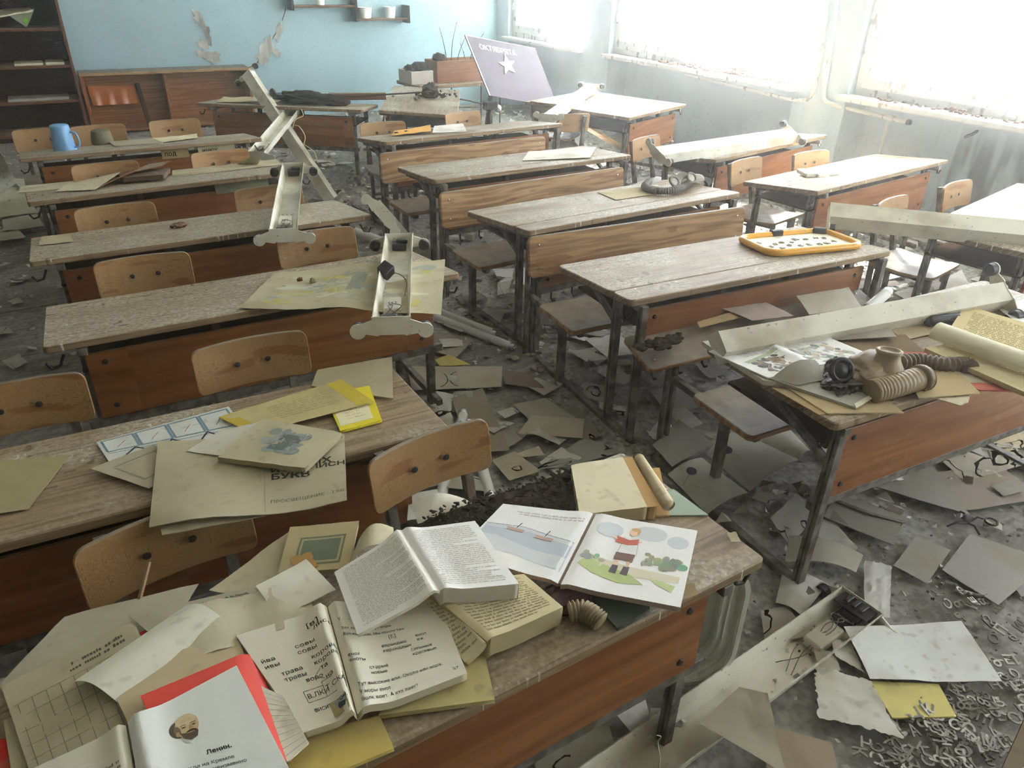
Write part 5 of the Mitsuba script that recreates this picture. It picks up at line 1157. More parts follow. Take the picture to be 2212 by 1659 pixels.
# the album desk
k = thing('album', 'flattened dark album with its covers lifting on the fourth left desk', 'album')
put('cover', mikit.ply(grid_solid(*(lambda P: (P, np.tile([0, 0, 1.0], P.shape[:2] + (1,))))(np.array([[np.array(a) + (np.array(b) - np.array(a)) * t + np.array([0, 0, h]) for t, h in ((0, 0), (.35, .03), (.6, .045), (1, .045))] for a, b in (((0.0189, 3.7467, 0.525), (0.3521, 4.0902, 0.483)), ((0.1548, 4.2055, 0.4637), (0.4233, 4.334, 0.4504)))]).transpose(1, 0, 2)), 0.004)[:2], 'edgewood'), k)
sh = book_block('page_block', k, ((0.1542, 4.1969, 0.4932), (0.3991, 4.1564, 0.5006), (0.3346, 3.8364, 0.5435), (0.1566, 3.8911, 0.5347)), 0.020, s(88, 66, 48), mtl='plain')
paper('album_leaf', 'white page curling up at the left of the flattened album', ((-0.0603, 4.1567, 0.4707), (0.1708, 4.1035, 0.512), (0.0357, 3.7279, 0.5317), (-0.1178, 3.8548, 0.5102)), s(210, 202, 174), crumple=0.003)
paper('white_sheet', 'two dusty white sheets lying at the left end of the album desk', ((-0.2666, 4.2662, 0.4542), (0.0218, 4.2257, 0.464), (0.0061, 3.9452, 0.4999), (-0.2652, 3.9836, 0.4916)), s(196, 188, 162), t=0.003)
paper('long_cover', 'long dark cover with a pale top lying right of the flattened album', ((0.4089, 4.1954, 0.4772), (0.9395, 4.205, 0.4821), (0.9143, 3.9977, 0.508), (0.3838, 3.9806, 0.5041)), s(186, 176, 148), t=0.009)
k = thing('white_stick', 'short white stick leaning on the right chair of the album desk', 'stick'); put('rod', mikit.ply(tube([(0.5894, 4.328, 0.4989), (0.6075, 4.2197, 0.4714)], 0.004, 6), 'enamel'), k)
k, sh = paper('sloping_sheet', 'pale sheet sloping off the right end of the album desk', ((0.7894, 4.0216, 0.5522), (0.822, 3.9852, 0.5473), (0.8062, 4.0473, 0.4984), (0.7129, 4.1915, 0.472)), s(190, 192, 162), t=0.001)
k, sh = paper('poster', 'white poster card leaning at the left picture edge', ((-0.5392, 5.779, 0.42), (-0.3849, 5.3855, 0.4), (-0.3699, 5.6482, 0.16), (-0.5444, 5.4442, 0.1)), s(196, 196, 180), t=0.003)
pr = Print(sh); r = random.Random(1)
for i in range(10): pr.poly(ell(sh.w * r.uniform(.3, .9), sh.h * r.uniform(.1, .9), sh.w * .08, sh.h * .05), s(*((150, 160, 90) if i % 2 else (120, 128, 120))), 0)
pr.build(k)

# the mug desk
k = thing('mug', 'blue mug standing upside down on the mug desk', 'mug')
MM = move(*(-0.0463, 4.7773, 0.5052))
m = lathe([(0, 0.132), (0.040, 0.132), (0.046, 0.127), (0.054, 0.02), (0.058, 0.0), (0.055, 0.0), (0.050, 0.02), (0.043, 0.122), (0, 0.124)], 28)
put('body', mikit.ply(m, 'gloss', smooth=True, color=np.tile(s(112, 160, 200), (len(m[0]), 1))), k, MM)
p = smooth_path([(0.048, 0, 0.095), (0.074, 0, 0.088), (0.084, 0, 0.05), (0.076, 0, 0.02), (0.053, 0, 0.016)], 6)
put('handle', mikit.ply(tube(p, 0.0055, 8), 'gloss', smooth=True, color=np.tile(s(120, 166, 202), (len(p) * 8 + 2, 1))), k, MM @ rot('z', -25))
k = thing('pot', 'grey weathered flower pot turned over beside the blue mug', 'pot')
m = lathe([(0, 0.075), (0.044, 0.075), (0.05, 0.07), (0.06, 0.01), (0.058, 0), (0.05, 0), (0.045, 0.06), (0, 0.066)], 24)
put('body', mikit.ply(m, 'debris', smooth=True, color=np.tile(s(120, 114, 94), (len(m[0]), 1))), k, move(*(0.1508, 5.0259, 0.4765)))
paper('white_sheet', 'bright cream sheet lying at the middle of the mug desk', ((0.4157, 4.996, 0.4869), (0.6695, 5.0333, 0.4874), (0.6407, 4.7875, 0.5123), (0.409, 4.685, 0.5216)), s(226, 216, 180), crumple=0.006)
paper('grey_booklet', 'grey booklet on the mug desk right of the turned pot', ((0.1806, 4.9941, 0.4904), (0.4158, 4.9845, 0.4943), (0.4318, 4.6197, 0.5344), (0.1936, 4.6802, 0.5255)), s(178, 170, 148), t=0.008)
def hang(n, label, px, col, txt=None, h=0.03):
    sh = Sheet(px); k = thing('label_strip', label, 'paper'); put_sheet('leaf', sh, 0.001, col, k, 'paper', 4, 3)
    if txt:
        pr = Print(sh); pr.text(sh.w * .1, sh.h * .3, txt, sh.h * .5, s(60, 48, 40), 1, True); pr.build(k)
def slot(n, x0, x1):
    d = DESK[n]; M = desk_frame(d)
    return [xf(M, np.array(q)) for q in ((x0, 0.034, d['z'] - 0.026), (x1, 0.034, d['z'] - 0.026), (x1, 0.030, d['z'] - 0.075), (x0, 0.030, d['z'] - 0.075))]
hang('L5', 'paper strip lettered under the top of the mug desk, left one', slot('L5', 0.66, 0.80), s(166, 140, 90), 'под')
hang('L5', 'paper strip lettered under the top of the mug desk, right one', slot('L5', 0.85, 1.05), s(186, 176, 140), 'инюк')
hang('L4', 'dark and yellow pictures stuffed in the shelf of the album desk', slot('L4', 0.75, 1.0), s(120, 122, 96))

# ------------------------------------------------------------------ things on the middle row
d = DESK['M1']; MT = desk_frame(d) @ move(0, 0, d['z']) @ rot('x', -d['tilt'])
BC = [(0.7642, 0.3433), (0.769, 0.1189), (1.1041, 0.0877), (1.1086, 0.3549)]
cc = np.mean(BC, 0)
k = thing('letter_board', 'white letter board in a rounded yellow frame on the middle desk', 'board')
bw, bh = 0.385, 0.245
MB2 = MT @ move(cc[0], cc[1], 0.001) @ rot('z', -11.7917)
o_ = outline(bw, bh, 0.05, 7) - [bw / 2, bh / 2]
pts3 = np.column_stack([o_, np.full(len(o_), 0.014)]); pts3 = np.vstack([pts3, pts3[:1]])
m = tube(np.vstack([pts3, pts3[1:2]]), 0.0135, 8, cap=False)
put('frame', mikit.ply(m, 'gloss', smooth=True, color=np.tile(s(224, 164, 48), (len(m[0]), 1))), k, MB2, label='rounded yellow plastic frame')
v, f = plate(o_ * 0.95, 0.006, 0.001); put('panel', mikit.ply((v + [0, 0, 0.004], f), 'plain', color=np.tile(s(222, 218, 196), (len(v), 1))), k, MB2)
for x, y, a in ((-0.02, bh / 2, 0), (bw / 2 - 0.03, bh / 2 - 0.02, -40)): put('clip', mikit.ply(bx(-0.025, 0.025, -0.014, 0.014, 0.004, 0.032, 0.004), 'black'), k, MB2 @ move(x, y, 0) @ rot('z', a))
r = random.Random(6); chars = 'ЗБОСЕЛКАЗВО6ДОНС'
for i, c in enumerate(chars):
    t = meshkit.text_mesh(c, 0.022, 0.003); m = (np.array(t.vertices), np.array(t.faces))
    lk = thing('magnet_letter', 'small thin letter stuck on the yellow framed board', 'letter', 'letters on the yellow framed board')
    put('shape', mikit.ply(m, 'plain', color=np.tile(s(150, 146, 130), (len(m[0]), 1))), lk, MB2 @ move(-0.15 + (i % 8) * 0.038 + r.uniform(-.008, .008), -0.05 + (i // 8) * 0.06 + r.uniform(-.02, .02), 0.0105) @ rot('z', r.uniform(-25, 25)))
paper('lone_sheet', 'white sheet lying alone on the third middle desk', ((2.2132, 3.6511, 0.5187), (2.6089, 3.5554, 0.5289), (2.3782, 3.2877, 0.5445), (2.0441, 3.4355, 0.5305)), s(226, 222, 210), crumple=0.004)
paper('mask_sheet', 'thin sheet under the hose of the small gas mask', ((2.1041, 2.8331, 0.5029), (2.4366, 2.7948, 0.5084), (2.376, 2.623, 0.5251), (2.0566, 2.6261, 0.5233)), s(196, 184, 154), crumple=0.002)
paper('orange_paper', 'orange wrinkled paper on the rearmost middle desk', ((1.73, 4.4529, 0.52), (2.0197, 4.5585, 0.5198), (1.8932, 4.2622, 0.5438), (1.6583, 4.3246, 0.5266)), s(226, 176, 104), crumple=0.012)
paper('white_magazine', 'white magazine beside the orange paper on the rearmost middle desk', ((2.0983, 4.6759, 0.4944), (2.317, 4.6904, 0.4944), (2.0782, 4.1578, 0.5536), (1.8904, 4.2426, 0.5421)), s(228, 224, 216), t=0.006)
for i, (x, y) in enumerate(((852, 293), (874, 290))):
    k = thing('cork', ('left' if i == 0 else 'right') + ' small dark knob in front of the orange paper', 'knob'); put('body', mikit.ply(moved(rod((0, 0, 0.011), (0.02, -0.006, 0.011), 0.0105, 12), np.eye(4)), 'black', smooth=40), k, move(*[(1.6995, 4.3774, 0.5167), (1.7768, 4.4046, 0.514)][i]))

def hose(pts, r, n=14, rib=0.0022, turns=None, col=s(92, 84, 70), parent=None, nm='hose'):
    p = smooth_path(pts, 16); L = np.linalg.norm(np.diff(p, axis=0), axis=1).sum(); q = max(int(L / 0.0028), 20)
    t = np.linspace(0, len(p) - 1, q); pp = np.stack([np.interp(t, np.arange(len(p)), p[:, i]) for i in range(3)], 1)
    m = tube(pp, r + rib * np.where((np.arange(q) // 2) % 2, 1, -1), n)
    return put(nm, mikit.ply(m, 'plain', smooth=True, color=np.tile(col, (len(m[0]), 1))), parent)
def ringm(R, r, n=20, m=8):
    a = np.arange(n + 1) * 2 * PI / n
    p = np.column_stack([R * np.cos(a), R * np.sin(a), 0 * a]); return tube(np.vstack([p, p[1:2]]), r, m, cap=False)
# small gas mask on the second middle desk
k = thing('gas_mask', 'grey gas mask with a ribbed hose on the second middle desk', 'gas mask')
hose([(2.3894, 2.8042, 0.5293), (2.2904, 2.7132, 0.5349), (2.2806, 2.6276, 0.5413), (2.3292, 2.5722, 0.547), (2.4286, 2.5972, 0.5471), (2.4813, 2.6188, 0.5492)], 0.016, col=s(112, 108, 98), parent=k)
mp = np.array((2.5693, 2.689, 0.5366))
v, f = blob(0.045, 5, 1.5, 0.9, 0.7, 3, 0.45, 2.0); put('face_piece', mikit.ply((v, f), 'plain', smooth=True, color=np.tile(s(128, 118, 100), (len(v), 1))), k, move(*mp))
for q, R in (((2.502, 2.6342, 0.5739), 0.024), ((2.4029, 2.6395, 0.5658), 0.024)):
    M = move(*q) @ rot('x', 50)
    put('eyepiece', mikit.ply(ringm(R, 0.006), 'plain', smooth=True, color=np.tile(s(104, 98, 86), (len(ringm(R, 0.006)[0]), 1))), k, M); put('lens', mikit.ply(lathe([(0, 0.002), (R, 0.0)], 20), 'gloss', color=np.tile(s(150, 146, 132), (40, 1))), k, M)
put('valve', mikit.ply(moved(lathe([(0, 0.03), (0.018, 0.028), (0.02, 0.0), (0, 0)], 16), np.eye(4)), 'iron', smooth=40), k, move(*(2.6246, 2.6619, 0.5235)) @ rot('y', 60))
k = thing('grey_box', 'small grey lidded box on the pale desk before the niche', 'box')
put('case', mikit.ply(bx(-0.09, 0.09, -0.055, 0.055, 0, 0.022, 0.004), 'plain', color=np.tile(s(196, 194, 186), (24, 1))), k, move(*(3.3102, 2.5713, 0.5179)) @ rot('z', -22))
put('flap', mikit.ply(bx(-0.03, 0.03, -0.07, -0.056, 0, 0.02, 0.004), 'plain', color=np.tile(s(226, 224, 218), (24, 1))), k, move(*(3.3102, 2.5713, 0.5179)) @ rot('z', -22))

# ------------------------------------------------------------------ newspapers, magazines and the gas mask on the red brown desk
paper('magazine_stack', 'thick stack of pale magazines under the newspaper', ((1.3626, 1.306, 0.551), (1.5538, 1.2833, 0.5512), (1.3924, 1.0284, 0.5522), (1.3474, 1.0685, 0.5518)), s(206, 200, 184), t=0.013)
k, sh = paper('newspaper', 'spread newspaper with small pictures on the red brown desk', ((1.3293, 1.246, 0.5577), (1.6778, 1.2246, 0.5578), (1.6977, 1.0372, 0.5579), (1.3581, 1.0666, 0.5578)), s(244, 244, 242), t=0.003, mtl='clean_paper', nu=30, nv=10, relief=lambda u, v: 0.014 * np.exp(-((u - .44) / .06) ** 2) * (0.4 + v))
pr = Print(sh); W_, H_ = sh.w, sh.h; r = random.Random(8)
def picture(x0, y0, x1, y1, cols, n):
    for i in range(n): pr.poly(ell(W_ * r.uniform(x0, x1), H_ * r.uniform(y0, y1), W_ * r.uniform(.01, .04), H_ * r.uniform(.01, .05), r.uniform(0, 180)), s(*(np.array(r.choice(cols)) + r.randint(-14, 14))), 0)
picture(.08, .12, .34, .46, ((150, 152, 156), (190, 170, 160), (120, 120, 122), (170, 160, 150)), 46)
picture(.22, .30, .38, .52, ((150, 130, 110), (110, 104, 96), (176, 150, 120)), 18)
picture(.50, .12, .92, .50, ((170, 184, 166), (196, 188, 190), (150, 160, 150), (206, 190, 170)), 60)
picture(.74, .80, .88, .94, ((130, 120, 100), (100, 96, 84)), 12); picture(.30, .72, .42, .86, ((120, 112, 96),), 8)
pr.poly(Polygon([(W_ * .06, H_ * .5), (W_ * .4, H_ * .62), (W_ * .42, H_ * .56), (W_ * .08, H_ * .44)]), s(184, 196, 170), 1); pr.poly(ell(W_ * .06, H_ * .84, W_ * .03, H_ * .05), s(216, 206, 130), 1)
for x0, x1, y0, y1, n in ((.12, .28, .6, .92, 9), (.30, .42, .5, .7, 6), (.5, .7, .55, .92, 11), (.72, .95, .55, .75, 7)): pr.body(W_ * x0, H_ * y0, W_ * x1, H_ * y1, n, s(186, 184, 180), int(x0 * 100))
pr.build(k)
paper('grey_magazine', 'greyish magazine in front of the newspaper, half under the black rubber', ((1.3618, 1.0675, 0.5538), (1.5855, 1.0645, 0.5557), (1.546, 0.8878, 0.5557), (1.4376, 0.8731, 0.554)), s(176, 174, 164), t=0.007, crumple=0.003)
paper('white_flap', 'white page strip at the corner of the greyish magazine', ((1.4436, 0.8815, 0.5579), (1.5358, 0.8929, 0.5597), (1.5414, 0.8837, 0.5578), (1.4354, 0.8682, 0.556)), s(222, 216, 196), t=0.002)
paper('curled_flap', 'grey newspaper flap curling against the black rubber lens', ((1.3606, 1.0599, 0.5579), (1.514, 1.0481, 0.5699), (1.4729, 0.9906, 0.5606), (1.3925, 1.0056, 0.5585)), s(166, 164, 154), relief=lambda u, v: 0.03 * np.sin(u * PI) * v)
paper('tan_sheets', 'tan sheets with torn rims at the near left corner of the red brown desk', ((1.3777, 1.0358, 0.5471), (1.5547, 0.8874, 0.5497), (1.5296, 0.8068, 0.5487), (1.3676, 0.8931, 0.5468)), s(190, 170, 134), t=0.004, jag=0.04, nu=24)
paper('tan_sheets', 'lower tan sheet jutting toward the desk corner', ((1.3508, 1.0424, 0.5431), (1.4201, 0.9722, 0.5448), (1.3859, 0.8894, 0.5448), (1.3519, 0.9001, 0.5437)), s(176, 152, 116), t=0.002)
paper('brown_cover', 'tan folder under the gas mask with white page ends below it', ((1.6912, 0.9242, 0.5572), (1.8344, 0.8869, 0.5596), (1.7594, 0.77, 0.559), (1.6109, 0.8293, 0.5544)), s(190, 170, 134), t=0.003)
paper('page_ends', 'frayed white page ends below the tan folder', ((1.6372, 0.8464, 0.5511), (1.7624, 0.7906, 0.5527), (1.7078, 0.7654, 0.551), (1.678, 0.7655, 0.549)), s(216, 206, 180), t=0.003, jag=0.08, nu=16)
k, sh = paper('red_magazine', 'magazine with a pale red margin right of the gas mask', ((1.7862, 1.0164, 0.5521), (1.8595, 0.9669, 0.5546), (1.8982, 0.7116, 0.5555), (1.7845, 0.7866, 0.5527)), s(208, 120, 108), t=0.004)
pr = Print(sh); pr.poly(sbox(sh.w * .12, sh.h * .18, sh.w * .9, sh.h * .85), s(206, 196, 176)); pr.body(sh.w * .5, sh.h * .3, sh.w * .85, sh.h * .7, 5, s(150, 140, 120), 4); pr.build(k)
k = thing('open_book', 'large open book with a rolled white page at the right edge', 'book')
shl = book_block('upper_page', k, ((2.2123, 1.0973, 0.5729), (2.2597, 0.8398, 0.5759), (2.044, 0.7411, 0.5771), (1.9991, 1.0112, 0.574)), 0.010, s(206, 190, 146), edge=s(180, 160, 116))
pr = Print(shl); pr.body(shl.w * .12, shl.h * .1, shl.w * .9, shl.h * .85, 14, s(150, 136, 104), 31); pr.build(k)
shl = book_block('lower_page', k, ((1.8377, 0.9734, 0.5706), (1.8969, 0.9583, 0.5747), (1.9191, 0.677, 0.5779), (1.8281, 0.6491, 0.5743)), 0.012, s(216, 204, 166), edge=s(190, 172, 130))
p = [np.array(q) for q in ((1.9062, 0.9953, 0.5953), (1.9357, 0.6932, 0.5987))]; dd = (p[1] - p[0]); L_ = np.linalg.norm(dd); dd /= L_; sd = np.cross([0, 0, 1.0], dd)
aa = np.linspace(-0.9, 3.6, 20); P = np.array([[p[0] + dd * t + sd * (0.034 * np.cos(a)) + np.array([0, 0, 0.026 * np.sin(a)]) for a in aa] for t in np.linspace(0, L_, 10)])
N = np.array([[sd * math.cos(a) + np.array([0, 0, math.sin(a)]) for a in aa] for t in range(10)])
vv, ff, uv = grid_solid(P, N, 0.001); put('rolled_page', mikit.ply((vv, ff), 'clean_paper', smooth=True, color=np.tile(s(230, 224, 200), (len(vv), 1))), k, label='white page rolled over')
paper('bright_sheet', 'glaring white sheet at the far right end of the red brown desk', ((2.3541, 1.0803, 0.547), (2.5199, 1.06, 0.5492), (2.3936, 0.9113, 0.549), (2.2869, 0.9648, 0.5464)), s(236, 236, 232))
paper('grey_sheet', 'grey sheet with a lifted rim behind the newspaper, under the long casing', ((1.7278, 1.2135, 0.5459), (1.9413, 1.1755, 0.5502), (1.8536, 1.0652, 0.5615), (1.6971, 1.1478, 0.5507)), s(170, 164, 152), t=0.002)
paper('tan_sheet', 'tan sheet beside the black cylinder behind the gas mask', ((1.9451, 1.1762, 0.5432), (2.2084, 1.1371, 0.5445), (2.1289, 1.0354, 0.5447), (1.8846, 1.0645, 0.5435)), s(184, 168, 140))
paper('dark_sheet', 'dull brown sheet between the newspaper and the red margin magazine', ((1.7166, 1.1429, 0.5427), (1.9245, 1.0857, 0.5442), (1.875, 0.9876, 0.5444), (1.7109, 1.0299, 0.543)), s(140, 122, 100))
k = thing('black_cylinder', 'black rounded cylinder lying behind the gas mask', 'cylinder')
a, b = np.array((2.0293, 1.0944, 0.5591)), np.array((2.1315, 1.0633, 0.5594))
put('body', mikit.ply(tube([a, a + (b - a) * .06, a + (b - a) * .94, b], (0.012, 0.018, 0.018, 0.012), 14), 'black', smooth=50), k)

k = thing('gas_mask', 'brown rubber gas mask with black goggles on the newspapers', 'gas mask')
def rub(nm, q, r_, sd, sc, col, M=None, amp=0.4, fr=2.0):
    v, f = blob(r_, sd, *sc, 4, amp, fr); return put(nm, mikit.ply((v, f), 'plain', smooth=True, color=np.tile(col, (len(v), 1))), k, move(*q) @ (M if M is not None else np.eye(4)))
RUB, BLK = s(132, 112, 84), s(62, 60, 52)
rub('face_piece', (1.5919, 0.9511, 0.581), 0.068, 5, (1.25, 0.85, 0.5), RUB, rot('z', 20), 0.3, 1.6)
rub('rubber_fold', (1.5182, 0.9759, 0.5627), 0.055, 12, (1.3, 0.8, 0.35), BLK, rot('z', 30), 0.75, 3.2)
rub('rubber_fold', (1.5276, 0.9336, 0.5592), 0.05, 14, (1.5, 0.6, 0.35), s(76, 72, 58), rot('z', -20), 0.7, 3.0)
rub('rubber_fold', (1.5413, 1.0164, 0.5703), 0.03, 15, (0.9, 0.5, 0.8), BLK, None, 0.7, 2.6)
GL = (1.4786, 0.9576, 0.601); MG = move(*GL) @ rot('x', 62) @ rot('y', -18)
put('eyepiece', mikit.ply(ringm(0.026, 0.007, 26), 'black', smooth=True), k, MG); put('lens', mikit.ply(lathe([(0, 0.004), (0.024, 0.0)], 20), 'gloss', color=np.tile(s(26, 26, 28), (40, 1))), k, MG)
v, f = lathe([(0.050, 0), (0.044, 0.02), (0.030, 0.045), (0.027, 0.058), (0.0305, 0.060), (0.0305, 0.068), (0.024, 0.068), (0.022, 0.062), (0, 0.061)], 26)
put('filter_neck', mikit.ply((v, f), 'plain', smooth=True, color=np.tile(s(150, 132, 104), (len(v), 1))), k, move(*(1.6001, 0.9239, 0.5713)) @ rot('x', -6) @ rot('y', 6))
hose([(1.5046, 0.8857, 0.5718), (1.5687, 0.8741, 0.5759), (1.6579, 0.8686, 0.5759)], 0.029, rib=0.0006, col=s(136, 118, 84), parent=k, nm='intake_tube')
put('tube_rim', mikit.ply(tube([(1.6526, 0.8687, 0.5759), (1.6757, 0.8672, 0.5759)], 0.034, 20), 'plain', smooth=True, color=np.tile(s(120, 104, 76), (42, 1))), k)
hose([(1.6818, 0.9461, 0.577), (1.7533, 0.9329, 0.5711), (1.7967, 0.891, 0.5695), (1.849, 0.8676, 0.5678), (1.8422, 0.8468, 0.566)], 0.019, rib=0.0022, col=s(98, 84, 66), parent=k, nm='corrugated_hose')

# papers caught on the tipped bench back
for lab, Q, c in (('pinkish grey sheet on the tipped bench back, left of a second one', ((1.8018, 1.6606, 0.42), (1.9819, 1.632, 0.42), (2.0188, 1.5351, 0.4), (1.8601, 1.5734, 0.4)), s(176, 160, 150)),
                  ('grey sheet on the tipped bench back, right of a pinkish one', ((2.104, 1.609, 0.43), (2.3398, 1.5774, 0.43), (2.2955, 1.4744, 0.4), (2.0762, 1.5189, 0.4)), s(186, 180, 168)),
                  ('tan strip of card on the tipped bench back at its left', ((1.6636, 1.6328, 0.41), (1.8516, 1.6431, 0.41), (1.8671, 1.6081, 0.4), (1.6618, 1.613, 0.4)), s(178, 152, 112))):
    paper('bench_paper', lab, Q, c, t=0.0015, crumple=0.006)
k = thing('rubble', 'clump of dark rubble at the left end of the tipped bench back', 'rubble'); labels[k]['kind'] = 'stuff'
r = random.Random(14); q0 = np.array((1.4659, 1.5712, 0.4)); ms = [moved(blob(r.uniform(.005, .013), r.randint(0, 99), 1.3, 1, .6, 1, .5), move(*(q0 + [r.gauss(0, .035), r.gauss(0, .012), r.uniform(0, .012)]))) for _ in range(90)]
put('lumps', mikit.ply(joined(*ms), 'soil'), k)

# ------------------------------------------------------------------ papers and litter on the floor
GRY, GR2, LIT, BRN = s(158, 154, 144), s(140, 136, 126), s(212, 211, 206), s(150, 138, 118)
FLOORZ = [0.0]
def fl(label, Q, col, name='paper_sheet', t=0.0007, cat='paper', group=None, lift=0.0, **kw):
    FLOORZ[0] = (FLOORZ[0] + 0.0011) % 0.008
    Q = [np.array(q) + [0, 0, 0.012 + lift + FLOORZ[0]] for q in Q]
    kw.setdefault('crumple', 0.006); kw.setdefault('seed', len(labels) % 97)
    return flat_sheet(name, label, cat, Q, col, t, group, **kw)
k, sh = fl('large white folded sheet on the floor at the lower right', ((1.3696, 0.7, 0.003), (1.6443, 0.5703, 0.003), (1.5534, 0.4158, 0.003), (1.295, 0.5675, 0.003)), s(222, 222, 218), lift=0.012, crumple=0.010, nu=26, nv=18, relief=lambda u, v: 0.012 * np.abs(u - 0.5))
fl('yellow booklet on the floor under the large white sheet', ((1.3031, 0.5688, 0.003), (1.4354, 0.4876, 0.003), (1.3913, 0.4164, 0.003), (1.2626, 0.482, 0.003)), s(216, 202, 132), t=0.005, lift=0.004, crumple=0.004)
fl('torn stained white sheet left of the yellow booklet on the floor', ((1.2181, 0.6621, 0.003), (1.2988, 0.5654, 0.003), (1.2324, 0.4309, 0.003), (1.1136, 0.5614, 0.003)), s(206, 202, 190), lift=0.006, jag=0.10, nu=34, nv=24, crumple=0.014, mtl='paper')
fl('crumpled torn white strip under the left rim of the large white sheet', ((1.3241, 0.6971, 0.003), (1.3607, 0.6643, 0.003), (1.3061, 0.5874, 0.003), (1.2863, 0.6549, 0.003)), s(206, 202, 192), jag=0.1, nu=20, nv=20, crumple=0.014)
fl('grey torn leaf left of the torn stained sheet', ((1.2633, 0.6985, 0.003), (1.3018, 0.665, 0.003), (1.267, 0.6205, 0.003), (1.222, 0.6451, 0.003)), s(176, 172, 160), jag=0.05)
k, sh = fl('brownish sheet draped over the lamp trough on the floor', ((0.9652, 0.6618, 0.085), (1.0056, 0.6213, 0.085), (0.9421, 0.495, 0.02), (0.837, 0.6435, 0.075)), s(166, 158, 138), crumple=0.012, nu=18, nv=18)
fl('brown stained sheet at the bottom rim right of the trough', ((1.017, 0.5904, 0.003), (1.0917, 0.5036, 0.003), (1.0313, 0.425, 0.003), (0.8889, 0.5039, 0.003)), s(156, 142, 122), crumple=0.01)
fl('round cornered pale sheet by the dark connector end of the trough', ((1.4159, 0.9286, 0.003), (1.4717, 0.8277, 0.003), (1.3234, 0.7827, 0.003), (1.2977, 0.8479, 0.003)), s(190, 188, 180), crumple=0.008, relief=lambda u, v: 0.01 * np.sin(u * PI))
fl('dull translucent sheet beyond the dark connector end of the trough', ((1.5114, 0.9993, 0.003), (1.6304, 0.8452, 0.003), (1.5546, 0.8098, 0.003), (1.4159, 0.9286, 0.003)), s(164, 160, 146), lift=0.02, relief=lambda u, v: 0.02 * np.sin(u * PI))
fl('crinkled whitish wrapper beside the dark connector end of the trough', ((1.6318, 0.8403, 0.003), (1.6829, 0.7901, 0.003), (1.5049, 0.6649, 0.003), (1.4494, 0.6986, 0.003)), s(200, 198, 192), crumple=0.012, nu=16, nv=22, fr=12, jag=0.04)
fl('grey brown folder with a split rim right of the desk leg', ((1.8041, 1.0741, 0.003), (1.8908, 0.903, 0.003), (1.7535, 0.8359, 0.003), (1.6768, 1.018, 0.003)), s(142, 138, 126), t=0.003, lift=0.008)
fl('grey sheet with two cut slits at the centre of the bare right floor', ((1.8481, 0.8333, 0.003), (1.8859, 0.7493, 0.003), (1.7065, 0.7003, 0.003), (1.6859, 0.7865, 0.003)), GRY)
fl('large grey sheet of card at the right rim of the floor', ((2.0005, 0.7647, 0.003), (2.0879, 0.5874, 0.003), (1.7964, 0.5623, 0.003), (1.7893, 0.7123, 0.003)), s(160, 158, 152), t=0.002)
fl('grey sheet under the red brown panel, left of two others', ((2.1271, 1.1281, 0.003), (2.2141, 1.0227, 0.003), (2.0812, 0.8151, 0.003), (1.9347, 1.0652, 0.003)), s(146, 143, 136), t=0.0015)
fl('grey brown sheet under the red brown panel, nearest the corner leg', ((2.1417, 1.0183, 0.003), (2.4364, 0.9396, 0.003), (2.3765, 0.7572, 0.003), (2.1023, 0.8357, 0.003)), s(150, 138, 128))
fl('pale sheet shoved against the right desk leg on the floor', ((2.2984, 1.0828, 0.003), (2.5995, 1.0027, 0.003), (2.5364, 0.8805, 0.003), (2.2349, 0.9266, 0.003)), s(176, 168, 152), jag=0.05)
fl('long tan sheet lying under the red brown desk near its far leg', ((2.3244, 1.1003, 0.003), (2.7058, 1.0474, 0.003), (2.6877, 0.9397, 0.003), (2.5276, 0.9612, 0.003)), s(186, 172, 142))
k, sh = fl('grey sheet with a dark blue disc below the bench seat, upper of two', ((1.7537, 1.4473, 0.03), (1.8155, 1.2376, 0.02), (1.56, 1.2025, 0.01), (1.5705, 1.4089, 0.02)), s(170, 168, 158), lift=0.012, relief=lambda u, v: 0.02 * np.sin(v * PI))
def disc(k, sh, u, v, line=True):
    pr = Print(sh); pr.poly(ell(sh.w * u, sh.h * v, 0.018, 0.018), s(70, 72, 84)); 
    if line: pr.line([(sh.w * u, sh.h * v), (sh.w * (u + .12), sh.h * .05)], 0.0014, s(90, 92, 98))
    pr.build(k)
disc(k, sh, .22, .30)
k, sh = fl('grey sheet with a dark blue disc below the bench seat, lower of two', ((1.5492, 1.4055, 0.02), (1.5465, 1.1954, 0.02), (1.3736, 1.1859, 0.01), (1.3895, 1.3855, 0.02)), s(174, 172, 162), lift=0.004, relief=lambda u, v: 0.016 * np.sin(v * PI))
disc(k, sh, .22, .42)
fl('pale tented sheet right of the sheets with blue discs', ((1.8172, 1.4894, 0.003), (1.9802, 1.4476, 0.003), (1.9269, 1.2801, 0.003), (1.8291, 1.251, 0.003)), s(180, 176, 164), relief=lambda u, v: 0.02 * np.sin(u * PI))
fl('crumpled brownish sheet left of the sheets with blue discs', ((1.4472, 1.5348, 0.003), (1.6313, 1.6146, 0.003), (1.64, 1.4447, 0.003), (1.4233, 1.4043, 0.003)), s(138, 134, 124), lift=0.015, crumple=0.02)
fl('bright bluish white scrap standing by the front leg of the letter board desk', ((1.5444, 1.6484, 0.01), (1.5877, 1.6474, 0.05), (1.6101, 1.6137, 0.01), (1.5095, 1.6239, 0)), s(212, 214, 222))
fl('white page bent upward beneath the bench seat', ((1.6388, 1.692, 0.03), (1.6897, 1.6466, 0.05), (1.71, 1.5707, 0.02), (1.649, 1.5901, 0)), s(206, 206, 210))
fl('large grey page on the floor behind the bent white page', ((1.7025, 1.8644, 0.003), (1.8415, 1.8157, 0.003), (1.7888, 1.6734, 0.003), (1.6559, 1.6995, 0.003)), s(160, 158, 152), crumple=0.012)
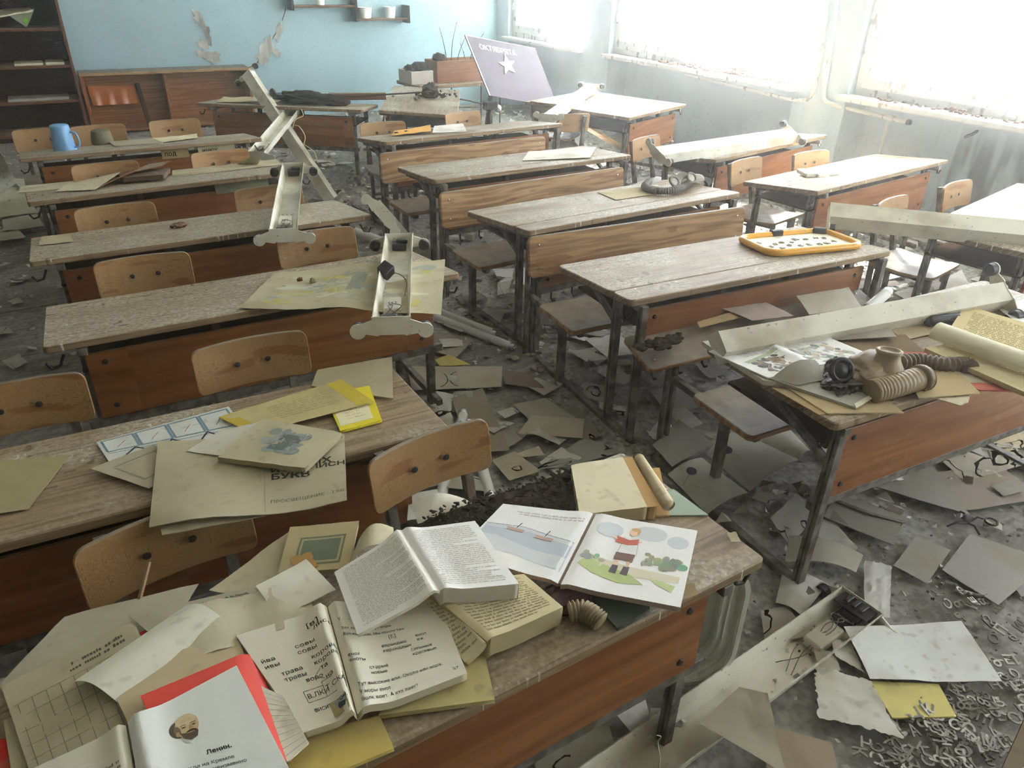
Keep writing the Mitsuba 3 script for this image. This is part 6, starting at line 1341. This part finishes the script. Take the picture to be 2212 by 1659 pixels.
k, sh = fl('sheet with a big handwritten curved letter in the aisle', ((0.9591, 2.4697, 0.003), (1.2982, 2.2936, 0.003), (1.2133, 2.1481, 0.003), (0.9003, 2.284, 0.003)), s(164, 156, 138))
pr = Print(sh); cx, cy = sh.w * .42, sh.h * .42
for sg in (-1, 1):
    p = [(cx + sg * (0.012 + 0.05 * abs(math.sin(a)) ** 1.3 * 1.0), cy + 0.075 * math.cos(a) * -1) for a in np.linspace(-1.2, PI * .95, 24)]
    p = [(cx + sg * (0.004 + 0.055 * (1 - math.cos(a)) / 1.3), cy + 0.06 * math.sin(a)) for a in np.linspace(-1.3, 1.3, 20)]
    pr.line(p, 0.004, s(70, 66, 60))
pr.build(k, 'handwritten letter')
for lab, Q, c in (
    ('pale sheet in the aisle nearest the front feet of the middle benches', ((1.2988, 2.1318, 0.003), (1.3719, 2.1516, 0.003), (1.4099, 2.0454, 0.003), (1.3239, 2.0155, 0.003)), s(170, 164, 148)),
    ('grey sheet in the middle of the aisle under a longer one', ((1.1867, 2.0119, 0.003), (1.3178, 1.9957, 0.003), (1.3423, 1.8152, 0.003), (1.1856, 1.8771, 0.003)), s(156, 150, 136)),
    ('long pale card in the aisle with its corner toward the front desk legs', ((1.2078, 1.9141, 0.003), (1.3629, 1.8044, 0.003), (1.285, 1.7053, 0.003), (1.1033, 1.8337, 0.003)), s(172, 164, 144)),
    ('grey brown sheet in the aisle next to the left desk corner', ((1.0029, 2.1532, 0.003), (1.1437, 2.1726, 0.003), (1.0299, 1.7563, 0.003), (0.9068, 1.8006, 0.003)), s(140, 132, 116)),
    ('whitish sheet poking out at the left desk corner in the aisle', ((0.9114, 2.1712, 0.003), (1.0013, 2.1616, 0.003), (0.9337, 1.9863, 0.003), (0.8969, 1.9957, 0.003)), s(188, 182, 168)),
    ('greenish grey sheet behind the soil heap on the floor', ((1.3002, 1.7133, 0.003), (1.36, 1.5811, 0.003), (1.1685, 1.5911, 0.003), (1.0566, 1.6335, 0.003)), s(142, 144, 134)),
    ('tan sheet between the chair back and the soil heap', ((0.9527, 1.7436, 0.003), (1.0449, 1.7484, 0.003), (1.062, 1.6137, 0.003), (0.9486, 1.619, 0.003)), s(172, 164, 144)),
    ('small curled tan scrap above the tan sheet by the soil heap', ((1.0396, 1.7361, 0.003), (1.129, 1.7375, 0.003), (1.1186, 1.6821, 0.003), (1.048, 1.7077, 0.003)), s(180, 172, 152)),
    ('white page on the floor under the second middle bench, left of two', ((1.7822, 3.2717, 0.003), (1.8929, 3.2317, 0.003), (1.7623, 3.042, 0.003), (1.7203, 3.0632, 0.003)), s(206, 204, 200)),
    ('white page on the floor under the second middle bench, right of two', ((1.9243, 3.2314, 0.003), (1.9757, 3.1675, 0.003), (1.8613, 2.9647, 0.003), (1.7729, 3.0367, 0.003)), s(214, 212, 208)),
    ('small grey sheet between the feet of the second middle bench', ((1.4457, 2.8078, 0.003), (1.5024, 2.8322, 0.003), (1.5745, 2.7598, 0.003), (1.4874, 2.6558, 0.003)), s(176, 172, 164)),
    ('white card like a shallow tray under the front bench seat', ((1.6755, 2.4304, 0.003), (1.8469, 2.4442, 0.003), (1.8923, 2.3721, 0.003), (1.7317, 2.3397, 0.003)), s(214, 214, 210)),
    ('small white card beside the left foot of the letter board desk', ((1.49, 1.8939, 0.003), (1.5631, 1.7883, 0.003), (1.5044, 1.7614, 0.003), (1.4585, 1.847, 0.003)), s(206, 204, 196)),
    ('grey leaf on the floor under the letter board desk', ((1.5202, 2.0326, 0.003), (1.5864, 1.9612, 0.003), (1.5039, 1.8602, 0.003), (1.4493, 1.942, 0.003)), s(164, 160, 152)),
    ('crumpled greyish page at the end of the white tubes', ((1.1824, 2.7152, 0.003), (1.2948, 2.5546, 0.003), (1.1638, 2.4445, 0.003), (1.1001, 2.5572, 0.003)), s(150, 144, 130)),
    ('page with a yellow rim in the aisle above the handwritten letter', ((1.0828, 2.4727, 0.003), (1.1509, 2.4836, 0.003), (1.1889, 2.3636, 0.003), (1.0744, 2.4098, 0.003)), s(190, 174, 96)),
    ('brown card lying in the aisle right of the handwritten letter', ((1.288, 2.2637, 0.003), (1.3542, 2.1862, 0.003), (1.3575, 2.0528, 0.003), (1.2331, 2.158, 0.003)), s(126, 112, 100)),
    ('bright sheet on the floor under the letter board desk front', ((1.7343, 2.3434, 0.003), (1.8907, 2.3251, 0.003), (1.9055, 2.1168, 0.003), (1.7181, 2.1573, 0.003)), s(190, 188, 184)),
    ('large dim sheet on the floor in front of the aisle legs', ((1.2602, 1.8971, 0.003), (1.3949, 1.9174, 0.003), (1.3594, 1.6917, 0.003), (1.2921, 1.7015, 0.003)), s(126, 120, 106)),
    ('grey sheet at the foot of the green plastic cover', ((1.2426, 0.8459, 0.003), (1.32, 0.825, 0.003), (1.2838, 0.7304, 0.003), (1.1752, 0.7656, 0.003)), s(150, 146, 134)),
    ('whitish sheet between the red brown desk leg and the near desk corner', ((1.5383, 1.0949, 0.003), (1.7082, 1.1411, 0.003), (1.681, 1.0422, 0.003), (1.4992, 0.9797, 0.003)), s(160, 157, 148)),
    ('grey sheet crossing the leg of the red brown desk', ((1.6436, 1.0745, 0.003), (1.8411, 1.1098, 0.003), (1.7906, 0.9833, 0.003), (1.5942, 0.9547, 0.003)), s(168, 166, 158)),
    ('narrow grey card lying right of the red brown desk leg', ((1.5968, 0.9936, 0.003), (1.6983, 1.0089, 0.003), (1.661, 0.8815, 0.003), (1.613, 0.8713, 0.003)), s(170, 168, 158)),
    ('curved white leaf under the near rim of the nearest desk', ((0.7129, 0.7812, 0.05), (0.8062, 0.784, 0.05), (0.8004, 0.7375, 0), (0.7436, 0.7247, 0)), s(196, 192, 182)),
    ('white cup shaped scrap beside the leg of the nearest desk', ((0.7999, 0.7438, 0.03), (0.8381, 0.7202, 0.03), (0.8027, 0.7045, 0), (0.7835, 0.7214, 0)), s(182, 178, 168)),
    ('pale sheet on the floor at the bottom rim below the nearest desk', ((0.6289, 0.7978, 0.003), (0.7212, 0.7876, 0.003), (0.6677, 0.659, 0.003), (0.5614, 0.7177, 0.003)), s(176, 170, 154)),
    ('thin white strip on the floor above the bottom rim', ((0.7077, 0.7359, 0.003), (0.7801, 0.7146, 0.003), (0.777, 0.7014, 0.003), (0.7054, 0.7166, 0.003)), s(186, 182, 172)),
    ('sheet with a torn rim lying below the white cup shaped scrap', ((0.5341, 0.7898, 0.003), (0.6204, 0.7902, 0.003), (0.584, 0.7164, 0.003), (0.5165, 0.7426, 0.003)), s(170, 164, 150)),
    ('grey page at the right rim beside the large card', ((1.9581, 0.6576, 0.003), (2.0875, 0.6404, 0.003), (1.966, 0.5252, 0.003), (1.8831, 0.5516, 0.003)), s(150, 148, 144)),
    ('white page under the chairs by the niche', ((3.6678, 2.3229, 0.003), (3.8388, 2.3171, 0.003), (3.7565, 2.2013, 0.003), (3.5398, 2.1984, 0.003)), s(216, 216, 214)),
    ('white folded page beside the grey chair seat near the long casing', ((3.7162, 2.0379, 0.003), (4.0927, 2.1108, 0.003), (3.8249, 1.8787, 0.003), (3.5858, 1.8996, 0.003)), s(206, 200, 192))):
    fl(lab, Q, c)
fl('pale sheet on the chair of the nearest desk behind the tubes', ((0.5041, 1.3298, 0.31), (0.57, 1.3147, 0.31), (0.5545, 1.2429, 0.3), (0.4657, 1.2534, 0.3)), s(206, 202, 186))
# left side heap of papers beyond the desks
LW = (((-0.5111, 6.0532, 0.003), (-0.3482, 6.0414, 0.003), (-0.3101, 5.7107, 0.003), (-0.4905, 5.6566, 0.003)), ((-0.4539, 5.779, 0.003), (-0.2559, 5.7819, 0.003), (-0.2276, 5.497, 0.003), (-0.4132, 5.5077, 0.003)), ((-0.3489, 5.8506, 0.003), (-0.2201, 5.8146, 0.003), (-0.2153, 5.5714, 0.003), (-0.3115, 5.5712, 0.003)), ((-0.5025, 5.6284, 0.003), (-0.3243, 5.5773, 0.003), (-0.2776, 5.2711, 0.003), (-0.483, 5.248, 0.003)), ((-0.4719, 5.2929, 0.003), (-0.2898, 5.277, 0.003), (-0.2584, 4.9927, 0.003), (-0.4626, 4.9988, 0.003)), ((-0.2991, 5.5312, 0.003), (-0.2233, 5.4611, 0.003), (-0.2094, 5.2174, 0.003), (-0.2727, 5.2687, 0.003)), ((-0.5188, 6.4362, 0.003), (-0.404, 6.2979, 0.003), (-0.4304, 6.08, 0.003), (-0.5407, 6.1712, 0.003)), ((-0.4315, 6.2141, 0.003), (-0.2912, 6.1897, 0.003), (-0.2135, 5.8619, 0.003), (-0.3756, 5.9257, 0.003)), ((-0.5141, 5.0702, 0.003), (-0.3988, 5.0611, 0.003), (-0.3528, 4.8545, 0.003), (-0.4864, 4.8325, 0.003)))
for q in LW: fl('dusty sheet in the loose heap of papers at the left picture edge', q, s(*(np.array((176, 170, 148)) + rng.randint(-14, 14))), group='sheets in the heap at the left edge', lift=rng.uniform(0, .03), crumple=0.02)

# scattered scraps: countable pieces of paper and card over the floor
def scatter(n, x0, x1, y0, y1, size, label, group, cols, zs=(0.004, 0.014), avoid=None, seed=0, tilt=10):
    r = random.Random(seed); made = 0
    while made < n:
        x, y = r.uniform(x0, x1), r.uniform(y0, y1)
        if avoid and avoid(x, y): continue
        w, h = r.uniform(*size), r.uniform(*size) * 0.8
        M = move(x, y, r.uniform(*zs) + 0.006) @ rot('z', r.uniform(0, 360)) @ rot('x', r.uniform(-tilt, tilt)) @ rot('y', r.uniform(-tilt, tilt))
        Q = [xf(M, np.array(q)) for q in ((-w / 2, h / 2, 0), (w / 2 * r.uniform(.7, 1), h / 2, 0), (w / 2, -h / 2 * r.uniform(.6, 1), 0), (-w / 2, -h / 2, 0))]
        flat_sheet('paper_scrap', label, 'paper', Q, s(*(np.array(r.choice(cols)) + r.randint(-18, 12))), 0.0007, group, crumple=0.012, jag=0.06, nu=7, nv=7, seed=r.randint(0, 90))
        made += 1
DUSTY = ((182, 179, 170), (162, 159, 150), (196, 192, 182), (144, 140, 130))
BRIGHT = ((214, 208, 200), (190, 176, 162), (160, 146, 132), (200, 196, 190))
scatter(40, 0.55, 1.35, 0.95, 3.4, (0.06, 0.17), 'dusty paper scrap on the floor of the aisle', 'scraps in the aisle', DUSTY, seed=1)
scatter(56, 1.5, 2.7, 0.9, 4.4, (0.06, 0.18), 'dusty paper scrap on the floor under the middle row', 'scraps under the middle row', DUSTY, seed=2)
scatter(80, 2.6, 4.4, 1.5, 4.2, (0.06, 0.17), 'bright paper scrap on the littered floor by the windows', 'scraps by the windows', BRIGHT, seed=3, zs=(0.004, 0.03), tilt=16)
scatter(36, 1.5, 3.2, -0.1, 1.2, (0.04, 0.12), 'dusty paper scrap on the bare floor at the lower right', 'scraps on the lower right floor', DUSTY, seed=4, tilt=5)
scatter(40, 1.0, 3.4, 4.2, 7.4, (0.07, 0.2), 'paper scrap on the floor at the back of the room', 'scraps at the back', DUSTY, seed=5)
scatter(22, -1.0, -0.15, 2.4, 6.8, (0.05, 0.12), 'small scrap on the dark boards at the left', 'scraps on the left boards', DUSTY, seed=6)

# flakes of paint and plaster: too many to count
k = thing('floor_litter', 'countless flakes of paint and plaster over the dusty floor', 'litter'); labels[k]['kind'] = 'stuff'
r = np.random.default_rng(5); n = 9000
def flakes(n, x0, x1, y0, y1, smin, smax, cols, z1=0.012):
    c = np.column_stack([r.uniform(x0, x1, n), r.uniform(y0, y1, n), r.uniform(0.004, z1, n)])
    a = r.uniform(0, 2 * PI, (n, 1)) + np.array([0, 1.5, 3.1, 4.7]); q = r.uniform(smin, smax, (n, 1)) * r.uniform(.5, 1, (n, 4))
    v = np.stack([c[:, None, 0] + q * np.cos(a), c[:, None, 1] + q * np.sin(a), c[:, None, 2] + r.uniform(-1, 1, (n, 4)) * smax * 0.35], -1); v[..., 2] = np.maximum(v[..., 2], 0.003)
    k4 = np.arange(n)[:, None] * 4; f = np.vstack([k4 + [0, 1, 2], k4 + [0, 2, 3]])
    col = np.array([s(*cc) for cc in cols])[r.integers(0, len(cols), n)] * r.uniform(.75, 1.15, (n, 1))
    return v.reshape(-1, 3), f, np.repeat(col, 4, 0)
P_ = [flakes(3600, 0.4, 2.8, 0.3, 5.5, .004, .016, DUSTY), flakes(2200, 1.4, 4.4, 0.9, 5.5, .01, .04, ((170, 160, 148), (140, 128, 116), (206, 200, 192), (120, 108, 98)), 0.03), flakes(900, -1.6, 0.4, 2.2, 7.5, .006, .025, DUSTY), flakes(1800, 0.8, 4.4, 4.5, 8, .01, .045, DUSTY, .03),
      flakes(900, 1.2, 2.4, -0.2, 1.0, .003, .009, ((90, 84, 74), (120, 112, 100), (150, 144, 130)))]
at = np.cumsum([0] + [len(p[0]) for p in P_])
put('flakes', mikit.ply((np.vstack([p[0] for p in P_]), np.vstack([p[1] + a for p, a in zip(P_, at)])), 'debris', color=np.vstack([p[2] for p in P_])), k)
k = thing('rubble', 'lumps of plaster rubble strewn along the aisle ridge and the window side', 'rubble'); labels[k]['kind'] = 'stuff'
rr = random.Random(9); ms = []
for _ in range(420):
    if rr.random() < .45: x, y, q = 1.44 + rr.gauss(0, .05), rr.uniform(1.3, 5), rr.uniform(.005, .018)
    else: x, y, q = rr.uniform(2.0, 4.4), rr.uniform(1.2, 6.5), rr.uniform(.006, .026)
    ms.append(moved(blob(q, rr.randint(0, 999), 1.2, 1, .7, 1, .5), move(x, y, q * .4 + .004)))
mm = joined(*ms); put('lumps', mikit.ply(mm, 'debris', color=np.tile(s(142, 134, 120), (len(mm[0]), 1))), k)
k = thing('rubble', 'pile of dark rubble at the foot of the streaked niche wall', 'rubble'); labels[k]['kind'] = 'stuff'
q0 = np.array((4.9799, 2.9674, 0.03)); mm = joined(*[moved(blob(rr.uniform(.02, .05), rr.randint(0, 999), 1.2, 1, .7, 1, .5), move(q0[0] + rr.gauss(0, .10), q0[1] + rr.gauss(0, .12), rr.uniform(.01, .09))) for _ in range(46)])
put('lumps', mikit.ply(mm, 'debris', color=np.tile(s(120, 110, 96), (len(mm[0]), 1))), k)

# loose plastic letters and figures at the lower right
GLYPHS = 'АБВДЕЗКМНОПРСТУШ0123456789'
GM = {}
for c in GLYPHS:
    t = meshkit.text_mesh(c, 0.027, 0.004, True); v = np.array(t.vertices); v = v - [v[:, 0].mean(), v[:, 1].mean(), 0]
    GM[c] = [mikit.ply((v, np.array(t.faces)), 'plain', color=np.tile(s(*col), (len(v), 1))) for col in ((140, 134, 122), (108, 102, 92), (176, 172, 162))]
PL = ((1.3742, 0.4481, 0), (1.625, 0.4602, 0), (1.3482, 0.3669, 0), (1.2435, 0.4246, 0), (1.7525, 0.5716, 0), (1.766, 0.6561, 0), (1.6692, 0.6712, 0), (1.5512, 0.3847, 0), (1.3879, 0.7352, 0))
r = random.Random(21)
spots = [(PL[0], .07, 34), (PL[2], .075, 60), (PL[3], .06, 40), (PL[1], .08, 20), (PL[7], .08, 26), (PL[4], .05, 12), (PL[5], .05, 9)]
for p, sd, n in spots:
    for _ in range(n):
        q = (p[0] + r.gauss(0, sd), p[1] + r.gauss(0, sd * .8), 0.011 + abs(r.gauss(0, .006)))
        lk = thing('plastic_letter', 'small loose grey plastic letter among many on the floor at lower right', 'letter', 'loose plastic letters on the floor')
        tl = 12 if sd > .052 else 25
        put('shape', r.choice(GM[r.choice(GLYPHS)]), lk, move(*q) @ rot('z', r.uniform(0, 360)) @ rot('x', r.uniform(-tl, tl)) @ rot('y', r.uniform(-tl, tl)))

# other things on the floor
k = thing('plastic_cover', 'dull green plastic cover leaning on the right end of the nearest desk', 'cover')
A, B = np.array([1.10, 0.722, 0.312]), np.array([1.03, 0.745, 0.0]); ew = np.array([-0.93, 0.36, 0.0]); ew /= np.linalg.norm(ew); eh = A - B; eh -= ew * (eh @ ew); eh /= np.linalg.norm(eh)
en = np.cross(ew, eh); en = en if en[1] < 0 else -en
M = frame(B + [0, 0, 0.012], ew, eh, np.cross(ew, eh))
w_, h_ = 0.34, 0.34; dirn = 1 if np.cross(ew, eh)[1] < 0 else -1
def rring(ins, z0, z1):
    o = Polygon(outline(w_, h_, 0.085, 9)).buffer(-ins); i_ = o.buffer(-0.006); m = prism(o.difference(i_), abs(z1 - z0)); return moved(m, move(0, 0, min(z0, z1)))
o0 = plate(np.array(Polygon(outline(w_, h_, 0.085, 9)).buffer(-0.03).exterior.coords)[:-1][::-1] if False else outline(w_ - 0.06, h_ - 0.06, 0.06, 9) + 0.03, 0.004, 0.001)
gc = lambda m, c=(196, 197, 184): mikit.ply(m, 'gloss', color=np.tile(s(*c), (len(m[0]), 1)))
put('back', gc(moved(o0, move(0, 0, -0.05 * dirn))), k, M)
for i, (ins, a, b) in enumerate(((0.0, 0.004, -0.012), (0.006, -0.010, -0.030), (0.016, -0.026, -0.040), (0.026, -0.036, -0.052))): put('wall', gc(rring(ins, a * dirn, b * dirn), (204, 205, 192)), k, M)
put('rim', gc(moved(prism(Polygon(outline(w_ + 0.016, h_ + 0.016, 0.09, 9) - 0.008).difference(Polygon(outline(w_, h_, 0.085, 9)).buffer(-0.003)), 0.006), move(0, 0, 0.002 if dirn > 0 else -0.008)), (214, 215, 204)), k, M)
k = thing('dry_sprig', 'broken twig and leaf bits on the bare floor at the right', 'twig')
q0 = np.array((2.0462, 0.799, 0.02))
for i, (dx, dy) in enumerate(((-.07, .02), (.06, -.01), (.03, .05), (-.02, -.05))): put('stem', mikit.ply(tube([q0, q0 + [dx * .6, dy * .5, .012], q0 + [dx, dy, 0.0]], 0.003, 5), 'iron'), k)
put('leaf', mikit.ply(blob(0.016, 2, 1.2, .8, .5, 2, .6), 'iron', smooth=True), k, move(*(q0 + [0.015, 0.01, 0.004])))
put('ring', mikit.ply(ringm(0.017, 0.003), 'iron', smooth=True), k, move(*(q0 + [0.07, -0.03, 0.0])))
k = thing('white_bud', 'small white crumpled paper ball under the red brown desk', 'paper ball')
put('ball', mikit.ply(blob(0.028, 6, 1.2, 1, .8, 3, .7, 3), 'clean_paper', smooth=True, color=np.tile(s(222, 222, 218), (len(blob(0.028, 6, 1.2, 1, .8, 3)[0]), 1))), k, move(*(2.0492, 1.0503, 0.02)))
k = thing('wooden_slat', 'narrow split slat lying on the grey folder right of the desk leg', 'slat')
put('strip', mikit.ply(tube([(1.7644, 1.0543, 0.03), (1.8058, 0.9549, 0.032), (1.8608, 0.8879, 0.028)], 0.006, square=True), 'steel'), k)
k = thing('brown_board', 'dark brown board edge at the lower right corner', 'board')
put('edge', mikit.ply(tube([(1.2994, 0.2688, 0.06), (1.4407, 0.309, 0.1)], 0.014, square=True), 'edgewood'), k)
k = thing('loose_wire', 'thin pale wire curling beside the trough at the bottom rim', 'wire')
p = smooth_path(((0.7471, 0.6654, 0.09), (0.7582, 0.6626, 0.08), (0.75, 0.661, 0.07), (0.7414, 0.6397, 0.05), (0.7201, 0.6216, 0.03)), 5)
put('strand', mikit.ply(tube(p, 0.0012, 5), 'enamel'), k)
k = thing('burnt_lump', 'dark charred lump lying in the aisle behind the painted sheet', 'lump')
put('lump', mikit.ply(blob(0.05, 13, .8, .8, 1.3, 3, .5), 'iron', smooth=True), k, move(*(1.5524, 4.3909, 0.05)))

# ------------------------------------------------------------------ dusty air in the room
scene['dusty_air'] = {'type': 'homogeneous', 'albedo': rgb(0.98, 0.98, 0.98), 'sigma_t': 0.027, 'phase': {'type': 'hg', 'g': 0.93}}
scene['air'] = {'type': 'cube', 'to_world': T().translate([(XL + XW) / 2, (YF + YB) / 2, ZC / 2]).scale([(XW - XL) / 2 - 0.02, (YB - YF) / 2 - 0.02, ZC / 2 - 0.02]),
                'bsdf': {'type': 'null'}, 'interior': {'type': 'ref', 'id': 'dusty_air'}}
scene['camera']['medium'] = {'type': 'ref', 'id': 'dusty_air'}
labels['air'] = {'kind': 'structure', 'label': 'dusty hazy air filling the classroom'}
